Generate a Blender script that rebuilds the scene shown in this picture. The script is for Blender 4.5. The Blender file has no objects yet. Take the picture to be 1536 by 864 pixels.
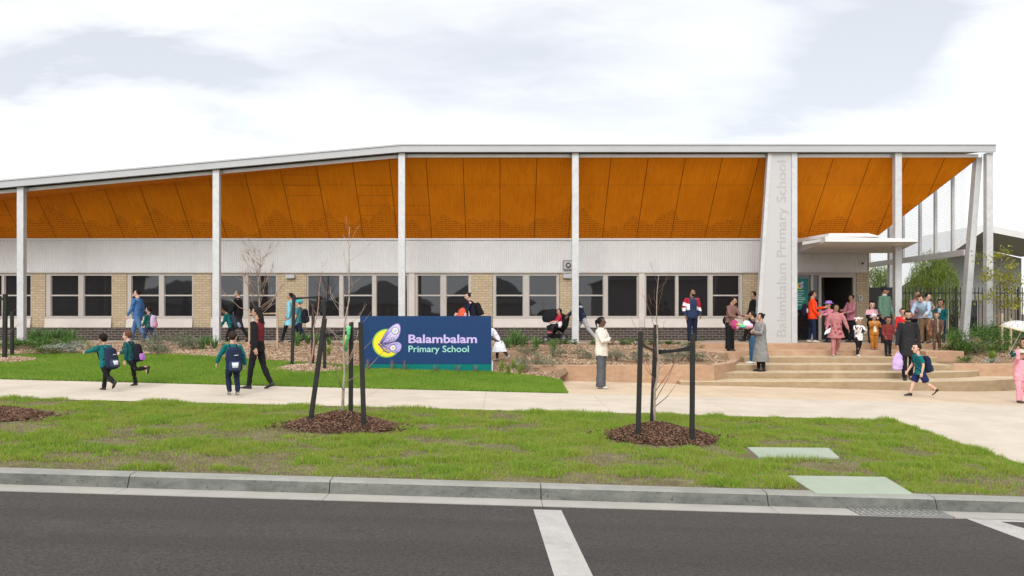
import bpy, bmesh, math, random
import numpy as np
from mathutils import Vector, Matrix, noise as mnoise
R = math.radians
PI = math.pi
random.seed(11)
rng = np.random.default_rng(11)
scene = bpy.context.scene
COL = scene.collection
GRASS = 1.0
SKY_OFF = (3.1, 7.4, 0.0); SKY_ZEN = 0.7; SKY_GAIN = 0.82; SKY_LOBE = 1.35; SUN_E = 1.5; EXPOSURE = 0.06
SOFF = [(0.50, 0.142, 0.0028), (0.62, 0.19, 0.004), (0.72, 0.24, 0.0055), (0.50, 0.13, 0.0028)]

# ------------------------------------------------------------------ surveying
F, PX0, PY0, ZC = 1320.0, 750.0, 470.0, 1.75      # lens (pixels of the photo), principal point, eye height

def at_y(px, py, Y):
    return Vector(((px - PX0) * Y / F, Y, ZC - (py - PY0) * Y / F))

def at_z(px, py, z):
    Y = F * (ZC - z) / (py - PY0)
    return Vector(((px - PX0) * Y / F, Y, z))

def lerp(a, b, t):
    return a + (b - a) * t

def gslope(Y):
    return lerp(0.0286, 0.025, min(max((Y - 9.6) / 6.0, 0), 1))

def path_z(X):
    return 0.06 - 0.025 * X

TERR = 0.80
def slope_z(X, Y):
    """natural ground, kerb back to terrace (no walls)"""
    if Y <= 9.75:
        return -0.12 - 0.0286 * X
    if Y <= 15.6:
        t = (Y - 9.75) / 5.85
        return lerp(-0.12, 0.03, t) - gslope(Y) * X
    if Y <= 19.0:
        return lerp(0.03, 0.06, (Y - 15.6) / 3.4) - 0.025 * X
    t = min((Y - 19.0) / 9.0, 1.0)
    e = lerp(1.0, 1.45, min(max((X + 9) / 10.0, 0), 1))
    return lerp(path_z(X), TERR, t ** e)

def on_ground(px, py):
    Y = 12.0
    for _ in range(60):
        X = (px - PX0) * Y / F
        Yn = F * (ZC - slope_z(X, Y)) / (py - PY0)
        Y = lerp(Y, Yn, 0.5)
    X = (px - PX0) * Y / F
    return Vector((X, Y, slope_z(X, Y)))

# ------------------------------------------------------------------ tagging and mesh building
def tag(o, label=None, cat=None, group=None, kind=None):
    if label: o['label'] = label
    if cat: o['category'] = cat
    if group: o['group'] = group
    if kind: o['kind'] = kind
    return o

def thing(name, label, cat, loc=(0, 0, 0), rot=0.0, group=None):
    o = bpy.data.objects.new(name, None)
    o.empty_display_size = 0.2
    COL.objects.link(o)
    o.location = loc
    o.rotation_euler = (0, 0, rot)
    return tag(o, label, cat, group)

def wloc(o):
    v = Vector((0, 0, 0))
    while o is not None:
        v = v + Vector(o.location)
        o = o.parent
    return v

def link(name, me, mats, parent=None, smooth=False, loc=None, bevel=0, shade_auto=None):
    o = bpy.data.objects.new(name, me)
    COL.objects.link(o)
    if mats is not None:
        for m in (mats if isinstance(mats, (list, tuple)) else [mats]):
            me.materials.append(m)
    if parent is not None: o.parent = parent
    if loc is not None: o.location = loc
    if smooth:
        me.polygons.foreach_set('use_smooth', [True] * len(me.polygons))
    if bevel:
        b = o.modifiers.new('edge', 'BEVEL'); b.width = bevel; b.segments = 2; b.limit_method = 'ANGLE'; b.angle_limit = R(40)
    return o

class MB:
    def __init__(s): s.v, s.f, s.m = [], [], []
    def add(s, vs, fs, mi=0):
        k = len(s.v)
        s.v += [tuple(v) for v in vs]
        s.f += [tuple(i + k for i in f) for f in fs]
        s.m += [mi] * len(fs)
        return s
    def box(s, x0, x1, y0, y1, z0, z1, mi=0):
        return s.add([(x0,y0,z0),(x1,y0,z0),(x1,y1,z0),(x0,y1,z0),(x0,y0,z1),(x1,y0,z1),(x1,y1,z1),(x0,y1,z1)],
                     [(3,2,1,0),(4,5,6,7),(0,1,5,4),(1,2,6,5),(2,3,7,6),(3,0,4,7)], mi)
    def hexa(s, b, t, mi=0):      # bottom 4, top 4 points (ccw from above)
        return s.add(list(b) + list(t), [(3,2,1,0),(4,5,6,7),(0,1,5,4),(1,2,6,5),(2,3,7,6),(3,0,4,7)], mi)
    def prism(s, pts, z0, z1, mi=0):   # plan polygon, ccw; z may be functions of (x,y)
        n = len(pts)
        f0 = z0 if callable(z0) else (lambda x, y: z0)
        f1 = z1 if callable(z1) else (lambda x, y: z1)
        vs = [(x, y, f0(x, y)) for x, y in pts] + [(x, y, f1(x, y)) for x, y in pts]
        fs = [tuple(range(n - 1, -1, -1)), tuple(range(n, 2 * n))]
        fs += [(i, (i + 1) % n, n + (i + 1) % n, n + i) for i in range(n)]
        return s.add(vs, fs, mi)
    def vprism(s, pts, y0, y1, mi=0):   # elevation polygon (x,z), extruded in y
        n = len(pts)
        vs = [(x, y0, z) for x, z in pts] + [(x, y1, z) for x, z in pts]
        fs = [tuple(range(n)), tuple(range(2 * n - 1, n - 1, -1))]
        fs += [((i + 1) % n, i, n + i, n + (i + 1) % n) for i in range(n)]
        return s.add(vs, fs, mi)
    def tube(s, pts, rad, n=6, mi=0, flat=1.0, ref=None):
        pts = [Vector(p) for p in pts]
        m = len(pts)
        if not isinstance(rad, (list, tuple)): rad = [rad] * m
        vs, fs = [], []
        for i, p in enumerate(pts):
            t = (pts[min(i + 1, m - 1)] - pts[max(i - 1, 0)])
            if t.length < 1e-9: t = Vector((0, 0, 1))
            t.normalize()
            rf = Vector(ref) if ref is not None else (Vector((0, 1, 0)) if abs(t.y) < 0.8 else Vector((1, 0, 0)))
            a = t.cross(rf)
            if a.length < 1e-6: a = t.cross(Vector((1, 0.3, 0.1)))
            a.normalize(); b = a.cross(t).normalized()
            rx, ry = rad[i] if isinstance(rad[i], (list, tuple)) else (rad[i], rad[i] * flat)
            for k in range(n):
                an = 2 * PI * (k + 0.5) / n
                vs.append(p + a * (math.cos(an) * rx) + b * (math.sin(an) * ry))
        for i in range(m - 1):
            for k in range(n):
                k2 = (k + 1) % n
                fs.append((i * n + k, i * n + k2, (i + 1) * n + k2, (i + 1) * n + k))
        fs.append(tuple(range(n - 1, -1, -1)))
        fs.append(tuple((m - 1) * n + k for k in range(n)))
        return s.add(vs, fs, mi)
    def ball(s, c, r, n=10, m=7, mi=0, fn=None):
        c = Vector(c); r = r if isinstance(r, (list, tuple)) else (r, r, r)
        vs = [Vector((0, 0, 1))]
        for i in range(1, m):
            ph = PI * i / m
            for k in range(n):
                th = 2 * PI * k / n
                vs.append(Vector((math.sin(ph) * math.cos(th), math.sin(ph) * math.sin(th), math.cos(ph))))
        vs.append(Vector((0, 0, -1)))
        if fn: vs = [fn(v) for v in vs]
        vs = [c + Vector((v.x * r[0], v.y * r[1], v.z * r[2])) for v in vs]
        fs = [(0, 1 + k, 1 + (k + 1) % n) for k in range(n)]
        for i in range(m - 2):
            a = 1 + i * n; b = a + n
            fs += [(a + k, b + k, b + (k + 1) % n, a + (k + 1) % n) for k in range(n)]
        a = 1 + (m - 2) * n
        fs += [(a + k, len(vs) - 1, a + (k + 1) % n) for k in range(n)]
        return s.add(vs, fs, mi)
    def build(s, name, mats, parent=None, smooth=False, world=True, bevel=0, loc=None, fix=True):
        me = bpy.data.meshes.new(name)
        off = wloc(parent) if (parent is not None and world) else Vector((0, 0, 0))
        if loc is not None: off = off + Vector(loc)
        me.from_pydata([(v[0] - off.x, v[1] - off.y, v[2] - off.z) for v in s.v], [], s.f)
        if any(s.m): me.polygons.foreach_set('material_index', s.m)
        if fix:
            bm = bmesh.new(); bm.from_mesh(me)
            bmesh.ops.recalc_face_normals(bm, faces=bm.faces)
            bm.to_mesh(me); bm.free()
        me.update()
        return link(name, me, mats, parent, smooth, loc, bevel)

def np_mesh(name, V, T, mats, parent=None, smooth=False, q=3):
    """V (n,3) floats, T (m,q) ints"""
    me = bpy.data.meshes.new(name)
    V = np.ascontiguousarray(V, dtype=np.float32); T = np.ascontiguousarray(T, dtype=np.int32)
    me.vertices.add(len(V)); me.vertices.foreach_set('co', V.ravel())
    me.loops.add(T.size); me.loops.foreach_set('vertex_index', T.ravel())
    me.polygons.add(len(T)); me.polygons.foreach_set('loop_start', np.arange(0, T.size, q, dtype=np.int32))
    me.update(calc_edges=True)
    me.validate()
    return link(name, me, mats, parent, smooth)

def scatter_mesh(name, tv, tf, pos, scl, rotz, tilt, mats, parent=None, smooth=False):
    """many copies of one small template in a single mesh: numpy, for uncountable stuff and leaves"""
    tv = np.asarray(tv, float); tf = np.asarray(tf, int)
    n = len(pos)
    scl = np.asarray(scl, float)
    if scl.ndim == 1: scl = np.repeat(scl[:, None], 3, 1)
    P = tv[None] * scl[:, None, :]
    a, b = np.cos(tilt), np.sin(tilt)
    y, z = P[..., 1].copy(), P[..., 2].copy()
    P[..., 1] = y * a[:, None] - z * b[:, None]
    P[..., 2] = y * b[:, None] + z * a[:, None]
    a, b = np.cos(rotz), np.sin(rotz)
    x, y = P[..., 0].copy(), P[..., 1].copy()
    P[..., 0] = x * a[:, None] - y * b[:, None]
    P[..., 1] = x * b[:, None] + y * a[:, None]
    P += np.asarray(pos)[:, None, :]
    T = tf[None] + (np.arange(n) * len(tv))[:, None, None]
    return np_mesh(name, P.reshape(-1, 3), T.reshape(-1, tf.shape[1]), mats, parent, smooth, tf.shape[1])

LEAF_V = [(0, 0, 0), (0.5, 0.45, 0.12), (0, 1, 0), (-0.5, 0.45, 0.12)]
LEAF_F = [(0, 1, 2), (0, 2, 3)]
CHIP_V = [(-.5, -.5, 0), (.5, -.4, 0), (.45, .5, 0), (-.5, .45, 0), (-.4, -.4, 1), (.4, -.45, 1), (.42, .4, 1), (-.45, .4, 1)]
CHIP_F = [(3,2,1,0),(4,5,6,7),(0,1,5,4),(1,2,6,5),(2,3,7,6),(3,0,4,7)]

# 2-D value noise in numpy
_tab = rng.random((256, 256))
def vnoise(x, y):
    xi, yi = np.floor(x).astype(int), np.floor(y).astype(int)
    fx, fy = x - xi, y - yi
    fx, fy = fx * fx * (3 - 2 * fx), fy * fy * (3 - 2 * fy)
    g = lambda i, j: _tab[i % 256, j % 256]
    return (g(xi, yi) * (1 - fx) + g(xi + 1, yi) * fx) * (1 - fy) + (g(xi, yi + 1) * (1 - fx) + g(xi + 1, yi + 1) * fx) * fy
def fbm(x, y, o=4):
    r, a, s = 0, 0.5, 0
    for k in range(o):
        r = r + a * vnoise(x * 2 ** k + 17 * k, y * 2 ** k + 5 * k); s += a; a *= 0.5
    return r / s

# ------------------------------------------------------------------ materials
_mats = {}
class NT:
    def __init__(s, name):
        s.m = bpy.data.materials.new(name); s.m.use_nodes = True
        s.t = s.m.node_tree; s.n = s.t.nodes; s.l = s.t.links
        s.b = s.n['Principled BSDF']
    def new(s, typ, **kw):
        o = s.n.new(typ)
        for k, v in kw.items(): setattr(o, k, v)
        return o
    def set(s, k, v):
        if k in s.b.inputs: s.b.inputs[k].default_value = v
    def coord(s, kind='Object', scale=None):
        c = s.new('ShaderNodeTexCoord').outputs[kind]
        if scale is not None:
            mp = s.new('ShaderNodeMapping'); mp.inputs['Scale'].default_value = scale
            s.l.new(c, mp.inputs[0]); c = mp.outputs[0]
        return c
    def noise(s, co, sc, det=4, rough=0.6, out='Fac', dist=0.0):
        n = s.new('ShaderNodeTexNoise'); n.inputs['Scale'].default_value = sc
        n.inputs['Detail'].default_value = det; n.inputs['Roughness'].default_value = rough
        n.inputs['Distortion'].default_value = dist
        s.l.new(co, n.inputs['Vector']); return n.outputs[out]
    def math(s, op, a, b=None, c=None, clamp=False):
        n = s.new('ShaderNodeMath', operation=op, use_clamp=clamp)
        for i, v in enumerate((a, b, c)):
            if v is None: continue
            if isinstance(v, (int, float)): n.inputs[i].default_value = v
            else: s.l.new(v, n.inputs[i])
        return n.outputs[0]
    def ramp(s, fac, stops, interp='LINEAR'):
        r = s.new('ShaderNodeValToRGB'); r.color_ramp.interpolation = interp
        els = r.color_ramp.elements
        while len(els) < len(stops): els.new(0.5)
        for e, (p, c) in zip(els, stops):
            e.position = p; e.color = (c, c, c, 1) if isinstance(c, (int, float)) else (*c[:3], 1)
        s.l.new(fac, r.inputs[0]); return r.outputs[0]
    def mix(s, fac, a, b, typ='MIX'):
        n = s.new('ShaderNodeMix', data_type='RGBA', blend_type=typ)
        for sock, v in ((n.inputs[0], fac), (n.inputs[6], a), (n.inputs[7], b)):
            if isinstance(v, (int, float)): sock.default_value = v
            elif isinstance(v, tuple): sock.default_value = (*v[:3], 1)
            else: s.l.new(v, sock)
        return n.outputs[2]
    def col(s, c):
        if isinstance(c, tuple): s.b.inputs['Base Color'].default_value = (*c[:3], 1)
        else: s.l.new(c, s.b.inputs['Base Color'])
    def rough(s, r):
        if isinstance(r, (int, float)): s.b.inputs['Roughness'].default_value = r
        else: s.l.new(r, s.b.inputs['Roughness'])
    def bump(s, h, strength=0.3, dist=0.01):
        b = s.new('ShaderNodeBump'); b.inputs['Strength'].default_value = strength; b.inputs['Distance'].default_value = dist
        s.l.new(h, b.inputs['Height']); s.l.new(b.outputs[0], s.b.inputs['Normal'])

def mat(name, c, rough=0.6, var=0.12, sc=4.0, bump=0.0, bsc=80.0, bd=0.004, metal=0.0, spec=0.4, c2=None, sheen=0):
    """solid paint / cloth / concrete with slight uneven colour and a fine bump"""
    key = name
    if key in _mats: return _mats[key]
    t = NT(name)
    co = t.coord('Object')
    n = t.noise(co, sc, 5, 0.62)
    lo = tuple(x * (1 - var) for x in c); hi = tuple(min(x * (1 + var), 1) for x in (c2 or c))
    t.col(t.ramp(n, [(0.3, lo), (0.7, hi)]))
    t.set('Metallic', metal); t.set('Specular IOR Level', spec)
    t.rough(rough)
    if sheen: t.set('Sheen Weight', sheen)
    if bump:
        t.bump(t.noise(co, bsc, 3, 0.6), bump, bd)
    _mats[key] = t.m
    return t.m
# ================================================================== camera, sun, sky
cam_d = bpy.data.cameras.new('camera'); cam = bpy.data.objects.new('camera', cam_d); COL.objects.link(cam)
cam.location = (0, 0, ZC); cam.rotation_euler = (R(90), 0, 0)
cam_d.sensor_width = 36.0; cam_d.lens = F / 1536 * 36
cam_d.shift_x = (768 - PX0) / 1536; cam_d.shift_y = (PY0 - 432) / 1536
cam_d.clip_start = 0.1; cam_d.clip_end = 2000
scene.camera = cam
SUN_EL, SUN_AZ = R(33), R(192)       # high, behind the camera and a little to the left, behind cloud
sd = bpy.data.lights.new('sun', 'SUN'); sd.energy = SUN_E; sd.angle = R(26); sd.color = (1.0, 0.965, 0.91)
sun = bpy.data.objects.new('sun', sd); COL.objects.link(sun)
sv = Vector((math.sin(SUN_AZ) * math.cos(SUN_EL), math.cos(SUN_AZ) * math.cos(SUN_EL), math.sin(SUN_EL)))
sun.rotation_euler = (-sv).to_track_quat('-Z', 'Y').to_euler()

w = bpy.data.worlds.new('World'); scene.world = w; w.use_nodes = True
nt = w.node_tree; nt.nodes.clear()
def N(typ, **kw):
    o = nt.nodes.new(typ)
    for k, v in kw.items(): setattr(o, k, v)
    return o
def MT(op, a, b=None, clamp=False):
    n = N('ShaderNodeMath', operation=op, use_clamp=clamp)
    for i, v in enumerate((a, b)):
        if v is None: continue
        if isinstance(v, (int, float)): n.inputs[i].default_value = v
        else: nt.links.new(v, n.inputs[i])
    return n.outputs[0]
out = N('ShaderNodeOutputWorld')
sky = N('ShaderNodeTexSky', sky_type='NISHITA'); sky.sun_disc = False
sky.sun_elevation = SUN_EL; sky.sun_rotation = SUN_AZ
bg1 = N('ShaderNodeBackground'); bg1.inputs[1].default_value = 0.05
hs_ = N('ShaderNodeHueSaturation'); hs_.inputs['Saturation'].default_value = 0.3; nt.links.new(sky.outputs[0], hs_.inputs['Color']); nt.links.new(hs_.outputs[0], bg1.inputs[0])
tc = N('ShaderNodeTexCoord')
sep = N('ShaderNodeSeparateXYZ'); nt.links.new(tc.outputs['Generated'], sep.inputs[0])
zz = MT('ADD', MT('MAXIMUM', sep.outputs[2], 0.0), 0.22)
cmb = N('ShaderNodeCombineXYZ')
nt.links.new(MT('DIVIDE', sep.outputs[0], zz), cmb.inputs[0]); nt.links.new(MT('DIVIDE', sep.outputs[1], zz), cmb.inputs[1])
def wnoise(sc, det, off, dist=0.3):
    mp = N('ShaderNodeMapping'); mp.inputs['Location'].default_value = off; mp.inputs['Scale'].default_value = (0.8, 1.3, 1)
    nt.links.new(cmb.outputs[0], mp.inputs[0])
    n = N('ShaderNodeTexNoise'); n.inputs['Scale'].default_value = sc; n.inputs['Detail'].default_value = det
    n.inputs['Roughness'].default_value = 0.55; n.inputs['Distortion'].default_value = dist
    nt.links.new(mp.outputs[0], n.inputs['Vector']); return n.outputs['Fac']
c1 = wnoise(1.0, 9, SKY_OFF)
c2 = wnoise(2.6, 9, (1.7, 4.1, 0.0)); c3 = wnoise(7.5, 8, (0.3, 2.2, 0.0), 0.8)
# the darker cloud banks, each at its own bearing and height in the northern sky
yy = MT('MAXIMUM', sep.outputs[1], 0.05); fwd = MT('GREATER_THAN', sep.outputs[1], 0.05)
wob_ = MT('MULTIPLY', MT('SUBTRACT', c1, 0.5), 0.30); wob2_ = MT('ADD', MT('MULTIPLY', MT('SUBTRACT', c2, 0.5), 0.22), MT('MULTIPLY', MT('SUBTRACT', c3, 0.5), 0.07))
su = MT('ADD', MT('DIVIDE', sep.outputs[0], yy), MT('ADD', wob_, wob2_))
sv_ = MT('ADD', MT('DIVIDE', sep.outputs[2], yy), MT('ADD', MT('MULTIPLY', wob_, -0.5), MT('MULTIPLY', wob2_, 0.6)))
tot = None
for bx, by, ax, ay, wt in ((120, 88, 120, 42, .75), (330, 112, 150, 46, .80), (15, 110, 60, 45, .5), (335, 188, 70, 20, .35), (1330, 30, 105, 70, .85), (1260, 95, 110, 60, .7), (1180, 150, 120, 42, .45), (740, 40, 230, 55, .34), (650, 115, 150, 60, .40), (870, 160, 200, 50, .30), (1140, 8, 70, 20, .4), (500, 60, 90, 30, .2)):
    du = MT('DIVIDE', MT('SUBTRACT', su, (bx - PX0) / F), ax / F); dv = MT('DIVIDE', MT('SUBTRACT', sv_, (PY0 - by) / F), ay / F)
    g_ = MT('MULTIPLY', MT('EXPONENT', MT('MULTIPLY', MT('ADD', MT('MULTIPLY', du, du), MT('MULTIPLY', dv, dv)), -1.0)), wt)
    tot = g_ if tot is None else MT('ADD', tot, g_)
tot = MT('MULTIPLY', MT('MULTIPLY', tot, fwd), MT('ADD', MT('MULTIPLY', c2, 1.9), 0.42))
soft_ = MT('MULTIPLY', MT('SUBTRACT', 0.62, c1), 1.25, clamp=True)
dark = MT('ADD', tot, MT('ADD', soft_, MT('ADD', MT('MULTIPLY', MT('SUBTRACT', 0.54, c2), 0.62), MT('MULTIPLY', MT('SUBTRACT', 0.5, c3), 0.35))), clamp=True)
rp = N('ShaderNodeValToRGB'); els = rp.color_ramp.elements
stops = [(0.0, (1.0, 0.99, 0.975)), (0.25, (0.925, 0.93, 0.94)), (0.6, (0.78, 0.805, 0.85)), (1.0, (0.62, 0.65, 0.71))]
while len(els) < len(stops): els.new(0.5)
for e, (p, c) in zip(els, stops): e.position = p; e.color = (*c, 1)
nt.links.new(dark, rp.inputs[0])
# an overcast sky grows brighter towards the zenith (about three times the horizon)
el = MT('MULTIPLY', MT('SUBTRACT', sep.outputs[2], 0.33, clamp=True), 1 / 0.67)
gain = MT('ADD', MT('MULTIPLY', el, SKY_ZEN), SKY_GAIN)
# bright lobe added around the hidden sun, behind the photographer, to lift the shaded facade
dt = N('ShaderNodeVectorMath', operation='DOT_PRODUCT'); nt.links.new(tc.outputs['Generated'], dt.inputs[0]); dt.inputs[1].default_value = sv
gain = MT('ADD', gain, MT('MULTIPLY', MT('POWER', MT('MAXIMUM', dt.outputs['Value'], 0.0), 5.0), SKY_LOBE))
bg2 = N('ShaderNodeBackground'); nt.links.new(rp.outputs[0], bg2.inputs[0]); nt.links.new(gain, bg2.inputs[1])
ad = N('ShaderNodeAddShader'); nt.links.new(bg1.outputs[0], ad.inputs[0]); nt.links.new(bg2.outputs[0], ad.inputs[1])
nt.links.new(ad.outputs[0], out.inputs[0])
scene.view_settings.view_transform = 'Standard'; scene.view_settings.look = 'None'
scene.view_settings.exposure = EXPOSURE; scene.view_settings.gamma = 1.0
scene.view_settings.use_curve_mapping = False
scene.render.engine = 'CYCLES'
scene.cycles.max_bounces = 8; scene.cycles.diffuse_bounces = 4; scene.cycles.glossy_bounces = 3
scene.cycles.transparent_max_bounces = 8; scene.cycles.caustics_reflective = False; scene.cycles.caustics_refractive = False
scene.cycles.use_denoising = True

# ================================================================== materials of the setting
def m_asphalt():
    t = NT('asphalt'); co = t.coord('Object')
    big = t.noise(t.coord('Object', (0.25, 1.0, 1)), 0.9, 4, 0.6)
    fine = t.noise(co, 34, 6, 0.95)
    vo = t.new('ShaderNodeTexVoronoi'); vo.inputs['Scale'].default_value = 34; t.l.new(co, vo.inputs['Vector'])
    base = t.ramp(big, [(0.3, (0.022, 0.0190, 0.0172)), (0.7, (0.032, 0.0278, 0.0255))])
    c = t.mix(t.ramp(fine, [(0.42, 0.0), (0.66, 1.0)]), base, (0.092, 0.082, 0.076))
    c = t.mix(t.ramp(vo.outputs['Distance'], [(0.03, 0.9), (0.13, 0.0)]), c, (0.19, 0.175, 0.16))
    c = t.mix(t.ramp(t.noise(t.coord('Object', (1, 2.2, 1)), 3.1, 5, 0.6), [(0.63, 0.0), (0.72, 0.5)]), c, (0.028, 0.023, 0.02))
    c = t.mix(t.ramp(t.noise(co, 1.1, 6, 0.75), [(0.58, 0.0), (0.75, 0.4)]), c, (0.10, 0.09, 0.08))
    tr_ = t.noise(t.coord('Object', (0.05, 1.3, 1)), 1.0, 2, 0.4)
    c = t.mix(t.ramp(tr_, [(0.45, 0.0), (0.6, 0.28)]), c, (0.022, 0.0195, 0.018))
    t.col(c); t.rough(0.85); t.set('Specular IOR Level', 0.25)
    t.bump(t.noise(co, 150, 3, 0.7), 0.55, 0.004); return t.m
def m_concrete(name, lo, hi, joint=0.0, joff=0.0, stain=(0.30, 0.24, 0.17), stain_amt=0.35, rough=0.8, sc=1.2, speck=0.25, joint_y=0.0, face=None):
    t = NT(name); co = t.coord('Object')
    c = t.ramp(t.noise(co, sc, 6, 0.65), [(0.28, lo), (0.72, hi)])
    c = t.mix(t.ramp(t.noise(co, sc * 0.45, 5, 0.7, dist=0.6), [(0.52, 0.0), (0.75, stain_amt)]), c, stain)
    c = t.mix(t.ramp(t.noise(co, 120, 2, 0.7), [(0.3, speck), (0.55, 0.0)]), c, tuple(x * 0.55 for x in lo))
    h = t.noise(co, 90, 4, 0.7)
    if joint or joint_y:
        sx = t.new('ShaderNodeSeparateXYZ'); t.l.new(co, sx.inputs[0])
        f = None
        for ax, j in ((0, joint), (1, joint_y)):
            if not j: continue
            fr = t.math('FRACT', t.math('DIVIDE', t.math('ADD', sx.outputs[ax], joff + 600.0), j))
            g = t.math('LESS_THAN', t.math('ABSOLUTE', t.math('SUBTRACT', fr, 0.5)), 0.005 / j)
            f = g if f is None else t.math('MAXIMUM', f, g)
        c = t.mix(t.math('MULTIPLY', f, 0.55), c, (0.16, 0.12, 0.09))
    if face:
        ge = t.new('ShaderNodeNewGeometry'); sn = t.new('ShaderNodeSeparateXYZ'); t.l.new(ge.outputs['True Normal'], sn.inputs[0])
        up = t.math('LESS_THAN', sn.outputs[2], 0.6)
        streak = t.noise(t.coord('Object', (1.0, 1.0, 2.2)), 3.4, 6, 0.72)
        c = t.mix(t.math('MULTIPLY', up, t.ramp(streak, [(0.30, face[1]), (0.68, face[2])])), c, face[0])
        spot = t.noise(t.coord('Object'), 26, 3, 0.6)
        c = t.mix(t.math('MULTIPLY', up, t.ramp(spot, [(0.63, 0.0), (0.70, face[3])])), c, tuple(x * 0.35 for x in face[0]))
    t.col(c); t.rough(rough); t.set('Specular IOR Level', 0.25); t.bump(h, 0.25, 0.004); return t.m
def m_soil(name, cols, sc=2.0, bump=0.6):
    t = NT(name); co = t.coord('Object')
    n = t.noise(co, sc, 6, 0.7); f = t.noise(co, 45, 4, 0.7)
    c = t.ramp(n, [(0.3, cols[0]), (0.5, cols[1]), (0.7, cols[2])])
    c = t.mix(t.ramp(f, [(0.3, 0.5), (0.6, 0.0)]), c, tuple(x * 0.5 for x in cols[0]))
    t.col(c); t.rough(0.95); t.set('Specular IOR Level', 0.1); t.bump(f, bump, 0.02); return t.m
def m_blades(name, ramp_cols, patch=0.5, psc=0.5, straw=(0.30, 0.24, 0.09), straw_amt=0.12):
    t = NT(name)
    g = t.new('ShaderNodeNewGeometry'); co = t.coord('Object')
    rnd = g.outputs['Random Per Island']
    big = t.noise(co, psc, 4, 0.6)
    k = t.math('ADD', t.math('MULTIPLY', rnd, 1 - patch), t.math('MULTIPLY', big, patch))
    c = t.ramp(k, [(0.2 + 0.2 * i, c) for i, c in enumerate(ramp_cols)])
    fr = t.math('FRACT', t.math('MULTIPLY', rnd, 37.31))
    c = t.mix(t.math('MULTIPLY', t.math('LESS_THAN', fr, straw_amt), 0.8), c, straw)
    t.col(c); t.rough(0.55); t.set('Specular IOR Level', 0.25)
    tr = t.new('ShaderNodeBsdfTranslucent'); t.l.new(c, tr.inputs[0])
    mx = t.new('ShaderNodeMixShader'); mx.inputs[0].default_value = 0.32
    t.l.new(t.b.outputs[0], mx.inputs[1]); t.l.new(tr.outputs[0], mx.inputs[2])
    t.l.new(mx.outputs[0], t.n['Material Output'].inputs[0]); return t.m
def m_chips(name, cols):
    t = NT(name); g = t.new('ShaderNodeNewGeometry')
    c = t.ramp(g.outputs['Random Per Island'], [(0.05 + 0.9 * i / (len(cols) - 1), c) for i, c in enumerate(cols)])
    t.col(c); t.rough(0.85); t.set('Specular IOR Level', 0.2); return t.m
def m_brick(name, c1, c2, mortar, w=0.25, h=0.0635, ms=0.010):
    t = NT(name)
    sx = t.new('ShaderNodeSeparateXYZ'); t.l.new(t.coord('Object'), sx.inputs[0])
    cb = t.new('ShaderNodeCombineXYZ'); t.l.new(t.math('ADD', sx.outputs[0], sx.outputs[1]), cb.inputs[0]); t.l.new(sx.outputs[2], cb.inputs[1])
    b = t.new('ShaderNodeTexBrick'); b.offset = 0.5
    b.inputs['Scale'].default_value = 1.0; b.inputs['Brick Width'].default_value = w; b.inputs['Row Height'].default_value = h
    b.inputs['Mortar Size'].default_value = ms / 2; b.inputs['Mortar Smooth'].default_value = 0.15; b.inputs['Bias'].default_value = 0.0
    for k, c in (('Color1', c1), ('Color2', c2), ('Mortar', mortar)): b.inputs[k].default_value = (*c, 1)
    t.l.new(cb.outputs[0], b.inputs['Vector'])
    nz = t.noise(cb.outputs[0], 9, 4, 0.7)
    c = t.mix(t.ramp(nz, [(0.3, 0.35), (0.7, 0.0)]), b.outputs['Color'], tuple(x * 0.6 for x in c1))
    t.col(c); t.rough(0.85); t.set('Specular IOR Level', 0.2)
    t.bump(t.math('SUBTRACT', 1.0, b.outputs['Fac']), 0.6, 0.006); return t.m

M_ASPHALT = m_asphalt()
M_PATH = m_concrete('path_concrete', (0.45, 0.39, 0.315), (0.575, 0.505, 0.42), joint=2.3, joff=1.75, stain=(0.34, 0.28, 0.21), stain_amt=0.45)
M_PLAZA = m_concrete('plaza_concrete', (0.46, 0.355, 0.25), (0.60, 0.475, 0.345), joint=5.2, joff=0.6, joint_y=4.0, stain=(0.36, 0.27, 0.18), stain_amt=0.45)
M_TERR = m_concrete('terrace_concrete', (0.40, 0.34, 0.27), (0.50, 0.43, 0.35), joint=3.0, stain=(0.32, 0.26, 0.2))
M_STEP = m_concrete('step_concrete', (0.44, 0.34, 0.22), (0.60, 0.48, 0.33), joint=2.35, joff=0.3, stain=(0.30, 0.22, 0.12), stain_amt=0.4, sc=2.2, speck=0.4, face=((0.265, 0.188, 0.108), 0.5, 0.95, 0.55))  # risers coloured darker: mottled stains, plus the treads' brighter skylight put into colour
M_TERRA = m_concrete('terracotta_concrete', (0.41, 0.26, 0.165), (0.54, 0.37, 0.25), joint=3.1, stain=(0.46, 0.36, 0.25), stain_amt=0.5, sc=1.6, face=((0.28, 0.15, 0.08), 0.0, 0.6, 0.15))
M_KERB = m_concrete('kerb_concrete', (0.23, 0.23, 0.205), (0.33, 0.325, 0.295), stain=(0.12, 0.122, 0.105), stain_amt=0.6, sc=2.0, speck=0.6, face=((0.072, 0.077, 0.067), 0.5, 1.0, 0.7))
M_GUTTER = m_concrete('gutter_concrete', (0.30, 0.285, 0.255), (0.39, 0.37, 0.335), stain=(0.28, 0.26, 0.23), stain_amt=0.5, sc=2.0)
M_SOIL = m_soil('verge_soil', [(0.10, 0.085, 0.045), (0.17, 0.135, 0.085), (0.25, 0.20, 0.145)], 2.2)
M_LAWNSOIL = m_soil('lawn_soil', [(0.03, 0.06, 0.01), (0.045, 0.085, 0.014), (0.06, 0.10, 0.02)], 1.4)
M_BEDSOIL = m_soil('bed_soil', [(0.19, 0.125, 0.075), (0.27, 0.18, 0.11), (0.33, 0.23, 0.15)], 2.5)
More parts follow.
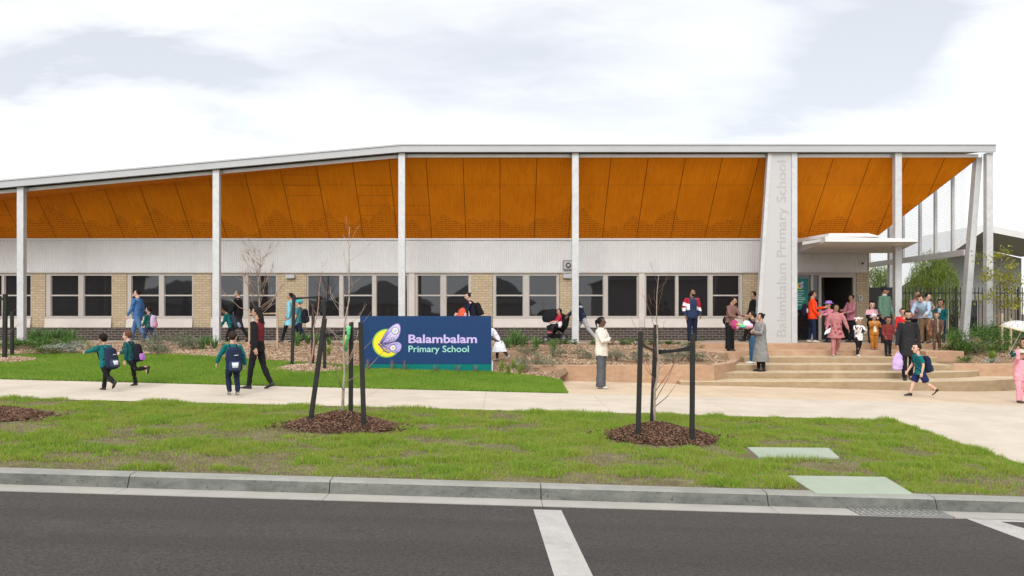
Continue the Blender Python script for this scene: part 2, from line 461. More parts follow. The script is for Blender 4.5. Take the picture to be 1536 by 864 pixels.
M_DARKSOIL = m_soil('mulch_soil', [(0.035, 0.02, 0.013), (0.055, 0.03, 0.02), (0.075, 0.045, 0.03)], 6)
M_GRASS = m_blades('verge_grass', [(0.33, 0.31, 0.075), (0.27, 0.35, 0.04), (0.19, 0.34, 0.026), (0.095, 0.25, 0.018)], 0.66, 1.3, straw=(0.38, 0.30, 0.13), straw_amt=0.13)
M_LAWN = m_blades('lawn_grass', [(0.095, 0.215, 0.02), (0.155, 0.31, 0.026), (0.22, 0.35, 0.036), (0.34, 0.41, 0.075)], 0.55, 0.8, straw_amt=0.06)
M_MULCH = m_chips('bark_mulch', [(0.03, 0.014, 0.009), (0.065, 0.032, 0.02), (0.11, 0.056, 0.034), (0.155, 0.085, 0.055), (0.24, 0.15, 0.10)])
M_CHIPS = m_chips('wood_chips', [(0.16, 0.095, 0.055), (0.27, 0.17, 0.105), (0.38, 0.25, 0.165), (0.46, 0.34, 0.24), (0.55, 0.44, 0.33)])
M_PAINT = m_concrete('road_paint', (0.37, 0.355, 0.335), (0.47, 0.455, 0.43), stain=(0.20, 0.185, 0.175), stain_amt=0.6, sc=4.0, speck=0.6)

# ================================================================== ground sheets
def sheet(name, xs, ys, zf, m, jit=0.0, kind='structure', skip=None):
    xs, ys = list(xs), list(ys)
    V = [(x, y, zf(x, y) + (jit * (mnoise.noise((x * 1.7, y * 1.7, 3.3)) + 0.5 * mnoise.noise((x * 6, y * 6, 1.3))) if jit else 0)) for y in ys for x in xs]
    n = len(xs); Fc = []
    for j in range(len(ys) - 1):
        for i in range(n - 1):
            if skip and skip(0.5 * (xs[i] + xs[i + 1]), 0.5 * (ys[j] + ys[j + 1])): continue
            Fc.append((j * n + i, j * n + i + 1, (j + 1) * n + i + 1, (j + 1) * n + i))
    me = bpy.data.meshes.new(name); me.from_pydata(V, [], Fc); me.update()
    return tag(link(name, me, m, smooth=True), kind=kind)
def fr(a, b, step):
    n = max(1, int(round((b - a) / step))); return [a + (b - a) * i / n for i in range(n + 1)]
def road_z(x, y):
    return -0.25 - 0.0286 * x + (0.02 * (9.15 - y) if y > 3 else 0.02 * 6.15 - 0.02 * (3 - y))
clampx = lambda x: min(max(x, -45.0), 45.0)
def ground_z(x, y):
    cx = clampx(x)
    if y > 34: return 0.60
    if x > -1.5 and 18.5 < y < 28.5: return path_z(cx) - 0.35
    if y < -4: return -0.25 - 0.0286 * cx
    return min(slope_z(cx, min(y, 28.2)), road_z(cx, y) if y < 9.7 else 9) - (0.25 if abs(x) < 46 else 0.12)
gx = [-900, -400, -200, -100, -60, -46] + fr(-45, 45, 3) + [46, 60, 100, 200, 400, 900]
gy = [-900, -400, -150, -60, -30, -12, -6, -4] + fr(-3.9, 34, 2.0) + [35, 45, 60, 100, 200, 400, 900]
sheet('ground', gx, gy, ground_z, m_soil('far_ground', [(0.09, 0.10, 0.06), (0.12, 0.12, 0.08), (0.14, 0.13, 0.09)], 0.4, 0.2))
sheet('road', fr(-45, 45, 2), [-3.6, -1, 1, 3, 5, 7, 9.155], road_z, M_ASPHALT)

# kerb and gutter: an extruded profile, cut at the joints
def kx(px): return (px - PX0) * 9.45 / F
joints = [kx(188), kx(492), kx(812), kx(1155), kx(1410)]
while joints[0] > -44: joints.insert(0, joints[0] - 2.25)
while joints[-1] < 44: joints.append(joints[-1] + 2.25)
def extrude_profile(mb, prof, x0, x1, sl, mi=0):
    n = len(prof)
    vs = [(x, y, z - sl * x) for x in (x0, x1) for (y, z) in prof]
    fs = [(i, (i + 1) % n, n + (i + 1) % n, n + i) for i in range(n)] + [tuple(range(n - 1, -1, -1)), tuple(range(n, 2 * n))]
    mb.add(vs, fs, mi)
kp = [(9.76, -0.5), (9.505, -0.5), (9.505, -0.245), (9.54, -0.165), (9.555, -0.138), (9.575, -0.124), (9.605, -0.118), (9.76, -0.116)]
gp = [(9.503, -0.5), (9.16, -0.5), (9.16, -0.244), (9.503, -0.249)]
mk, mg = MB(), MB()
for a, b in zip(joints[:-1], joints[1:]):
    extrude_profile(mk, kp, a + 0.005, b - 0.005, 0.0286)
    extrude_profile(mg, gp, a + 0.003, b - 0.003, 0.0286)
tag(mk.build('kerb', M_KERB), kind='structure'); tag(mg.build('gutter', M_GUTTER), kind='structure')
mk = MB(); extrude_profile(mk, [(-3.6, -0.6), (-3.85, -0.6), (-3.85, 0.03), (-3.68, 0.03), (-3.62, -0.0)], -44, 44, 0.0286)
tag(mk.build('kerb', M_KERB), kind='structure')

# painted bay lines
mp = MB()
for poly in ([(800, 762.2), (842, 762.2), (888, 866), (830, 866)], ):
    pts = [at_z(px, py, -0.24) for px, py in poly]
    pts = [(p.x, p.y) for p in pts]; pts[2] = (pts[2][0] + (pts[2][0] - pts[1][0]) * 1.0, pts[2][1] * 2 - pts[1][1]); pts[3] = (pts[3][0] + (pts[3][0] - pts[0][0]) * 1.0, pts[3][1] * 2 - pts[0][1])
    n = 10; vs = []; fs = []
    for i in range(n + 1):
        for a, b in ((pts[0], pts[3]), (pts[1], pts[2])):
            x, y = lerp(a[0], b[0], i / n), lerp(a[1], b[1], i / n); vs.append((x, y, road_z(x, y) + 0.004))
    fs = [(2 * i, 2 * i + 1, 2 * i + 3, 2 * i + 2) for i in range(n)]
    mp.add(vs, fs)
o = mp.build('road_marking', M_PAINT, fix=False); tag(o, kind='structure')
mp = MB()
def road_poly(mb, poly):
    vs = []
    for px, py in poly:
        p = at_z(px, py, -0.38); vs.append((p.x, p.y, road_z(p.x, p.y) + 0.004))
    mb.add(vs, [tuple(range(len(vs)))])
def road_quad_xy(mb, q):
    mb.add([(x, y, road_z(x, y) + 0.004) for x, y in q], [tuple(range(len(q)))])
def road_at(px, py):
    p = at_z(px, py, -0.38)
    for _ in range(20): p = at_z(px, py, road_z(p.x, p.y))
    return (p.x, p.y)
L0, L1, L2, L3 = road_at(1447, 777.5), road_at(1501, 783.0), road_at(1536, 793.0), road_at(1536, 811)
ex = lambda a, b, k: (lerp(a[0], b[0], k), lerp(a[1], b[1], k))
road_quad_xy(mp, [L0, ex(L0, L3, 2.0), ex(L1, L2, 4.0), L1])
H0, H1 = road_at(1452, 776.8), road_at(1503, 782.6)
road_quad_xy(mp, [(L1[0] + 0.004, L1[1]), (L1[0] + 3.5, L1[1]), (L1[0] + 3.5, 9.15), (H0[0], 9.15), (L0[0] + .02, L0[1] + .003)])
tag(mp.build('road_marking', M_PAINT, fix=False), kind='structure')

VX = 6.95          # the verge ends at a paved crossing
def verge_z(x, y): return slope_z(x, y) + 0.012 * math.sin(x * 1.3 + y)
sheet('verge', fr(-45, VX, 0.35), fr(9.76, 15.62, 0.3), lambda x, y: slope_z(x, y) - 0.012, M_SOIL, jit=0.018)
sheet('path', fr(-45, 45, 1.5), [15.6, 16.7, 17.8, 18.97], slope_z, M_PATH)
sheet('path', fr(VX, 45, 1.5), fr(9.76, 15.6, 1.5), slope_z, M_PATH)
plaza_z = lambda x, y: path_z(min(x, 20))
sheet('plaza', [1.42] + fr(2.0, 20, 1.0) + [45], fr(18.97, 25.0, 1.0), plaza_z, M_PLAZA)

# lawn with its back edge
le = [on_ground(px, py) for px, py in [(-420, 532), (-100, 532), (0, 533), (150, 531), (290, 534), (400, 541), (510, 549), (560, 552), (640, 555), (737, 559), (800, 565), (850, 571.5)]]
lx, ly = [p.x for p in le], [p.y for p in le]
lx[0] = -45
LAWN_X1 = 1.45
def lawn_back(x): return float(np.interp(x, lx, ly))
xs = fr(-45, LAWN_X1, 0.5); V = []; Fc = []
NJ = 10
for x in xs:
    for j in range(NJ + 1):
        y = lerp(18.97, lawn_back(x), j / NJ); V.append((x, y, slope_z(x, y) + 0.012))
for i in range(len(xs) - 1):
    for j in range(NJ):
        a = i * (NJ + 1) + j; Fc.append((a, a + NJ + 1, a + NJ + 2, a + 1))
me = bpy.data.meshes.new('lawn'); me.from_pydata(V, [], Fc); tag(link('lawn', me, M_LAWNSOIL, smooth=True), kind='structure')

# planted bed between the lawn and the walkway
def bed_z(x, y):
    a = slope_z(min(x, 1.6), y) + 0.03
    if x <= 0.2: z = a
    else:
        wz = lerp(0.405, 0.80, min(max((y - 22.85) / 5.1, 0), 1)) if y > 22.85 else min(a, 0.40)
        z = lerp(a, wz, min((x - 0.2) / 1.2, 1))
    if x > 4.6 and y < 25.55:
        z = min(z, 0.395 + 0.45 * max(0.0, float(np.interp(y, [22.6, 24.0, 25.55], [5.5, 6.4, 6.95])) - 0.3 - x))
    if x > 5.5 and y >= 25.55: z = min(z, 0.62)
    return min(z, 0.815)
V = []; Fc = []; xs = fr(-45, 6.6, 0.4); NB = 14
for x in xs:
    y0 = lawn_back(x) - 0.08 if x < LAWN_X1 else (22.8 if x < 5.4 else 22.8 + (x - 5.4) * 1.75)
    for j in range(NB + 1):
        y = lerp(y0, 28.12, j / NB)
        V.append((x, y, bed_z(x, y) + 0.03 * mnoise.noise((x * 2.1, y * 2.1, 0))))
for i in range(len(xs) - 1):
    for j in range(NB):
        a = i * (NB + 1) + j; Fc.append((a, a + NB + 1, a + NB + 2, a + 1))
me = bpy.data.meshes.new('garden_bed'); me.from_pydata(V, [], Fc); tag(link('garden_bed', me, M_BEDSOIL, smooth=True), kind='structure')
def rbed_z(x, y): return lerp(0.338, 0.80, min(max((y - lerp(25.7, 24.4, min(max((x - 13.4) / 1.2, 0), 1))) / 3.2, 0), 1)) + 0.02 * mnoise.noise((x * 2, y * 2, 5))
sheet('garden_bed', [12.44, 12.9] + fr(13.3, 45, 0.6), fr(24.42, 34.6, 0.5), rbed_z, M_BEDSOIL)

# walkway along the building, upper landing
mb = MB(); mb.box(-45, 6.0, 28.05, 31.2, 0.3, TERR); mb.box(6.0, 14.2, 27.4, 45, -0.2, TERR - 0.001)
tag(mb.build('terrace', M_TERR), kind='structure')

# broad steps
def arc(cx, cy, rx, ry, a0, a1, n=10):
    return [(cx + rx * math.cos(R(lerp(a0, a1, i / n))), cy + ry * math.sin(R(lerp(a0, a1, i / n)))) for i in range(n + 1)]
zk = [TERR - 0.155 * k for k in range(6)]
stp = thing('entrance_steps', 'broad tan concrete steps with curved lower treads below the school entrance', 'steps', (9.5, 22.2, -0.15))
def step(pts, z, m): MB().prism(pts, -0.6, z).build('step', m, stp, bevel=0.008)
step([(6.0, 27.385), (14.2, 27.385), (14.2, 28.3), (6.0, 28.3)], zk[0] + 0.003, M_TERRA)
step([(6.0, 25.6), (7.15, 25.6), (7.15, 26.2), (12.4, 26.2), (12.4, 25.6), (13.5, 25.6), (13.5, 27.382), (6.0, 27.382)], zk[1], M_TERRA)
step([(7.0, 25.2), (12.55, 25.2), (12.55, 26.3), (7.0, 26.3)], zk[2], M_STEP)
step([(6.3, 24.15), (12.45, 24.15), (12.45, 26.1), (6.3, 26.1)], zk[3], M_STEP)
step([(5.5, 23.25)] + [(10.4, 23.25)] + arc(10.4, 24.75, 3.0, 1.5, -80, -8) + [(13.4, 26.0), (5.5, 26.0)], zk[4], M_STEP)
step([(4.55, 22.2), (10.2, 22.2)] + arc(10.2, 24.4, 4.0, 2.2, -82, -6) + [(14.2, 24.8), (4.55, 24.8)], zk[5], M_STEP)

# low retaining walls
def wall_path(pts, th, z0, z1, name, label):
    mb = MB()
    for (a, b) in zip(pts[:-1], pts[1:]):
        d = Vector((b[0] - a[0], b[1] - a[1])).normalized(); nrm = Vector((-d.y, d.x)) * th
        mb.prism([a, b, (b[0] + nrm.x, b[1] + nrm.y), (a[0] + nrm.x, a[1] + nrm.y)], z0, z1)
    o = mb.build(name, M_TERRA, bevel=0.01); return tag(o, label, 'wall')
wall_path([(0.6, 22.6), (5.5, 22.6), (6.4, 24.0), (6.95, 25.55)], 0.24, -0.4, 0.42, 'retaining_wall', 'low terracotta retaining wall under the bed of shrubs, behind the woman in cream')
wall_path([(12.47, 24.2), (30, 24.2)], 0.22, -0.6, 0.36, 'retaining_wall', 'low terracotta retaining wall at the curved end of the steps, below the leafy shrubs')

# pit covers and drain
M_PIT = m_concrete('pit_cover_paint', (0.28, 0.33, 0.255), (0.35, 0.40, 0.32), stain=(0.36, 0.37, 0.30), stain_amt=0.4, sc=1.5, speck=0.35)
def pit(poly, label, z):
    pts = [on_ground(px, py) for px, py in poly]
    q = [(p.x, p.y) for p in pts]
    mb = MB(); mb.prism(q, lambda x, y: slope_z(x, y) - 0.1, lambda x, y: slope_z(x, y) + z)
    tag(mb.build('pit_cover', M_PIT, bevel=0.006), label, 'pit cover', 'pale green pit covers')
pit([(1138, 686.5), (1259, 687), (1243, 673), (1121, 672)], 'smaller pale green pit cover in the grass, away from the kerb', 0.014)
pit([(1224, 741), (1371, 742.5), (1328, 716.5), (1182, 714.5)], 'larger pale green pit cover touching the back of the kerb', 0.012)
dg_ = MB(); q = [at_z(px, py, -0.37) for px, py in [(1262, 768), (1392, 771), (1420, 776.5), (1290, 774.5)]]
gx0, gx1 = 3.75, 4.72
for i in range(16):
    x = lerp(gx0, gx1, i / 15.0); dg_.box(x, x + 0.022, 9.17, 9.50, -0.255 - 0.0286 * x, -0.238 - 0.0286 * x)
for y in (9.17, 9.27, 9.38, 9.485): dg_.hexa([(gx0, y, -0.255 - 0.0286 * gx0), (gx1 + 0.02, y, -0.255 - 0.0286 * gx1), (gx1 + 0.02, y + 0.02, -0.255 - 0.0286 * gx1), (gx0, y + 0.02, -0.255 - 0.0286 * gx0)],
    [(gx0, y, -0.2385 - 0.0286 * gx0), (gx1 + 0.02, y, -0.2385 - 0.0286 * gx1), (gx1 + 0.02, y + 0.02, -0.2385 - 0.0286 * gx1), (gx0, y + 0.02, -0.2385 - 0.0286 * gx0)])
M_GALV_DK = mat('old_steel', (0.2, 0.2, 0.19), 0.6, 0.3, 20, metal=0.3)
tag(dg_.build('drain_grate', M_GALV_DK), 'grey steel drain grate in the gutter beside the larger pit cover', 'drain')

# ================================================================== grass and mulch
def blades(name, xy, z, h, wd, m, lean=0.45):
    n = len(xy); a = rng.random(n) * 2 * PI; l = rng.normal(0, lean, n) * h; la = rng.random(n) * 2 * PI
    dx, dy = np.cos(a) * wd, np.sin(a) * wd
    V = np.empty((n, 3, 3))
    V[:, 0] = np.stack([xy[:, 0] - dx, xy[:, 1] - dy, z - 0.01], 1); V[:, 1] = np.stack([xy[:, 0] + dx, xy[:, 1] + dy, z - 0.01], 1)
    V[:, 2] = np.stack([xy[:, 0] + np.cos(la) * l, xy[:, 1] + np.sin(la) * l, z + h], 1)
    return tag(np_mesh(name, V.reshape(-1, 3), np.arange(3 * n).reshape(-1, 3), m), kind='stuff')
MOUNDS = [(on_ground(513, 640), 0.86, 0.56, 0.2), (on_ground(990, 657), 0.86, 0.55, 0.2), (on_ground(-3, 624), 0.75, 0.5, 0.12)]
PITS = [[on_ground(px, py) for px, py in P] for P in ([(1130, 689), (1267, 690), (1245, 672), (1113, 671)], [(1222, 746), (1383, 748), (1330, 715.5), (1175, 713.5)])]
def in_quad(x, y, q):
    ins = np.ones(len(x), bool)
    for i in range(4):
        a, b = q[i], q[(i + 1) % 4]
        ins &= ((b.x - a.x) * (y - a.y) - (b.y - a.y) * (x - a.x)) > 0
    return ins
vslope = np.vectorize(slope_z)
def verge_grass():
    n = int(138000 * GRASS); Y = rng.uniform(9.78, 15.66, n); X = rng.uniform(-16.0, VX + 0.03, n)
    d = fbm(X * 1.0 + 40, Y * 1.7 + 9, 4); d2 = fbm(X * 3.4, Y * 4.4, 4)
    near = np.clip((Y - 9.7) / 4.5, 0, 1)
    left = np.clip((1 - X) / 7, 0, 1)
    # bare, worn ground between the kerb and the middle of the verge, mostly on the left
    dens = np.clip((d * 0.62 + d2 * 0.38 - 0.50 + 0.13 * near - 0.05 * left) * 7 + 0.34, 0.07, 1.0)
    dens *= np.clip((Y - 9.80) / 0.12, 0.35, 1)
    keep = rng.random(n) < dens
    for c, rx, ry, hh in MOUNDS:
        keep &= (((X - c.x) / (rx * 1.02)) ** 2 + ((Y - c.y) / (ry * 1.1 + 0.3)) ** 2) > 1 + rng.normal(0, 0.12, n)
    for q in PITS: keep &= ~in_quad(X, Y, q)
    X, Y, dens = X[keep], Y[keep], dens[keep]
    return X, Y, dens
Xs, Ys, Ds = [], [], []
for _ in range(5):
    a, b, c = verge_grass(); Xs.append(a); Ys.append(b); Ds.append(c)
X, Y, D = np.concatenate(Xs), np.concatenate(Ys), np.concatenate(Ds)
tuft = fbm(X * 3.1 + 7, Y * 3.1, 3)
H = (0.012 + 0.075 * np.clip(tuft * 2.4 - 0.85, 0, 1) * (0.35 + 0.65 * D)) * rng.uniform(0.6, 1.3, len(X))
blades('verge_grass', np.stack([X, Y], 1), vslope(X, Y), H, 0.0038 + 0.0018 * rng.random(len(X)), M_GRASS, 0.75)
# thin dead thatch lying over the worn ground
n = int(130000 * GRASS); X = rng.uniform(-16, VX, n); Y = rng.uniform(9.78, 15.6, n)
kp_ = np.ones(n, bool)
for q in PITS: kp_ &= ~in_quad(X, Y, q)
X, Y = X[kp_], Y[kp_]
blades('dry_thatch', np.stack([X, Y], 1), vslope(X, Y), rng.uniform(0.004, 0.018, len(X)), 0.003, m_chips('thatch', [(0.12, 0.10, 0.045), (0.22, 0.175, 0.085), (0.30, 0.24, 0.13), (0.16, 0.20, 0.05), (0.18, 0.26, 0.04)]), 3.0)
n = int(330000 * GRASS); X = rng.uniform(-19, LAWN_X1 + 0.02, n); lb = np.interp(X, lx, ly); Y = 18.95 + rng.random(n) * (lb - 18.95 + 0.03)
blades('lawn_grass', np.stack([X, Y], 1), vslope(X, Y) + 0.012, rng.uniform(0.02, 0.05, n) + 0.05 * np.clip(fbm(X * 2.2, Y * 2.2 + 3, 3) - 0.45, 0, 1), 0.0075, M_LAWN, 0.6)

def heap(c, rx, ry, hh, nchip, name, msoil, mchip, size=0.035, zf=slope_z, flat=1.0):
    nr, na = 10, 40; V = []; Fc = []
    def hz(x, y, r):
        return hh * max(0, 1 - r ** 1.6) * (1 + 0.35 * mnoise.noise((x * 2.3, y * 2.3, 7))) 
    for i in range(nr + 1):
        for k in range(na):
            r = i / nr * (1 + (0.30 * mnoise.noise((math.cos(2*PI*k/na) * 1.5 + c.x, math.sin(2*PI*k/na) * 1.5, 2)) if i > 0 else 0)); a = 2 * PI * k / na
            x, y = c.x + rx * r * math.cos(a), c.y + ry * r * math.sin(a)
            V.append((x, y, zf(x, y) + hz(x, y, min(r, 1)) + (0.012 if i < nr else -0.02)))
    for i in range(nr):
        for k in range(na):
            k2 = (k + 1) % na; Fc.append((i * na + k, (i + 1) * na + k, (i + 1) * na + k2, i * na + k2))
    pos = []
    for _ in range(nchip):
        r = math.sqrt(random.random()) * 1.0
        if random.random() < 0.16: r *= random.uniform(1.1, 1.5)
        a = random.random() * 2 * PI
        x, y = c.x + rx * r * math.cos(a), c.y + ry * r * math.sin(a)
        pos.append((x, y, zf(x, y) + hz(x, y, min(r, 1)) + 0.012))
    n = len(pos)
    scl = np.stack([size * rng.uniform(0.25, 0.6, n), size * rng.uniform(0.7, 2.0, n), size * rng.uniform(0.15, 0.4, n)], 1)
    o = scatter_mesh(name, CHIP_V, CHIP_F, pos, scl, rng.random(n) * 6.28, rng.normal(0, 0.4, n), [mchip, msoil])
    b = bmesh.new(); b.from_mesh(o.data)
    vs = [b.verts.new(v) for v in V]
    for f in Fc:
        try:
            g = b.faces.new([vs[i] for i in f]); g.material_index = 1; g.smooth = True
        except ValueError: pass
    b.to_mesh(o.data); b.free()
    return tag(o, kind='stuff')
for c, rx, ry, hh in MOUNDS:
    heap(Vector((c.x, c.y, c.z)), rx, ry, hh, 3600, 'bark_mulch', M_DARKSOIL, M_MULCH, 0.036)
# wood chips over the beds
def bed_chips():
    n = int(42000); X = rng.uniform(-18, 6.9, n)
    y0 = np.where(X < LAWN_X1, np.interp(X, lx, ly) + 0.02, 22.9); Y = y0 + rng.random(n) * (28.0 - y0)
    k = fbm(X * 0.9, Y * 0.9 + 30, 3) > 0.36
    k &= ~((X > 5.2) & (Y > 24.0 + (6.95 - X) * -0.2) & (X > 6.0 - 0.0 * Y) & (Y > 25.4))
    k &= (X < 5.4) | (Y > 22.9 + (X - 5.4) * 1.75)
    X, Y = X[k], Y[k]; n = len(X)
    Z = np.array([bed_z(a, b) + 0.03 * mnoise.noise((a * 2.1, b * 2.1, 0)) for a, b in zip(X, Y)])
    sc = np.stack([rng.uniform(0.018, 0.04, n), rng.uniform(0.03, 0.085, n), rng.uniform(0.006, 0.016, n)], 1)
    tag(scatter_mesh('wood_chips', CHIP_V, CHIP_F, np.stack([X, Y, Z], 1), sc, rng.random(n) * 6.28, rng.normal(0, 0.3, n), M_CHIPS), kind='stuff')
    n = 9000; X = rng.uniform(13.4, 19, n); Y = rng.uniform(24.45, 29.5, n)
    Z = np.array([rbed_z(a, b) for a, b in zip(X, Y)])
    sc = np.stack([rng.uniform(0.018, 0.04, n), rng.uniform(0.03, 0.08, n), rng.uniform(0.006, 0.016, n)], 1)
    tag(scatter_mesh('wood_chips', CHIP_V, CHIP_F, np.stack([X, Y, Z], 1), sc, rng.random(n) * 6.28, rng.normal(0, 0.3, n), M_CHIPS), kind='stuff')
bed_chips()
# ================================================================== the school building
M_TANBRICK = m_brick('tan_brick', (0.44, 0.345, 0.225), (0.52, 0.42, 0.29), (0.25, 0.205, 0.15), 0.24, 0.086, 0.016)
M_DARKBRICK = m_brick('dark_brick', (0.05, 0.04, 0.036), (0.085, 0.068, 0.06), (0.28, 0.245, 0.22), 0.24, 0.086, 0.014)
M_CLAD = mat('corrugated_steel', (0.56, 0.56, 0.56), 0.45, 0.05, 1.5, spec=0.4)
M_FRAME = mat('window_frame', (0.42, 0.385, 0.35), 0.45, 0.06, 3)
M_SILL = mat('sill_panel', (0.52, 0.475, 0.44), 0.6, 0.06, 2)
M_FASCIA = mat('fascia_steel', (0.40, 0.405, 0.415), 0.4, 0.05, 1.2)
def m_galv(name, c, sc=14):
    t = NT(name); co = t.coord('Object')
    vo = t.new('ShaderNodeTexVoronoi'); vo.inputs['Scale'].default_value = sc; t.l.new(co, vo.inputs['Vector'])
    c1 = t.mix(0.10, c, vo.outputs['Color'], 'OVERLAY')
    hs = t.new('ShaderNodeHueSaturation'); hs.inputs['Saturation'].default_value = 0.12; t.l.new(c1, hs.inputs['Color'])
    c2 = t.mix(t.ramp(t.noise(co, 1.3, 5, 0.7), [(0.35, 0.3), (0.6, 0.0)]), hs.outputs[0], tuple(x * 0.78 for x in c))
    t.col(c2); t.set('Metallic', 0.2); t.rough(0.5); return t.m
M_GALV = m_galv('galvanised_steel', (0.48, 0.52, 0.54))
M_COLUMN = m_galv('column_steel', (0.46, 0.49, 0.505), 10)
M_WHITE = mat('white_steel', (0.60, 0.595, 0.58), 0.45, 0.04, 1.5)
M_DARK = mat('dark_interior', (0.012, 0.012, 0.013), 0.8)
def m_glass():
    t = NT('dark_glass'); co = t.coord('Object')
    t.col((0.016, 0.015, 0.0155)); t.rough(0.02); t.set('IOR', 1.58); t.set('Specular Tint', (0.86, 0.92, 1.0, 1)); t.set('Specular IOR Level', 0.5)
    t.bump(t.noise(co, 0.9, 2, 0.5), 0.12, 0.02); return t.m
M_GLASS = m_glass()

YW = 31.0; SW = F / YW
def wx(px): return (px - PX0) / SW
def wz(py): return ZC - (py - PY0) / SW
XL, XR = -27.0, 12.88
BASE = Vector((-7, YW, TERR))
school = thing('school_building', 'long low school building with tan brick piers, pale corrugated band and orange timber soffit', 'building', BASE)

# walls
mb = MB()
mb.box(XL, wx(1196), YW + 0.16, YW + 0.4, TERR - 0.1, 4.5)
mb.box(wx(1285), XR, YW + 0.16, YW + 0.4, TERR - 0.1, 4.5)
mb.box(wx(1196), wx(1285), YW + 0.16, YW + 0.4, 3.26, 4.5)
mb.box(XR - 0.2, XR, YW + 0.41, 45, TERR - 0.1, 4.6); mb.box(XL, XL + 0.2, YW + 0.41, 45, TERR - 0.1, 4.6); mb.box(XL + 0.21, XR - 0.21, 44.8, 45, TERR - 0.1, 4.6)
mb.build('wall', mat('wall_lining', (0.10, 0.095, 0.09), 0.9), school)
mb = MB(); mb.box(XL, wx(1190), YW - 0.07, YW + 0.155, TERR - 0.1, wz(491)); mb.build('brick_plinth', M_DARKBRICK, school)
piers = [(-118, -72), (-14 - 0, -14 + 0.5), (47, 68), (168, 190), (289.5, 316.5), (416, 459.5), (707, 739), (839.5, 860), (1114.5, 1150), (1284.5, 1299)]
for a, b in piers:
    if b - a < 5: continue
    z0 = wz(491.5) if a < 1200 else TERR
    mb = MB(); mb.box(wx(a), wx(b), YW - 0.0, YW + 0.157, z0, wz(408.5)); mb.build('brick_pier', M_TANBRICK, school)
mb = MB(); mb.box(XR + 0.003, XR + 0.12, YW + 0.0, 44.9, TERR, 4.4); mb.build('brick_wall', M_TANBRICK, school)

# corrugated band, a real wavy sheet
def corrugated(x0, x1, z0, z1, y):
    per, seg = 0.076, 6; n = int((x1 - x0) / per * seg) + 1; V = []; 
    for i in range(n + 1):
        x = x0 + i * per / seg; V += [(x, y - 0.010 * math.cos(2 * PI * i / seg), z0), (x, y - 0.010 * math.cos(2 * PI * i / seg), z1)]
    T = [(2 * i, 2 * i + 2, 2 * i + 3, 2 * i + 1) for i in range(n)]
    return np.array(V), np.array(T)
zt_, zb_ = wz(360), wz(408)
V, T = corrugated(XL, wx(1300), zb_, zt_, YW - 0.02)
o = np_mesh('corrugated_cladding', V - np.array(BASE), T, M_CLAD, school, True, 4)
mb = MB(); mb.box(XL, wx(1300), YW - 0.075, YW + 0.1, zt_, zt_ + 0.055); mb.build('cladding_cap', M_WHITE, school)
mb = MB(); mb.box(XL, wx(1300.5), YW - 0.05, YW + 0.15, zb_ - 0.045, zb_ - 0.003); mb.build('cladding_sill', M_FRAME, school)

# windows: outer px limits, then sashes (left, right, has transom)
wins = [(-70, 47, [(-66, -44, 1), (-40, 2, 1), (6, 45.5, 1)]), (68.5, 168, [(75.5, 117, 1), (125, 167, 1)]), (190.5, 289.5, [(196.5, 238, 1), (245.5, 288, 1)]),
        (317, 416, [(324, 365, 1), (372, 414, 1)]), (460, 613, [(461.5, 509, 0), (514.5, 558.5, 1), (564, 611, 0)]), (622.5, 707, [(626, 661, 1), (669, 703.5, 1)]),
        (739.5, 839, [(743.5, 785, 1), (793.5, 835.5, 1)]), (861, 958, [(864, 905.5, 1), (911.5, 956.5, 0)]), (967, 1114, [(969, 1014, 0), (1017.5, 1063, 0), (1069, 1109.5, 1)]),
        (-196, -118.5, [(-190, -160, 1), (-152, -122, 1)]), (-320, -200, [(-315, -260, 1), (-254, -206, 1)])]
ZT, ZP1, ZTR, ZP0, ZB = wz(409.5), wz(413.5), wz(443), wz(474), wz(475.8)
def cut_frame(mb, x0, x1, holes, z0, z1, y0, y1):
    """a frame with openings: mullions butt between head and sill"""
    tp = max(h[3] for h in holes); bt = min(h[2] for h in holes)
    mb.box(x0, x1, y0, y1, tp, z1); mb.box(x0, x1, y0, y1, z0, bt)
    xs = x0
    for (a, b, c, d) in sorted(holes):
        if a > xs: mb.box(xs, a, y0, y1, bt, tp)
        xs = b
    mb.box(xs, x1, y0, y1, bt, tp)
for a, b, sashes in wins:
    mb = MB(); gl = MB()
    hs = [(wx(l), wx(r), ZP0, ZP1) for l, r, _ in sashes]
    cut_frame(mb, wx(a), wx(b), hs, ZB, ZT, YW + 0.02, YW + 0.14)
    for l, r, tr in sashes:
        if tr: mb.box(wx(l), wx(r), YW + 0.045, YW + 0.135, ZTR - 0.028, ZTR + 0.022)
        e = 0.022      # inner sash bead
        for q in ((wx(l), wx(l) + e, ZP0, ZP1), (wx(r) - e, wx(r), ZP0, ZP1)): mb.box(q[0], q[1], YW + 0.07, YW + 0.132, q[2], q[3])
        if tr:
            gl.box(wx(l) + e, wx(r) - e, YW + 0.098, YW + 0.104, ZTR + 0.022, ZP1); gl.box(wx(l) + e, wx(r) - e, YW + 0.112, YW + 0.118, ZP0, ZTR - 0.028)
        else: gl.box(wx(l) + e, wx(r) - e, YW + 0.10, YW + 0.106, ZP0, ZP1)
    wf = mb.build('window', M_FRAME, school)
    gl.build('pane', M_GLASS, wf)
    s = MB(); s.hexa([(wx(a), YW - 0.11, wz(491.2)), (wx(b), YW - 0.11, wz(491.2)), (wx(b), YW + 0.15, wz(491.2)), (wx(a), YW + 0.15, wz(491.2))],
                     [(wx(a), YW - 0.045, ZB - 0.045), (wx(b), YW - 0.045, ZB - 0.045), (wx(b), YW + 0.15, ZB - 0.045), (wx(a), YW + 0.15, ZB - 0.045)])
    s.build('sill_panel', M_SILL, school)
    s = MB(); s.box(wx(a), wx(b), YW - 0.05, YW + 0.15, ZB - 0.04, ZB - 0.003); s.build('window_sill', M_FRAME, school)
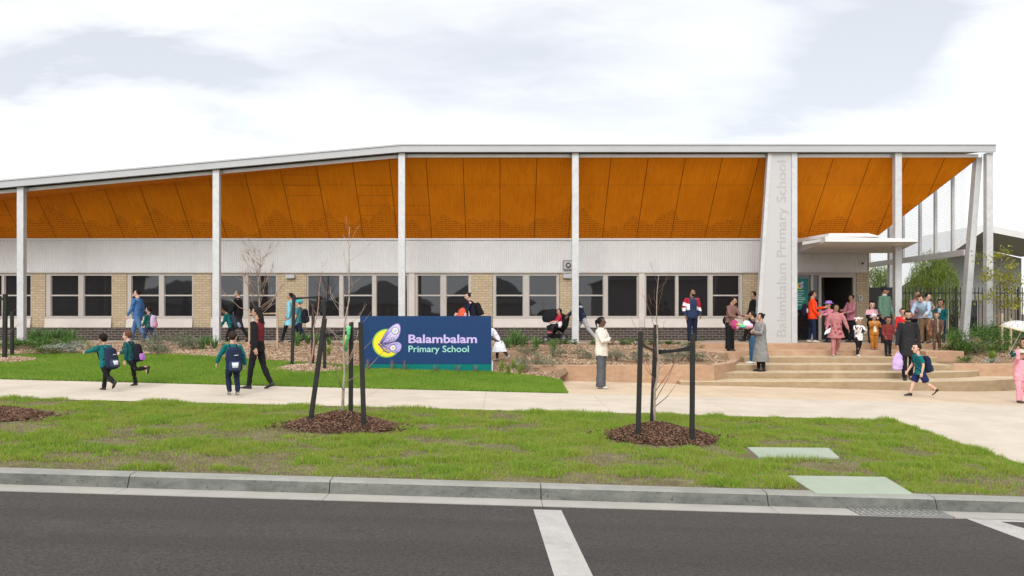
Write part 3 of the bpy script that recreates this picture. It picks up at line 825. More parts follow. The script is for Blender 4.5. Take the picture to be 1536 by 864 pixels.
for a, b in ((613.3, 622.2), (958.3, 966.7)):      # steel mullions between the window groups
    s = MB(); s.box(wx(a), wx(b), YW - 0.03, YW + 0.15, wz(491), wz(409.3)); s.build('window_post', M_SILL, school)

# entrance: fixed light, sliding door opening, lobby behind it
ze = TERR + 0.005; zh = wz(409)
ent = MB()
ent.box(wx(1180), wx(1284.3), YW + 0.02, YW + 0.14, wz(412.5), zh)
for a, b in ((1216.5, 1220.5), (1228.5, 1232.5), (1280.5, 1284.2)): ent.box(wx(a), wx(b), YW + 0.02, YW + 0.14, ze, wz(412.7))
ent.box(wx(1232.5), wx(1280.4), YW + 0.03, YW + 0.13, wz(416), wz(412.7))
dr = ent.build('door_frame', M_FRAME, school)
gl = MB(); gl.box(wx(1180), wx(1216.4), YW + 0.08, YW + 0.09, ze, wz(412.7)); gl.box(wx(1220.6), wx(1228.4), YW + 0.08, YW + 0.09, ze, wz(412.7)); gl.build('door_glass', M_GLASS, dr)
lob = MB()
lob.box(wx(1180), wx(1216), YW + 0.45, YW + 0.5, TERR, 3.6)
lob.box(wx(1226), wx(1296), YW + 3.4, YW + 3.5, TERR, 3.6); lob.box(wx(1226) - 0.1, wx(1226), YW + 0.45, YW + 3.39, TERR, 3.6); lob.box(wx(1296), wx(1296) + 0.1, YW + 0.45, YW + 3.39, TERR, 3.6)
lob.build('lobby_wall', mat('lobby_wall', (0.42, 0.41, 0.40), 0.7), school)
lob = MB(); lob.box(wx(1226), wx(1296), YW + 0.41, YW + 3.39, 3.3, 3.36); lob.build('lobby_ceiling', mat('lobby_ceiling', (0.5, 0.49, 0.48), 0.8), school)

# roof, fascia, beam
YF = 28.0
def ztop(x): return 7.125 if x >= -3.14 else 7.125 - 0.0897 * (-3.14 - x)
XRF = 15.78
mb = MB()
for x0, x1 in ((XL, -3.14), (-3.14, XRF)):
    b = [(x0, YF, ztop(x0) - 0.235), (x1, YF, ztop(x1) - 0.235), (x1, YF + 0.12, ztop(x1) - 0.235), (x0, YF + 0.12, ztop(x0) - 0.235)]
    t = [(x0, YF, ztop(x0)), (x1, YF, ztop(x1)), (x1, YF + 0.12, ztop(x1)), (x0, YF + 0.12, ztop(x0))]
    mb.hexa(b, t)
    b = [(x0, YF - 0.03, ztop(x0) - 0.03), (x1, YF - 0.03, ztop(x1) - 0.03), (x1, YF - 0.003, ztop(x1) - 0.03), (x0, YF - 0.003, ztop(x0) - 0.03)]
    t = [(p[0], p[1], p[2] + 0.045) for p in b]; mb.hexa(b, t)
mb.build('fascia', M_FASCIA, school)
mb = MB()
pl = [(-3.14, YF + 0.125), (15.45, YF + 0.125), (15.45, 28.5), (13.0, 31.0), (13.0, 45), (-3.14, 45)]
mb.prism(pl, lambda x, y: 6.95 - 0.0 * y, lambda x, y: 7.08)
mb.prism([(XL, YF + 0.125), (-3.14, YF + 0.125), (-3.14, 45), (XL, 45)], lambda x, y: ztop(x) - 0.175, lambda x, y: ztop(x) - 0.045)
mb.build('roof', M_FASCIA, school)
mb = MB(); dz0, dz1 = 0.345, 0.245
seg = [(XL, -3.14), (-3.14, 8.62), (9.6, 15.42)]
for x0, x1 in seg:
    for (ya, yb, za, zb) in ((28.36, 28.372, dz0, dz1), (28.372, 28.44, dz0, dz0 - 0.012), (28.372, 28.44, dz1 + 0.012, dz1)):
        mb.hexa([(x0, ya, ztop(x0) - za), (x1, ya, ztop(x1) - za), (x1, yb, ztop(x1) - za), (x0, yb, ztop(x0) - za)],
                [(x0, ya, ztop(x0) - zb), (x1, ya, ztop(x1) - zb), (x1, yb, ztop(x1) - zb), (x0, yb, ztop(x0) - zb)])
mb.build('eaves_beam', m_galv('beam_steel', (0.74, 0.78, 0.80), 6), school)
# soffit of perforated ply panels with open joints over a dark backing
def m_soffit():
    t = NT('soffit_ply')
    uv = t.new('ShaderNodeUVMap').outputs[0]
    sx = t.new('ShaderNodeSeparateXYZ'); t.l.new(uv, sx.inputs[0]); u, v = sx.outputs[0], sx.outputs[1]
    def vec(a, b):
        c = t.new('ShaderNodeCombineXYZ')
        for i, q in enumerate((a, b)):
            if isinstance(q, (int, float)): c.inputs[i].default_value = q
            else: t.l.new(q, c.inputs[i])
        return c.outputs[0]
    iu = t.math('FLOOR', t.math('DIVIDE', u, 1.2)); iv = t.math('FLOOR', t.math('DIVIDE', v, 2.4))
    wn = t.new('ShaderNodeTexWhiteNoise', noise_dimensions='2D'); t.l.new(vec(iu, iv), wn.inputs['Vector'])
    grain = t.noise(vec(t.math('MULTIPLY', u, 9.0), t.math('MULTIPLY', v, 1.1)), 1.0, 6, 0.65, dist=1.6)
    blot = t.noise(vec(u, v), 0.9, 4, 0.6)
    k = t.math('ADD', t.math('MULTIPLY', grain, 0.6), t.math('MULTIPLY', blot, 0.4))
    c = t.ramp(k, [(0.32, SOFF[0]), (0.5, SOFF[1]), (0.68, SOFF[2])])
    c = t.mix(t.math('MULTIPLY', wn.outputs['Value'], 0.22), c, SOFF[3])
    # rows of slots rising to a hill-shaped outline
    hill = t.math('ADD', t.math('MULTIPLY', t.noise(vec(u, 0.0), 0.62, 2, 0.5), 4.2), -1.15)
    hill = t.math('MULTIPLY', t.math('FLOOR', t.math('DIVIDE', hill, 0.09)), 0.09)
    mask = t.math('LESS_THAN', v, hill)
    br = t.new('ShaderNodeTexBrick'); br.offset = 0.5
    br.inputs['Scale'].default_value = 1; br.inputs['Brick Width'].default_value = 0.27; br.inputs['Row Height'].default_value = 0.092
    br.inputs['Mortar Size'].default_value = 0.010; br.inputs['Mortar Smooth'].default_value = 0.3
    t.l.new(vec(u, v), br.inputs['Vector'])
    dash = t.math('MULTIPLY', br.outputs['Fac'], t.ramp(t.noise(vec(t.math('MULTIPLY', u, 1.0), t.math('MULTIPLY', v, 8.0)), 3.0, 3, 0.6), [(0.35, 0.2), (0.6, 1.0)]))
    slots = t.math('MULTIPLY', mask, dash)
    # scalloped rows on some panels
    sc = t.math('ABSOLUTE', t.math('SINE', t.math('MULTIPLY', u, 21.0)))
    fv = t.math('FRACT', t.math('DIVIDE', t.math('SUBTRACT', v, t.math('MULTIPLY', sc, 0.03)), 0.43))
    row = t.math('MULTIPLY', t.math('GREATER_THAN', sc, 0.35), t.math('LESS_THAN', t.math('ABSOLUTE', t.math('SUBTRACT', fv, 0.5)), 0.04))
    wn2 = t.new('ShaderNodeTexWhiteNoise', noise_dimensions='2D'); t.l.new(vec(t.math('ADD', iu, 31.0), t.math('FLOOR', t.math('DIVIDE', v, 0.86))), wn2.inputs['Vector'])
    sel = t.math('GREATER_THAN', wn2.outputs['Value'], 0.87)
    scal = t.math('MULTIPLY', t.math('MULTIPLY', row, sel), t.math('GREATER_THAN', v, hill))
    c = t.mix(t.math('MULTIPLY', mask, t.ramp(blot, [(0.35, 0.03), (0.65, 0.15)])), c, (0.26, 0.055, 0.004))
    c = t.mix(t.math('MULTIPLY', slots, 0.75), c, (0.10, 0.022, 0.003))
    c = t.mix(t.math('MULTIPLY', scal, 0.36), c, (0.12, 0.028, 0.004))
    t.col(c); t.rough(0.6); t.set('Specular IOR Level', 0.08); return t.m
M_SOFFIT = m_soffit()
ZS0, ZS1, YS1 = wz(359.2), 6.79, 28.47
L_S = math.hypot(ZS1 - ZS0, YW - YS1)
def sof(x, t): return (x, YW - (YW - YS1) * t, ZS0 + (ZS1 - ZS0) * t)
def zr(x): return ztop(x) - 0.335
def tcap(x): return min(1.0, (zr(x) - ZS0) / (ZS1 - ZS0))
def clip(poly, fn):
    outp = []
    for i in range(len(poly)):
        a, b = poly[i], poly[(i + 1) % len(poly)]; fa, fb = fn(a), fn(b)
        if fa >= 0: outp.append(a)
        if (fa >= 0) != (fb >= 0):
            k = fa / (fa - fb); outp.append((lerp(a[0], b[0], k), lerp(a[1], b[1], k)))
    return outp
mb = MB(); uvs = []; G = 0.0085
tm = 2.4 / L_S
x = -27.6
while x < 15.6:
    for t0, t1 in ((0, tm), (tm, 1.0)):
        p = [(x + G, t0 + (0.002 if t0 else 0)), (x + 1.2 - G, t0 + (0.002 if t0 else 0)), (x + 1.2 - G, t1), (x + G, t1)]
        p = clip(p, lambda q: 13.12 + 2.35 * q[1] - q[0])
        if len(p) > 2: p = clip(p, lambda q: (7.125 - 0.335 - 0.0897 * (-3.14 - q[0]) - ZS0) / (ZS1 - ZS0) - q[1] if x < -3.14 else 1)
        if len(p) > 2:
            mb.add([sof(*q) for q in p], [tuple(range(len(p)))]); uvs += [(q[0], q[1] * L_S) for q in p]
    if x < -3.3:     # level piece behind the dropping eaves
        n = 4; q = []
        xa, xb = x + G, min(x + 1.2 - G, -3.2)
        P = [(xa, YS1 - 0.02), (xb, YS1 - 0.02), (xb, YW - (YW - YS1) * tcap(xb) - 0.004), (xa, YW - (YW - YS1) * tcap(xa) - 0.004)]
        if P[3][1] - P[0][1] > 0.03:
            mb.add([(a, b, zr(a)) for a, b in P], [(0, 1, 2, 3)]); uvs += [(a, L_S * tcap(a) + 3 + (YW - b)) for a, b in P]
    x += 1.2
so = mb.build('soffit', M_SOFFIT, school, fix=False)
uvl = so.data.uv_layers.new(name='UVMap')
for li, lp in enumerate(so.data.loops): uvl.data[li].uv = uvs[lp.vertex_index]
mb = MB()
P = [(XL, 0), (13.12, 0), (15.46, 1), (-3.14, 1), (XL, tcap(XL))]
dn = Vector((0, 0.03, 0.03))
mb.add([Vector(sof(*q)) + dn for q in P], [tuple(range(5))])
mb.build('soffit_backing', mat('soffit_backing', (0.06, 0.02, 0.006), 0.8), school)
mb = MB(); e0, e1 = sof(13.12, 0), sof(15.47, 1)     # edge trim along the cut end
mb.tube([Vector(e0) + Vector((0.02, 0.02, 0.02)), Vector(e1) + Vector((0.02, 0.02, 0.02))], 0.03, 4); mb.build('soffit_trim', mat('soffit_trim', (0.42, 0.17, 0.04), 0.5), school)

# columns
ZCB = TERR - 0.05
for px in (-268, 30, 323.7, 602.4, 863.2, 1348, 1485):
    xc = (px - PX0) * 28.14 / F
    mb = MB(); hw = 0.105; zt2 = ztop(xc) - 0.24
    # an H section: two flanges and a web
    mb.box(xc - hw, xc + hw, 28.14, 28.165, ZCB, zt2); mb.box(xc - hw, xc + hw, 28.325, 28.35, ZCB, zt2); mb.box(xc + 0.02, xc + hw - 0.003, 28.166, 28.324, ZCB, zt2); mb.box(xc - hw + 0.003, xc - 0.06, 28.166, 28.324, ZCB, zt2)
    col = mb.build('column', M_COLUMN, school, bevel=0.004)
    mb = MB(); mb.box(xc - 0.16, xc + 0.16, 28.1, 28.4, ZCB - 0.01, TERR + 0.018); mb.build('base_plate', M_GALV, col)
    mb = MB()
    for sgn in (-1, 1):
        for zz_ in (0.27, 0.32): mb.tube([(xc + sgn * 0.155, 28.352, zt2 + 0.235 - zz_), (xc + sgn * 0.155, 28.335, zt2 + 0.235 - zz_)], 0.014, 6)
    mb.build('bolts', mat('bolt_dark', (0.12, 0.12, 0.12), 0.5), col)

# entry canopy: thin folded wedge
mb = MB()
xb0, xb1 = wx(1196), wx(1342)
S27 = F / 26.6
xf0, xf1 = (1238 - PX0) / S27, (1379 - PX0) / S27
zbk, zfr = wz(379.8), ZC + (PY0 - 362.5) / S27
mb.add([(xb0, 30.97, zbk), (xb1, 30.97, zbk), (xf1, 26.6, zfr), (xf0, 26.6, zfr),
        (xb0, 30.97, zbk + 0.34), (xb1, 30.97, zbk + 0.30), (xf1 - 0.22, 26.68, zfr + 0.10), (xf0, 26.6, zfr + 0.16)],
       [(0, 1, 2, 3), (7, 6, 5, 4), (3, 2, 6, 7), (2, 1, 5, 6), (1, 0, 4, 5), (0, 3, 7, 4)])
cp = mb.build('canopy', M_WHITE, school, bevel=0.004)
mb = MB(); mb.hexa([(xf0 + 0.15, 26.75, zfr + 0.165), (xf0 + 1.75, 26.75, zfr + 0.165), (xf0 + 2.4, 30.9, zbk + 0.30), (xf0 + 0.2, 30.9, zbk + 0.30)],
                   [(xf0 + 0.2, 26.8, zfr + 0.27), (xf0 + 1.4, 26.8, zfr + 0.27), (xf0 + 1.9, 30.9, zbk + 0.45), (xf0 + 0.3, 30.9, zbk + 0.45)])
mb.build('canopy_upstand', M_WHITE, cp)
mb = MB(); mb.hexa([(9.62, 28.0, 3.93), (10.05, 26.9, 3.98), (10.3, 27.3, 3.98), (9.85, 28.6, 3.93)], [(9.62, 28.0, 4.03), (10.05, 26.9, 4.06), (10.3, 27.3, 4.06), (9.85, 28.6, 4.03)])
mb.build('canopy_bracket', M_WHITE, cp)

# small fixtures on the wall
def boxy(name, px0, px1, py0, py1, d, m, label, cat, extra=None, y=None):
    yy = YW if y is None else y
    t = thing(name, label, cat, (wx((px0 + px1) / 2), yy, wz(py1)))
    mb = MB(); mb.box(wx(px0), wx(px1), yy - d, yy - 0.033 if y is None else yy, wz(py1), wz(py0)); mb.build('housing', m, t, bevel=0.006)
    return t
lt = boxy('wall_light', 429.5, 443, 412, 417, 0.16, M_FASCIA, 'small grey wall light high on the wide brick pier near the bare garden tree', 'wall light')
MB().box(wx(431), wx(441.5), YW - 0.15, YW - 0.05, wz(417.6), wz(417.05)).build('lens', mat('light_lens', (0.5, 0.5, 0.48), 0.3), lt)
lt = boxy('wall_light', 844.5, 858, 411, 417, 0.16, M_FASCIA, 'small grey wall light on the brick pier just under the loudspeaker box', 'wall light')
MB().box(wx(846), wx(856.5), YW - 0.15, YW - 0.05, wz(417.6), wz(417.05)).build('lens', mat('light_lens', (0.5, 0.5, 0.48), 0.3), lt)
ls = boxy('loudspeaker', 844.2, 858.6, 390.5, 404.5, 0.14, M_FASCIA, 'square grey loudspeaker box with round horn on the corrugated band', 'loudspeaker')
mb = MB(); c_ = (wx(852), 0, wz(398.2)); mb.tube([(c_[0], YW - 0.142, c_[2]), (c_[0], YW - 0.175, c_[2])], [0.07, 0.095], 16); mb.build('horn', mat('horn_dark', (0.05, 0.055, 0.045), 0.5), ls)
mb = MB(); mb.tube([(c_[0], YW - 0.176, c_[2]), (c_[0], YW - 0.185, c_[2])], 0.045, 12); mb.build('horn_center', M_FASCIA, ls)
mb = MB()
for q in ((844.2, 845.4, 390.5, 404.5), (857.4, 858.6, 390.5, 404.5), (845.4, 857.4, 390.5, 391.7), (845.4, 857.4, 403.3, 404.5)): mb.box(wx(q[0]), wx(q[1]), YW - 0.155, YW - 0.143, wz(q[3]), wz(q[2]))
mb.build('rim', mat('speaker_rim', (0.22, 0.23, 0.22), 0.5), ls)
cmr = thing('security_camera', 'small dark security camera on the corrugated wall beside the entrance canopy', 'camera', (wx(1291.5), YW, wz(396)))
MB().box(wx(1289), wx(1293.5), YW - 0.1, YW - 0.033, wz(397), wz(393)).build('housing', M_WHITE, cmr, bevel=0.01)
MB().ball((wx(1292), YW - 0.12, wz(395.5)), 0.04).build('lens', mat('camera_lens', (0.02, 0.02, 0.02), 0.2), cmr, True)
itc = thing('intercom', 'grey metal intercom plate on the brick pier right of the door', 'intercom', (wx(1290.5), YW, wz(452)))
MB().box(wx(1287.8), wx(1293.2), YW - 0.05, YW - 0.002, wz(451.5), wz(443)).build('plate', M_GALV, itc, bevel=0.005)
MB().box(wx(1289.3), wx(1291.7), YW - 0.056, YW - 0.051, wz(447.5), wz(444.5)).build('screen', M_GLASS, itc)
MB().tube([(wx(1290.5), YW - 0.052, wz(449.6)), (wx(1290.5), YW - 0.06, wz(449.6))], 0.018, 8).build('button', mat('horn_dark', (0.05, 0.055, 0.045)), itc)

# ------------------------------------------------------------------ lettering helper
def text_mesh(body, size, mats, parent, name, matrix, extrude=0.006, bold=0.0, width=None, spacing=1.0):
    cu = bpy.data.curves.new(name, 'FONT'); cu.body = body; cu.size = size; cu.extrude = extrude; cu.offset = bold; cu.resolution_u = 4
    cu.space_character = spacing
    tmp = bpy.data.objects.new('tmp', cu); COL.objects.link(tmp)
    dg = bpy.context.evaluated_depsgraph_get(); me = bpy.data.meshes.new_from_object(tmp.evaluated_get(dg))
    bpy.data.objects.remove(tmp); bpy.data.curves.remove(cu)
    xs_ = [v.co.x for v in me.vertices]; s = 1.0
    if width: s = width / (max(xs_) - min(xs_))
    x0 = min(xs_)
    for v in me.vertices: v.co.x = (v.co.x - x0) * s
    me.transform(matrix); me.name = name
    if me.materials: me.materials.clear()
    o = link(name, me, mats, parent); return o

# ------------------------------------------------------------------ blade sign at the entrance
def m_perf():
    t = NT('perforated_panel'); co = t.coord('Object')
    vo = t.new('ShaderNodeTexVoronoi', feature='F1'); vo.inputs['Scale'].default_value = 34; vo.inputs['Randomness'].default_value = 0
    t.l.new(co, vo.inputs['Vector'])
    c = t.mix(t.ramp(vo.outputs['Distance'], [(0.20, 0.34), (0.34, 0.0)]), (0.46, 0.46, 0.46), (0.25, 0.245, 0.24))
    t.col(c); t.rough(0.5); return t.m
Y2 = 28.16; S2 = F / Y2
def fx(px): return (px - PX0) / S2
def fz(py): return ZC - (py - PY0) / S2
fin = thing('blade_sign', 'tall pale tapered blade sign with vertical grey lettering between two steel posts', 'sign', (fx(1165), Y2, TERR))
zb, zt = TERR - 0.02, 6.885
MB().hexa([(fx(1139.5), Y2, zb), (fx(1187), Y2, zb), (fx(1187), Y2 + 0.05, zb), (fx(1139.5), Y2 + 0.05, zb)],
          [(fx(1157.5), Y2, zt), (fx(1187), Y2, zt), (fx(1187), Y2 + 0.05, zt), (fx(1157.5), Y2 + 0.05, zt)]).build('panel', m_perf(), fin)
MB().hexa([(fx(1133), Y2 - 0.02, zb), (fx(1139.3), Y2 - 0.02, zb), (fx(1139.3), Y2 + 0.2, zb), (fx(1133), Y2 + 0.2, zb)],
          [(fx(1152), Y2 - 0.02, zt), (fx(1157.3), Y2 - 0.02, zt), (fx(1157.3), Y2 + 0.2, zt), (fx(1152), Y2 + 0.2, zt)]).build('post', M_COLUMN, fin, bevel=0.004)
MB().box(fx(1187.3), fx(1195.8), Y2 - 0.02, Y2 + 0.2, zb, zt).build('post', M_COLUMN, fin, bevel=0.004)
mtx = Matrix.Translation(Vector((fx(1179.0), Y2 - 0.004, fz(505))) - Vector(fin.location)) @ Matrix.Rotation(R(90), 4, 'Y').inverted() @ Matrix.Rotation(R(90), 4, 'X')
text_mesh('Balambalam Primary School', 0.43, mat('blade_letter', (0.375, 0.37, 0.37), 0.5), fin, 'lettering', mtx, 0.003, 0.0, width=(505 - 241) / S2)

# ------------------------------------------------------------------ school sign board on the lawn
YS = 22.3; SS = F / YS
def sxp(px): return (px - PX0) / SS
def szp(py): return ZC - (py - PY0) / SS
M_NAVY = mat('sign_navy', (0.012, 0.042, 0.125), 0.5, 0.05, 1.5, spec=0.15)
sign = thing('school_sign', 'navy blue school name board with yellow moon and lilac butterfly on the lawn edge', 'sign', (sxp(638), YS, 0.30))
x0, x1, ztp = sxp(540), sxp(737), szp(474)
MB().box(x0, x1, YS, YS + 0.16, szp(546), ztp).build('board', M_NAVY, sign, bevel=0.004)
MB().box(x0 + 0.002, x1 - 0.002, YS + 0.002, YS + 0.158, 0.12, szp(546.2)).build('base_band', mat('sign_teal', (0.0, 0.145, 0.13), 0.5, 0.06, spec=.15), sign)
MB().box(x1 + 0.004, x1 + 0.04, YS + 0.05, YS + 0.12, 0.1, szp(541)).build('end_post', M_WHITE, sign)
for i, jx in enumerate((606, 689)):
    MB().box(sxp(jx), sxp(jx) + 0.006, YS - 0.0012, YS - 0.0004, szp(545.8), ztp - 0.01).build('panel_seam', mat('seam', (0.018, 0.048, 0.125), 0.5), sign)
def lp(cx, cy): return (sxp(530 + cx / 6.98), szp(465 + cy / 6.98))
def flat_poly(pts, y, name, m, parent, th=0.003, cat=True):
    return MB().vprism([lp(*p) for p in pts], y, y + th).build(name, m, parent)
def circ(cx, cy, r, n=36): return [(cx + r * math.cos(2 * PI * k / n), cy + r * math.sin(2 * PI * k / n)) for k in range(n)]
def crescent(cx, cy, r, bx, by, br, n=60):
    P = [(cx + r * math.cos(2 * PI * k / n), cy + r * math.sin(2 * PI * k / n)) for k in range(n)]
    ins = [math.hypot(p[0] - bx, p[1] - by) < br for p in P]
    k0 = next(k for k in range(n) if ins[k - 1] and not ins[k])
    outer = []
    k = k0
    while not ins[k % n]: outer.append(P[k % n]); k += 1
    a0 = math.atan2(outer[-1][1] - by, outer[-1][0] - bx); a1 = math.atan2(outer[0][1] - by, outer[0][0] - bx)
    cc = math.atan2(cy - by, cx - bx)
    while a0 < cc - PI: a0 += 2 * PI
    while a0 > cc + PI: a0 -= 2 * PI
    while a1 < cc - PI: a1 += 2 * PI
    while a1 > cc + PI: a1 -= 2 * PI
    inner = [(bx + br * math.cos(lerp(a0, a1, i / 20)), by + br * math.sin(lerp(a0, a1, i / 20))) for i in range(1, 20)]
    return outer + inner
def spline(pts, k=5):
    n = len(pts); o = []
    for i in range(n):
        p0, p1, p2, p3 = (Vector(pts[(i + d) % n]) for d in (-1, 0, 1, 2))
        for j in range(k):
            t = j / k; o.append(tuple(0.5 * ((2 * p1) + (-p0 + p2) * t + (2 * p0 - 5 * p1 + 4 * p2 - p3) * t * t + (-p0 + 3 * p1 - 3 * p2 + p3) * t ** 3)))
    return o
def grow(pts, d):
    c = (sum(p[0] for p in pts) / len(pts), sum(p[1] for p in pts) / len(pts))
    o = []
    n = len(pts)
    for i in range(n):
        a, b = Vector(pts[i - 1]), Vector(pts[(i + 1) % n]); t = (b - a); nn = Vector((t.y, -t.x)).normalized()
        if nn.dot(Vector(pts[i]) - Vector(c)) < 0: nn = -nn
        o.append((pts[i][0] + nn.x * d, pts[i][1] + nn.y * d))
    return o
C_ = lambda n, c: mat(n, c, 0.45, 0.02, 3)
M_LIME, M_YEL, M_LIL, M_PUR = C_('logo_lime', (0.22, 0.48, 0.04)), C_('logo_yellow', (0.80, 0.62, 0.02)), C_('logo_lilac', (0.42, 0.36, 0.68)), C_('logo_purple', (0.10, 0.065, 0.22))
M_CRM, M_GRN, M_BLU, M_ORG, M_PAL = C_('logo_cream', (0.72, 0.70, 0.62)), C_('logo_green', (0.30, 0.60, 0.25)), C_('logo_blue', (0.03, 0.16, 0.40)), C_('logo_orange', (0.75, 0.33, 0.10)), C_('logo_pale', (0.58, 0.52, 0.80))
def strip(a, b, wd):
    a, b = Vector(a), Vector(b); d = (b - a).normalized(); n = Vector((-d.y, d.x)) * wd / 2
    return [tuple(a + n), tuple(a - n), tuple(b - n * 0.4), tuple(b + n * 0.4)]
def logo(parent, fmap, y, s=1.0):
    def fp(pts, k, name, m, par=None): return MB().vprism([fmap(*p) for p in pts], y - 0.003 * (k + 1) * s, y - 0.003 * k * s - 0.0004).build(name, m, par or parent)
    fp(crescent(350, 348, 150, 425, 305, 108), 0, 'moon_rim', M_LIME)
    fp(crescent(352, 348, 137, 425, 305, 114), 1, 'moon', M_YEL)
    up = spline([(275, 352), (298, 300), (336, 238), (383, 182), (430, 148), (462, 139), (487, 152), (498, 190), (494, 235), (478, 278), (455, 310), (425, 331), (380, 345), (330, 356)])
    lo = spline([(288, 366), (340, 357), (390, 345), (440, 331), (476, 335), (500, 351), (508, 377), (502, 405), (490, 430), (468, 446), (438, 452), (400, 442), (352, 420), (315, 394)])
    wu = fp(up, 2, 'upper_wing', M_PUR); wl = fp(lo, 2, 'lower_wing', M_PUR)
    fp(grow(up, -5), 3, 'wing_fill', M_LIL, wu); fp(grow(lo, -5), 3, 'wing_fill', M_LIL, wl)
    fp(grow(up, -13)[18:46] + [(330, 300)], 4, 'wing_highlight', M_PAL, wu)
    for a, b in (((285, 350), (420, 190)), ((285, 352), (400, 255)), ((290, 354), (440, 300)), ((290, 352), (380, 215)), ((300, 356), (400, 330)), ((282, 340), (360, 225))): fp(strip(a, b, 7), 5, 'wing_vein', M_PUR, wu)
    for a, b in (((300, 366), (400, 362)), ((300, 368), (385, 395)), ((310, 374), (400, 425)), ((400, 362), (470, 352)), ((440, 440), (480, 420))): fp(strip(a, b, 6), 5, 'wing_vein', M_PUR, wl)
    for cx, cy, rs, ms, par in ((440, 217, (40, 34, 22, 11), (M_PUR, M_CRM, M_PAL, M_GRN), wu), (402, 302, (21, 16, 9), (M_PUR, M_CRM, M_BLU), wu), (415, 395, (35, 30, 24, 11), (M_PUR, M_PAL, M_CRM, M_ORG), wl)):
        for i, (r_, m_) in enumerate(zip(rs, ms)): fp(circ(cx, cy, r_, 24), 6 + i, 'wing_spot', m_, par)
    fp(spline([(256, 354), (270, 350), (284, 364), (304, 390), (334, 422), (366, 436), (384, 440), (372, 448), (340, 441), (306, 412), (280, 380)], 3), 5, 'butterfly_body', M_PUR)
logo(sign, lp, YS)
def sign_text(body, pxl, pxr, pyb, cap, m, bold, name):
    mt = Matrix.Translation(Vector((sxp(pxl), YS - 0.006, szp(pyb))) - Vector(sign.location)) @ Matrix.Rotation(R(90), 4, 'X')
    text_mesh(body, cap / SS / 0.70, m, sign, name, mt, 0.005, bold, width=(pxr - pxl) / SS)
sign_text('Balambalam', 612.8, 715.5, 514.2, 12.2, C_('letter_lilac', (0.50, 0.40, 0.72)), 0.0075, 'lettering')
sign_text('Primary School', 612.8, 703.2, 528.0, 9.6, C_('letter_mint', (0.30, 0.62, 0.55)), 0.002, 'lettering')

# teal poster on the door glass
M_TEAL = mat('poster_teal', (0.006, 0.16, 0.145), 0.5, 0.05)
pw = YW + 0.06
post = thing('poster', 'teal welcome poster with moon logo and lines of text behind the door glass', 'poster', (wx(1204), pw, wz(465)))
MB().box(wx(1194), wx(1213.2), pw, pw + 0.008, wz(464.5), wz(418)).build('sheet', M_TEAL, post)
def pmap(cx, cy): return (wx(1196.2 + (cx - 205) / 300 * 10.0), wz(421.8 + (cy - 140) / 350 * 11.5))
logo(post, pmap, pw, 0.4)
mb = MB()
for i, (py, l, r_) in enumerate(((436.5, 1196, 1207), (440.5, 1196, 1206.5), (443.8, 1196.5, 1204), (447, 1196, 1208.5), (449.5, 1196, 1209), (452.8, 1196, 1205.5), (457.5, 1196, 1203))):
    x = wx(l); 
    while x < wx(r_):
        w_ = random.uniform(0.015, 0.04); mb.box(x, min(x + w_, wx(r_)), pw - 0.002, pw - 0.0003, wz(py) - 0.012, wz(py) + 0.016 + 0.01 * random.random()); x += w_ + 0.008
mb.build('text_lines', C_('poster_text', (0.35, 0.62, 0.55)), post)

# ------------------------------------------------------------------ mesh screen at the end of the building
scr = thing('mesh_screen', 'tall see-through wire mesh screen on steel posts closing the end of the roof', 'screen', (15.2, 28.6, TERR))
XM = 15.2
def pe(px): return XM * F / (px - PX0)
zbm = ZC + (PY0 - 374.5) * pe(1455) / F
Y0m, Y1m = 28.75, 36.4
MB().box(XM - 0.05, XM + 0.05, Y0m, Y1m, zbm - 0.17, zbm + 0.03).build('beam', M_GALV, scr, bevel=0.004)
for px in (1304, 1355, 1380, 1403, 1429):
    y = pe(px); MB().box(XM - 0.04, XM + 0.04, y - 0.06, y + 0.06, zbm + 0.031, 6.72).build('post', M_COLUMN, scr)
y = pe(1330.5); MB().box(XM + 0.055, XM + 0.2, y - 0.1, y + 0.1, TERR - 0.1, 6.72).build('post', M_COLUMN, scr)
MB().hexa([(14.93, 28.45, TERR - 0.3), (15.13, 28.45, TERR - 0.3), (15.13, 28.72, TERR - 0.3), (14.93, 28.72, TERR - 0.3)],
          [(15.42, 28.45, 6.80), (15.60, 28.45, 6.80), (15.60, 28.72, 6.80), (15.42, 28.72, 6.80)]).build('leaning_post', M_COLUMN, scr, bevel=0.004)
V = []; T = []
def bar(x0, x1, y0, y1, z0, z1):
    k = len(V); V.extend([(x0,y0,z0),(x1,y0,z0),(x1,y1,z0),(x0,y1,z0),(x0,y0,z1),(x1,y0,z1),(x1,y1,z1),(x0,y1,z1)])
    T.extend([tuple(k + i for i in f) for f in [(3,2,1,0),(4,5,6,7),(0,1,5,4),(1,2,6,5),(2,3,7,6),(3,0,4,7)]])
y = Y0m + 0.02
while y < Y1m: bar(XM + 0.042, XM + 0.0445, y, y + 0.006, zbm + 0.03, 6.72); y += 0.075
z = zbm + 0.05
while z < 6.72: bar(XM + 0.0455, XM + 0.048, Y0m, Y1m, z, z + 0.006); z += 0.058
V = np.array(V) - np.array(scr.location)
np_mesh('wire_mesh', V, np.array(T), mat('wire', (.36, .34, .335), .5), scr, False, 4)

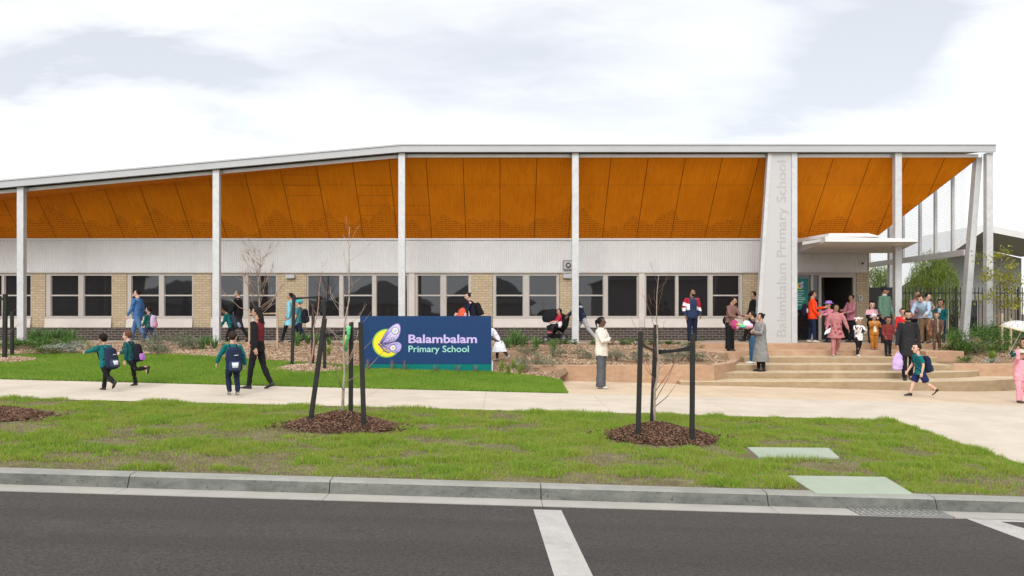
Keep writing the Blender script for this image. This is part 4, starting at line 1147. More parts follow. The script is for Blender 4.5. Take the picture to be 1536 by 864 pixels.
# ------------------------------------------------------------------ black picket fence
M_BLACK = mat('black_steel', (0.012, 0.012, 0.013), 0.45, 0.2, 5)
fen = thing('picket_fence', 'black steel picket fence with pointed tops behind the leafy shrubs', 'fence', (22, 34.0, 0.7))
YFN, XF0, XF1 = 34.0, 15.25, 40.0
zft = ZC + (PY0 - 431) * YFN / F
x = XF0; bays = []
while x < XF1: bays.append(x); x += 2.4
for b in bays:
    MB().box(b - 0.035, b + 0.035, YFN + 0.02, YFN + 0.09, 0.5, zft + 0.02).build('post', M_BLACK, fen)
    mb = MB()
    for zz_ in (zft - 0.22, 0.98): mb.box(b + 0.036, b + 2.364, YFN + 0.025, YFN + 0.065, zz_ - 0.02, zz_ + 0.02)
    n = 17
    for i in range(1, n):
        px_ = b + 2.4 * i / n; mb.box(px_ - 0.0125, px_ + 0.0125, YFN - 0.005, YFN + 0.02, 0.86, zft - 0.03)
        mb.add([(px_ - .0125, YFN - .005, zft - 0.03), (px_ + .0125, YFN - .005, zft - 0.03), (px_ + .0125, YFN + .02, zft - 0.03), (px_ - .0125, YFN + .02, zft - 0.03), (px_, YFN + .0075, zft + 0.04)], [(0, 1, 4), (1, 2, 4), (2, 3, 4), (3, 0, 4)])
    mb.build('picket_panel', M_BLACK, fen)
gt = thing('fence_gate', 'solid black gate panel in the fence beside the steel columns', 'gate', (14.6, 34.0, 0.75))
MB().box(14.05, 15.2, 34.0, 34.05, 0.85, zft).build('leaf', M_BLACK, gt)
mb = MB()
for q in ((14.0, 14.05), (15.2, 15.25)): mb.box(q[0], q[1], 33.97, 34.08, 0.7, zft + 0.05)
mb.build('gate_post', M_BLACK, gt)

# ------------------------------------------------------------------ gabled hall behind
YH = 50.0; SH = F / YH
hx = lambda px: (px - PX0) / SH
hz_ = lambda py: ZC - (py - PY0) / SH
hall = thing('gabled_hall', 'white gabled school hall with deep shaded eaves behind the picket fence', 'building', (30, YH, 0.6))
rx, rz = hx(1475), hz_(337); lx_, lz_ = hx(1330), hz_(441); r2x, r2z = hx(1640), hz_(371)
th = 0.32
mb = MB()
mb.add([(lx_, YH, lz_), (rx, YH, rz), (rx, YH + 7, rz), (lx_, YH + 7, lz_), (lx_, YH, lz_ - 0.1), (rx, YH, rz - 0.13), (rx, YH + 7, rz - 0.13), (lx_, YH + 7, lz_ - 0.1)], [(0, 1, 2, 3), (7, 6, 5, 4), (0, 4, 5, 1), (3, 2, 6, 7), (0, 3, 7, 4), (1, 5, 6, 2)])
mb.add([(rx, YH, rz), (r2x, YH, r2z), (r2x, YH + 7, r2z), (rx, YH + 7, rz), (rx, YH, rz - 0.13), (r2x, YH, r2z - 0.1), (r2x, YH + 7, r2z - 0.1), (rx, YH + 7, rz - 0.13)], [(0, 1, 2, 3), (7, 6, 5, 4), (0, 4, 5, 1), (3, 2, 6, 7), (0, 3, 7, 4), (1, 5, 6, 2)])
mb.build('roof', mat('hall_roof', (0.5, 0.51, 0.51), 0.5, 0.04), hall)
mb = MB()
mb.vprism([(lx_, lz_ - 0.12), (rx, rz - 0.36), (rx, rz + 0.02), (lx_, lz_ + 0.02)], YH - 0.08, YH - 0.004)
mb.vprism([(rx + .003, rz - 0.36), (r2x, r2z - 0.3), (r2x, r2z + 0.02), (rx + .003, rz + 0.02)], YH - 0.08, YH - 0.004)
mb.build('fascia', M_WHITE, hall)
mb = MB()
mb.add([(lx_, YH + 0.01, lz_ - 0.13), (rx, YH + 0.01, rz - 0.37), (rx, YH + 5.4, rz - 0.37), (lx_, YH + 5.4, lz_ - 0.13)], [(3, 2, 1, 0)])
mb.add([(rx, YH + 0.01, rz - 0.37), (r2x, YH + 0.01, r2z - 0.32), (r2x, YH + 5.4, r2z - 0.32), (rx, YH + 5.4, rz - 0.37)], [(3, 2, 1, 0)])
mb.build('soffit', mat('hall_soffit', (0.52, 0.48, 0.44), 0.7, 0.05), hall)
YHW = YH + 5.2; 
mb = MB(); mb.vprism([(24.6, 2.6), (r2x - 1, 2.6), (r2x - 1, r2z - 0.3), (rx, rz - 0.35), (24.6, lz_ + 0.6)], YHW, YHW + 0.3)
mb.build('wall', mat('hall_wall', (0.40, 0.40, 0.41), 0.6, 0.06), hall)
mb = MB(); mb.box(24.6, r2x - 1, YHW + 0.002, YHW + 0.3, 0.4, 2.597); mb.build('brick_wall', m_brick('hall_brick', (0.26, 0.22, 0.18), (0.34, 0.29, 0.24), (0.2, 0.18, 0.16)), hall)
mb = MB(); mb.box(28.1, 29.9, YHW - 0.05, YHW + 0.001, 0.55, 2.55); hd = mb.build('door', M_GLASS, hall)
mb = MB()
for q in (28.05, 28.72, 29.3, 29.9): mb.box(q, q + 0.06, YHW - 0.09, YHW - 0.052, 0.55, 2.58)
mb.build('frame', M_FRAME, hd)

# ------------------------------------------------------------------ houses over the road (seen mirrored in the windows)
M_TILE = mat('dark_roof_tile', (0.06, 0.06, 0.068), 0.7, 0.25, 3); M_REND = mat('house_render', (0.32, 0.30, 0.285), 0.8, 0.2, 1)
def house(xa, xb, ya, zr_, ze_, hip, label, wallm=None):
    d = 11.0; t = thing('house', label, 'house', ((xa + xb) / 2, ya, -0.2), group='houses across the road')
    MB().box(xa + 0.5, xb - 0.5, ya - d + 0.5, ya, -0.5, ze_ - 0.02).build('wall', wallm or M_REND, t)
    mb = MB(); ym = ya - d / 2
    mb.add([(xa, ya + 0.5, ze_), (xb, ya + 0.5, ze_), (xb, ya - d, ze_), (xa, ya - d, ze_), (xa + hip, ym, zr_), (xb - hip, ym, zr_)], [(0, 1, 5, 4), (1, 2, 5), (2, 3, 4, 5), (3, 0, 4), (3, 2, 1, 0)])
    mb.build('roof', M_TILE, t)
    mb = MB(); wd = xb - xa
    mb.box(xa + wd * 0.12, xa + wd * 0.3, ya + 0.003, ya + 0.06, 0.7, 2.0); mb.box(xa + wd * 0.58, xa + wd * 0.86, ya + 0.003, ya + 0.06, -0.3, 2.0)
    mb.build('window', mat('house_window', (0.25, 0.25, 0.25), 0.4), t)
house(-50, -34, -13, 7.2, 5.2, 4, 'two storey dark roofed house over the road, mirrored in the leftmost windows')
house(-33, -25.5, -13, 4.75, 2.6, 3.2, 'narrow dark hip roofed house over the road, mirrored beside the man in blue')
house(-15.2, -6.3, -13, 4.75, 2.6, 4.2, 'dark hip roofed house over the road, mirrored in the window above the sign')
house(-5.2, 3.2, -13, 5.1, 2.6, 3.2, 'dark gable roofed house over the road, mirrored right of the sign')
house(8.5, 24, -13, 6.3, 4.6, 4.5, 'tall dark house over the road, mirrored behind the man in the track jacket')
house(-24.2, -16.4, -17, 3.6, 2.3, 3.5, 'low dark house over the road, mirrored behind the bare garden tree')
# ================================================================== people
SKIN = {}
def skin(tone):
    tones = {'fair': (0.58, 0.36, 0.27), 'tan': (0.42, 0.245, 0.165), 'brown': (0.27, 0.145, 0.09), 'dark': (0.10, 0.052, 0.035)}
    return mat('skin_' + tone, tones[tone], 0.5, 0.06, 8, spec=0.35)
M_EYE = mat('eye_dark', (0.02, 0.015, 0.012), 0.3); 
def lipm(tone): return mat('lip_' + tone, {'fair': (0.42, 0.17, 0.15), 'tan': (0.30, 0.13, 0.11), 'brown': (0.19, 0.08, 0.065), 'dark': (0.085, 0.035, 0.03)}[tone], 0.45)
def cloth(name, c, sc=5, rough=0.85): return mat('cloth_' + name, c, rough, 0.16, sc, 0.25, 160, 0.003, spec=0.15)
def hairm(c): return mat('hair_%d' % int(sum(c) * 1000), c, 0.7, 0.3, 30, 0.4, 60, 0.006, spec=0.12)
BLACKH, BROWNH = (0.012, 0.010, 0.009), (0.06, 0.032, 0.018)

def remesh(mb, name, mats, parent, voxel, smooth=3, wrinkle=0.0, wfreq=9.0, seed=0.0, paint=None, wz_=1.0):
    me = bpy.data.meshes.new('raw'); me.from_pydata([tuple(v) for v in mb.v], [], mb.f)
    bm = bmesh.new(); bm.from_mesh(me); bmesh.ops.recalc_face_normals(bm, faces=bm.faces); bm.to_mesh(me); bm.free()
    tmp = bpy.data.objects.new('raw', me); COL.objects.link(tmp)
    r = tmp.modifiers.new('r', 'REMESH'); r.mode = 'VOXEL'; r.voxel_size = voxel; r.use_smooth_shade = True
    if smooth:
        s = tmp.modifiers.new('s', 'SMOOTH'); s.factor = 0.5; s.iterations = smooth
    dg = bpy.context.evaluated_depsgraph_get()
    out = bpy.data.meshes.new_from_object(tmp.evaluated_get(dg)); out.name = name
    bpy.data.objects.remove(tmp); bpy.data.meshes.remove(me)
    if wrinkle:
        nv = len(out.vertices); co = np.empty(nv * 3, np.float32); out.vertices.foreach_get('co', co); co = co.reshape(-1, 3)
        no = np.empty(nv * 3, np.float32); out.vertex_normals.foreach_get('vector', no); no = no.reshape(-1, 3)
        x, y, z = (co * np.array([wfreq, wfreq, wfreq * wz_])).T
        d = fbm(x + 0.6 * z + seed, y + 1.1 * z + seed * 1.7, 2) - 0.5 + 0.6 * (np.abs(vnoise(x * 1.7 + z * 2.1 + seed, z * 1.6 - y) - 0.5) - 0.25)
        co = co + no * (d * wrinkle)[:, None]
        out.vertices.foreach_set('co', co.ravel())
    out.materials.clear()
    o = link(name, out, mats, parent, True)
    if paint:
        for p in out.polygons: p.material_index = paint(p.center)
    out.update(); return o

class Fig: pass
def unit(v): return Vector(v).normalized()

def person(label, px, py, z, H, rot, Y=None, kid=False, tone='tan', sex='m', lean=0, legs=((0, 0), (0, 0)), arms=((5, 8, 10, 0), (5, 8, 10, 0)), head=(0, 0),
           hair='short', hairc=BLACKH, top=('jumper', (0.1, 0.1, 0.1)), bottom=('trousers', (0.03, 0.03, 0.04)), shoes=(0.02, 0.02, 0.02), sole=None, fat=1.0,
           beard=False, extra=None, name='person', sit=None, group='people outside the school', collar=None):
    loc = at_z(px, py, z) if Y is None else Vector(((px - PX0) * Y / F, Y, z))
    root = thing(name, label, 'person', loc, R(rot), group)
    seed = (px * 0.37) % 11
    g = Fig(); g.root = root; g.H = H
    k = H / 1.75; w = k * (1.13 if kid else 1.0) * fat
    fr = dict(hip=.475, knee=.255, sh=.775, nk=.80, hh=.185, sw=.115, hw=.052) if kid else dict(hip=.525, knee=.28, sh=.815, nk=.845, hh=.137, sw=(.112 if sex == 'm' else .102), hw=.052)
    hipz, kneez, ank = fr['hip'] * H, fr['knee'] * H, 0.045 * H
    th, shn = hipz - kneez, kneez - ank
    hh = fr['hh'] * H; l = R(lean)
    def T(x, y, zz):     # torso point, leaning about the hips
        dz = zz - hipz; return Vector((x, y * math.cos(l) - dz * math.sin(l), hipz + dz * math.cos(l) + y * math.sin(l) * -0.0))
    J = []
    for s, (f, kn) in zip((-1, 1), legs):
        f, kn = R(f), R(kn); hp = Vector((s * fr['hw'] * H, 0, hipz))
        k_ = hp + Vector((s * 0.01 * k, -math.sin(f), -math.cos(f))) * th
        a_ = k_ + Vector((0, -math.sin(f - kn), -math.cos(f - kn))) * shn
        pit = max(0.0, kn - f) * 0.75
        J.append((hp, k_, a_, pit))
    low = min(a_.z - ank - (0.10 * k * math.sin(p)) for _, _, a_, p in J)
    dz0 = -low if sit is None else sit - hipz
    up = Vector((0, 0, dz0)); J = [(a + up, b + up, c + up, p) for a, b, c, p in J]
    T0 = T; T = lambda x, y, zz: T0(x, y, zz) + up
    A = []
    for s, (f, ab, e, inn) in zip((-1, 1), arms):
        f, ab, e, inn = R(f), R(ab), R(e), R(inn)
        sh = T(s * fr['sw'] * H * (0.96 if kid else 1), 0, fr['sh'] * H - 0.012 * H)
        d1 = Vector((s * math.sin(ab), -math.sin(f) * math.cos(ab), -math.cos(f) * math.cos(ab)))
        d2 = Vector((-s * math.sin(inn) + s * math.sin(ab) * 0.4 * math.cos(inn), -math.sin(f + e) * math.cos(inn), -math.cos(f + e) * math.cos(inn))).normalized()
        el = sh + d1 * (.168 * H); wr = el + d2 * (.145 * H)
        A.append((sh, el, wr, d1, d2))
    # ---------------- body: one continuous surface
    mb = MB(); FW = 0.94 if sex == 'm' else 0.90
    mb.tube([T(0, 0.0, hipz - .055 * H), T(0, .005 * k, hipz), T(0, 0, .615 * H if not kid else .59 * H), T(0, -.004 * k, .72 * H if not kid else .69 * H), T(0, 0, fr['sh'] * H - .03 * H), T(0, .005 * k, fr['sh'] * H + .008 * H), T(0, .01 * k, fr['nk'] * H)],
            [(.10 * w, .085 * w), (.155 * w, .105 * w), (.132 * w * FW, .095 * w), (.152 * w * FW, .108 * w), (.155 * w * FW, .095 * w), (.115 * w, .07 * w), (.055 * w, .055 * w)], 14, ref=(0, 1, 0))
    nb = T(0, .008 * k, fr['nk'] * H - .01 * H); turn, nod = R(head[0]), R(head[1])
    hc = T(0, -.012 * k, H - hh * 0.5) + Vector((0, -math.sin(nod) * hh * 0.35, -abs(math.sin(nod)) * hh * .12))
    RM = Matrix.Rotation(turn, 3, 'Z') @ Matrix.Rotation(nod + l * 0.55, 3, 'X')
    hp_ = lambda x, y, zz: hc + RM @ Vector((x * hh, y * hh, zz * hh))
    g.hp = hp_; g.hh = hh; g.hc = hc
    mb.tube([nb, hp_(0, .10, -.30), hp_(0, .06, 0)], [.058 * w, .052 * w, .05 * w], 10)
    def ball(c, r, n=14, m=9):
        mb.ball((0, 0, 0), 1, n, m); q = len(mb.v) - ((m - 1) * n + 2)
        for i in range(q, len(mb.v)):
            v = mb.v[i]; mb.v[i] = tuple(hp_(c[0] + v[0] * r[0], c[1] + v[1] * r[1], c[2] + v[2] * r[2]))
    ball((0, .05, .13), (.335, .40, .365)); ball((0, -.10, -.05), (.285, .29, .36)); ball((0, -.17, -.33), (.17, .17, .15)); ball((0, -.13, -.20), (.245, .22, .2))
    mb.tube([hp_(0, -.37, .06), hp_(0, -.44, -.03), hp_(0, -.47, -.085), hp_(0, -.38, -.12)], [.03 * hh, .045 * hh, .058 * hh, .04 * hh], 8)
    ball((.335, .04, -.02), (.045, .085, .13), 8, 6); ball((-.335, .04, -.02), (.045, .085, .13), 8, 6)
    ball((.14, -.345, .075), (.10, .045, .03), 8, 6); ball((-.14, -.345, .075), (.10, .045, .03), 8, 6)   # brow ridge
    ball((0, -.355, -.215), (.10, .035, .03), 8, 6)
    for hp, k_, a_, p in J:
        mb.tube([hp + Vector((0, 0, .02 * k)), lerp(hp, k_, .35), k_, lerp(k_, a_, .3), a_ + Vector((0, 0, .01 * k))], [.082 * w, .076 * w, .052 * w, .053 * w, .036 * w], 10)
        fd = Vector((0, -math.cos(p), -math.sin(p))); u_ = Vector((0, -math.sin(p), math.cos(p))) * -1
        mb.tube([a_ - fd * .035 * k, a_ + fd * .06 * k + Vector((0, 0, -.022 * H)), a_ + fd * .13 * k + Vector((0, 0, -.03 * H))], [.034 * w, .034 * w, .024 * w], 8)
    hands = []
    for s, (sh, el, wr, d1, d2) in zip((-1, 1), A):
        mb.tube([T(s * .05 * H, 0, fr['sh'] * H - .015 * H), sh, lerp(sh, el, .3), el, lerp(el, wr, .3), wr], [.055 * w, .053 * w, .048 * w, .036 * w, .037 * w, .025 * w], 10)
        inn = Vector((-s, 0, 0)); inn = inn - d2 * inn.dot(d2)
        if inn.length < .3: inn = Vector((0, 0, -1)) - d2 * d2.z * -1
        inn.normalize(); wd = d2.cross(inn).normalized()
        if wd.y > 0: wd = -wd           # thumb side points forward
        hs = k * (1.02 if not kid else 1.08)
        mb.tube([wr, wr + d2 * .03 * hs, wr + d2 * .085 * hs], [(.022 * hs, .02 * hs), (.038 * hs, .016 * hs), (.041 * hs, .014 * hs)], 10, ref=tuple(inn))
        for i, ln in enumerate((.066, .076, .07, .054)):
            b = wr + d2 * .078 * hs + wd * (.032 - .0215 * i) * hs
            m1 = b + (d2 * .9 + inn * .35).normalized() * ln * .5 * hs; m2 = m1 + (d2 * .55 + inn * .8).normalized() * ln * .5 * hs
            mb.tube([b, m1, m2], [.0092 * hs, .0088 * hs, .0075 * hs], 6)
        b = wr + d2 * .028 * hs + wd * .032 * hs; m1 = b + (d2 * .6 + wd * .75).normalized() * .034 * hs; m2 = m1 + (d2 * .9 + inn * .5).normalized() * .028 * hs
        mb.tube([b, m1, m2], [.0115 * hs, .0105 * hs, .0085 * hs], 6)
        hands.append(wr + d2 * .095 * hs + inn * .02 * hs)
    g.hands_local = hands
    eyes = [hp_(.14, -.385, .01), hp_(-.14, -.385, .01)]; mouth = hp_(0, -.385, -.215); brows = [hp_(.14, -.385, .10), hp_(-.14, -.385, .10)]
    hx, hy_ = RM @ Vector((1, 0, 0)), RM @ Vector((0, 0, 1))
    def paint(c):
        if (c - hc).length > hh * .75: return 0
        for e in eyes:
            d = c - e
            if abs(d.dot(hx)) < .062 * hh and abs(d.dot(hy_)) < .034 * hh and d.length < .14 * hh: return 1
        for e in brows:
            d = c - e
            if abs(d.dot(hx)) < .10 * hh and abs(d.dot(hy_)) < .022 * hh and d.length < .16 * hh: return 1
        d = c - mouth
        if abs(d.dot(hx)) < .11 * hh and abs(d.dot(hy_)) < .036 * hh and d.length < .17 * hh: return 2
        return 0
    remesh(mb, 'body', [skin(tone), M_EYE, lipm(tone)], root, 0.0075 if not kid else 0.0065, 2, paint=paint)
    # ---------------- trousers
    bk, bc = bottom[0], bottom[1]
    inf = {'trousers': 1.16, 'slim': 1.06, 'wide': 1.34, 'shorts': 1.34, 'none': 0}[bk]
    if inf:
        mb = MB(); q = [T(0, 0, hipz - .06 * H), T(0, .005 * k, hipz), T(0, 0, hipz + .085 * H)]
        mb.tube(q, [(.125 * w, .10 * w), (.168 * w, .118 * w), (.148 * w, .110 * w)], 14, ref=(0, 1, 0))
        for hp, k_, a_, p in J:
            if bk == 'shorts': mb.tube([hp, lerp(hp, k_, .5), lerp(hp, k_, .92)], [.095 * w, .10 * w, .098 * w], 12)
            else:
                wa = {'trousers': .058, 'slim': .047, 'wide': .105}[bk]; wk = {'trousers': .066, 'slim': .057, 'wide': .088}[bk]
                end = a_ + Vector((0, 0, -.012 * k)) if bk != 'wide' else a_ + Vector((0, 0, -.03 * k))
                mb.tube([hp, lerp(hp, k_, .4), k_, lerp(k_, a_, .32), lerp(k_, a_, .65), end], [.09 * w, .086 * w * inf ** .4, max(wk, .063) * w, max(lerp(wk, wa, .3), .064) * w, max(lerp(wk, wa, .6), .056) * w, wa * w], 12)
        remesh(mb, 'shorts' if bk == 'shorts' else 'trousers', cloth('%.2f%.2f%.2f' % bc, bc), root, 0.013 * (0.8 if kid else 1), 2, 0.024, 10, seed, wz_=1.4)
    # ---------------- top garment
    tk, tcv = top[0], top[1]
    spec = {'jumper': (.46, 1.0, 1.13, 0), 'jacket': (.455, 1.0, 1.20, 0), 'tee': (.47, .42, 1.10, 0), 'kurta': (.34, 1.0, 1.18, .03), 'coat': (.17, .97, 1.22, .06), 'tunic': (.36, .97, 1.15, .06), 'dress': (.26, .5, 1.05, .14), 'shawl': (.5, .8, 1.3, .0)}[tk]
    hem, slv, ifl, flare = spec
    if kid: hem = max(0.1, hem - .05)
    zs = [hem * H, lerp(hem * H, hipz, .5), hipz, (.615 if not kid else .59) * H, (.72 if not kid else .69) * H, fr['sh'] * H - .03 * H, fr['sh'] * H + .008 * H, fr['nk'] * H + .006 * H]
    avg = (J[0][1] + J[1][1]) * .5
    def C(zz):
        if zz >= hipz - .02 * H: return T(0, .003 * k, zz)
        t = (hipz - zz) / max(hipz - kneez, .01); b = T(0, .003 * k, hipz); return Vector((b.x, lerp(b.y, avg.y, min(t, 1.0) * .7), zz + up.z))
    fl = flare * H
    rr = [(.150 * w * ifl + fl, .112 * w * ifl + fl * .8), (.158 * w * ifl + fl * .5, .115 * w * ifl + fl * .4), (.158 * w * ifl, .113 * w * ifl), (.142 * w * ifl, .105 * w * ifl), (.156 * w * FW * ifl, .115 * w * ifl), (.158 * w * FW * ifl * .99, .10 * w * ifl), (.118 * w, .078 * w), (.066 * w, .066 * w)]
    mb = MB(); mb.tube([C(q) for q in zs], rr, 16, ref=(0, 1, 0))
    for s, (sh, el, wr, d1, d2) in zip((-1, 1), A):
        if slv > .6:
            e = lerp(el, wr, slv * .98)
            mb.tube([T(s * .05 * H, 0, fr['sh'] * H - .02 * H), sh, lerp(sh, el, .4), el, lerp(el, wr, .5), e], [.062 * w, .064 * w * ifl ** .5, .058 * w * ifl ** .6, .050 * w * ifl ** .6, .046 * w * ifl ** .6, .037 * w * ifl ** .6], 12)
        else:
            mb.tube([T(s * .05 * H, 0, fr['sh'] * H - .02 * H), sh, lerp(sh, el, .75)], [.06 * w, .066 * w, .066 * w], 12)
    pal = [cloth('%.2f%.2f%.2f' % c, c) for c in top[1:] if isinstance(c, tuple)]
    pf = None
    if len(top) > 2 and callable(top[-1]):
        fn = top[-1]; Al = A
        pf = lambda c: fn(c, g, Al, H, hipz + up.z)
    g.A, g.J, g.T = A, J, T
    names = {'jumper': 'jumper', 'jacket': 'jacket', 'tee': 'shirt', 'kurta': 'tunic', 'coat': 'coat', 'tunic': 'tunic', 'dress': 'dress', 'shawl': 'jumper'}
    remesh(mb, names[tk], pal, root, 0.0125 * (0.8 if kid else 1), 2, 0.03, 8, seed + 3, paint=pf)
    if collar:
        mb = MB(); mb.tube([T(0, .01 * k, fr['nk'] * H - .015 * H), T(0, .008 * k, fr['nk'] * H + .03 * H)], [.072 * w, .062 * w], 14); remesh(mb, 'collar', cloth('%.2f%.2f%.2f' % collar, collar), root, .012, 1)
    # ---------------- shoes
    sm = mat('shoe_%.2f%.2f%.2f' % shoes, shoes, 0.5, 0.1, 10); slm = mat('sole_%.2f' % (sole[0] if sole else shoes[0]), sole or shoes, 0.6)
    for hp, k_, a_, p in J:
        fd = Vector((0, -math.cos(p), -math.sin(p))); dn = Vector((0, math.sin(p), -math.cos(p))); b = a_ + dn * (ank * .52)
        sz = k * (1.05 if kid else 1)
        mb = MB(); mb.tube([b - fd * .062 * sz, b - fd * .05 * sz, b + fd * .05 * sz - dn * .004, b + fd * .13 * sz + dn * .012 * sz, b + fd * .185 * sz + dn * .016 * sz],
            [(.028 * sz, .03 * sz), (.037 * sz, .042 * sz), (.044 * sz, .038 * sz), (.046 * sz, .027 * sz), (.028 * sz, .018 * sz)], 12, ref=tuple(dn))
        mb.tube([a_ - dn * .02 * k, b], [.046 * w, .042 * w], 10)
        remesh(mb, 'shoe', [sm, slm], root, .009, 2, paint=lambda c, b=b, dn=dn: 1 if (c - b).dot(dn) > .017 * sz else 0)
    # ---------------- hair and headwear
    hm = hairm(hairc)
    def shell(mb, rx, ry, rz, cz, front, brow, cy=.06):
        def fn(v):
            face = v.y < front and v.z < brow + .25 * abs(v.x)
            lowf = v.z < -.45 and v.y < .25
            if face or lowf: return Vector((v.x * .62, v.y * .62, v.z * .62))
            n = 1 + .035 * mnoise.noise((v.x * 5 + seed, v.y * 5, v.z * 4)); return v * n
        mb.ball((0, 0, 0), 1, 28, 20, fn=fn); q = len(mb.v) - (19 * 28 + 2)
        for i in range(q, len(mb.v)):
            v = mb.v[i]; mb.v[i] = tuple(hp_(v[0] * rx, cy + v[1] * ry, cz + v[2] * rz))
    if hair != 'none':
        mb = MB()
        if hair in ('short', 'bun', 'pony', 'long', 'crop'):
            e = .02 if hair == 'crop' else .055
            shell(mb, .35 + e, .41 + e, .39 + e * .9, .125, -.30, .42)
        if hair == 'bun': mb.tube([hp_(0, .40, .22), hp_(0, .56, .30), hp_(0, .62, .26)], [.10 * hh, .15 * hh, .09 * hh], 10)
        if hair == 'pony': mb.tube([hp_(0, .42, .25), hp_(0, .58, .18), hp_(0, .60, -.15), hp_(0.03, .52, -.55)], [.08 * hh, .12 * hh, .11 * hh, .04 * hh], 10)
        if hair == 'long': mb.tube([hp_(0, .22, .1), hp_(0, .34, -.25), hp_(0, .40, -.65), hp_(0, .42, -1.0)], [(.36 * hh, .22 * hh), (.38 * hh, .2 * hh), (.36 * hh, .14 * hh), (.24 * hh, .08 * hh)], 14, ref=(0, 1, 0))
        if hair in ('scarf', 'hood', 'ears'):
            shell(mb, .42, .47, .47, .10, -.35, .48)
            mb.tube([hp_(0, .04, -.30), nb + Vector((0, .0, .02)), T(0, 0.0, fr['sh'] * H - .01 * H)], [(.33 * hh, .33 * hh), (.40 * hh, .36 * hh), (.50 * hh, .38 * hh)], 14)
        if hair == 'ears':
            for s in (-1, 1): mb.tube([hp_(s * .25, .05, .50), hp_(s * .36, .05, .66), hp_(s * .40, .05, .74)], [.12 * hh, .11 * hh, .05 * hh], 8)
        if hair == 'cow':
            shell(mb, .42, .47, .47, .10, -.35, .48)
            for s in (-1, 1): mb.tube([hp_(s * .34, .05, .35), hp_(s * .58, .05, .42), hp_(s * .72, .05, .34)], [.06 * hh, .12 * hh, .04 * hh], 8)
        if hair == 'turban':
            mb.tube([hp_(0, .07, .12), hp_(0, .07, .26), hp_(0, .06, .42), hp_(0, .05, .56)], [(.38 * hh, .44 * hh), (.46 * hh, .52 * hh), (.44 * hh, .48 * hh), (.26 * hh, .28 * hh)], 16)
            shell(mb, .37, .43, .40, .12, -.15, .5)
        if hair == 'hat':
            mb.tube([hp_(0, .03, .20), hp_(0, .03, .24), hp_(0, .03, .27), hp_(0, .04, .50), hp_(0, .04, .58)], [(.64 * hh, .68 * hh), (.62 * hh, .66 * hh), (.42 * hh, .47 * hh), (.38 * hh, .42 * hh), (.24 * hh, .26 * hh)], 18)
        if hair == 'cap':
            shell(mb, .39, .45, .42, .13, -2, .6); mb.tube([hp_(0, -.3, .30), hp_(0, -.5, .27), hp_(0, -.66, .23)], [(.27 * hh, .035 * hh), (.27 * hh, .03 * hh), (.16 * hh, .02 * hh)], 10, ref=(0, 0, 1))
        hn = {'scarf': 'head_scarf', 'hood': 'hood', 'ears': 'hood', 'cow': 'hood', 'turban': 'turban', 'hat': 'hat', 'cap': 'cap'}.get(hair, 'hair')
        remesh(mb, hn, hm if hn == 'hair' else cloth('hw%.2f%.2f%.2f' % hairc, hairc), root, .0085, 1, .012, 22, seed)
        if hair in ('hat', 'cap'):
            mb = MB(); shell(mb, .375, .43, .40, .115, -.15, .5); remesh(mb, 'hair', hairm(BLACKH), root, .0085, 1)
    if beard:
        mb = MB()
        def fnb(v): return Vector((v.x, v.y, v.z)) if (v.y < .1 and v.z < .45 and (abs(v.x) > .45 or v.z < -.05)) else v * .6
        mb.ball((0, 0, 0), 1, 20, 14, fn=fnb); q = 0
        for i in range(len(mb.v)):
            v = mb.v[i]; mb.v[i] = tuple(hp_(v[0] * .30, -.10 + v[1] * .31, -.285 + v[2] * .24))
        n0 = len(mb.v)
        remesh(mb, 'beard', hairm(BLACKH), root, .008, 1, .006, 30, seed)
    M = Matrix.Translation(loc) @ Matrix.Rotation(R(rot), 4, 'Z')
    g.M = M; g.hands = [M @ h for h in hands]; g.k = k; g.w = w; g.fr = fr; g.loc = loc; g.rot = rot; g.hip = hipz + up.z
    return g

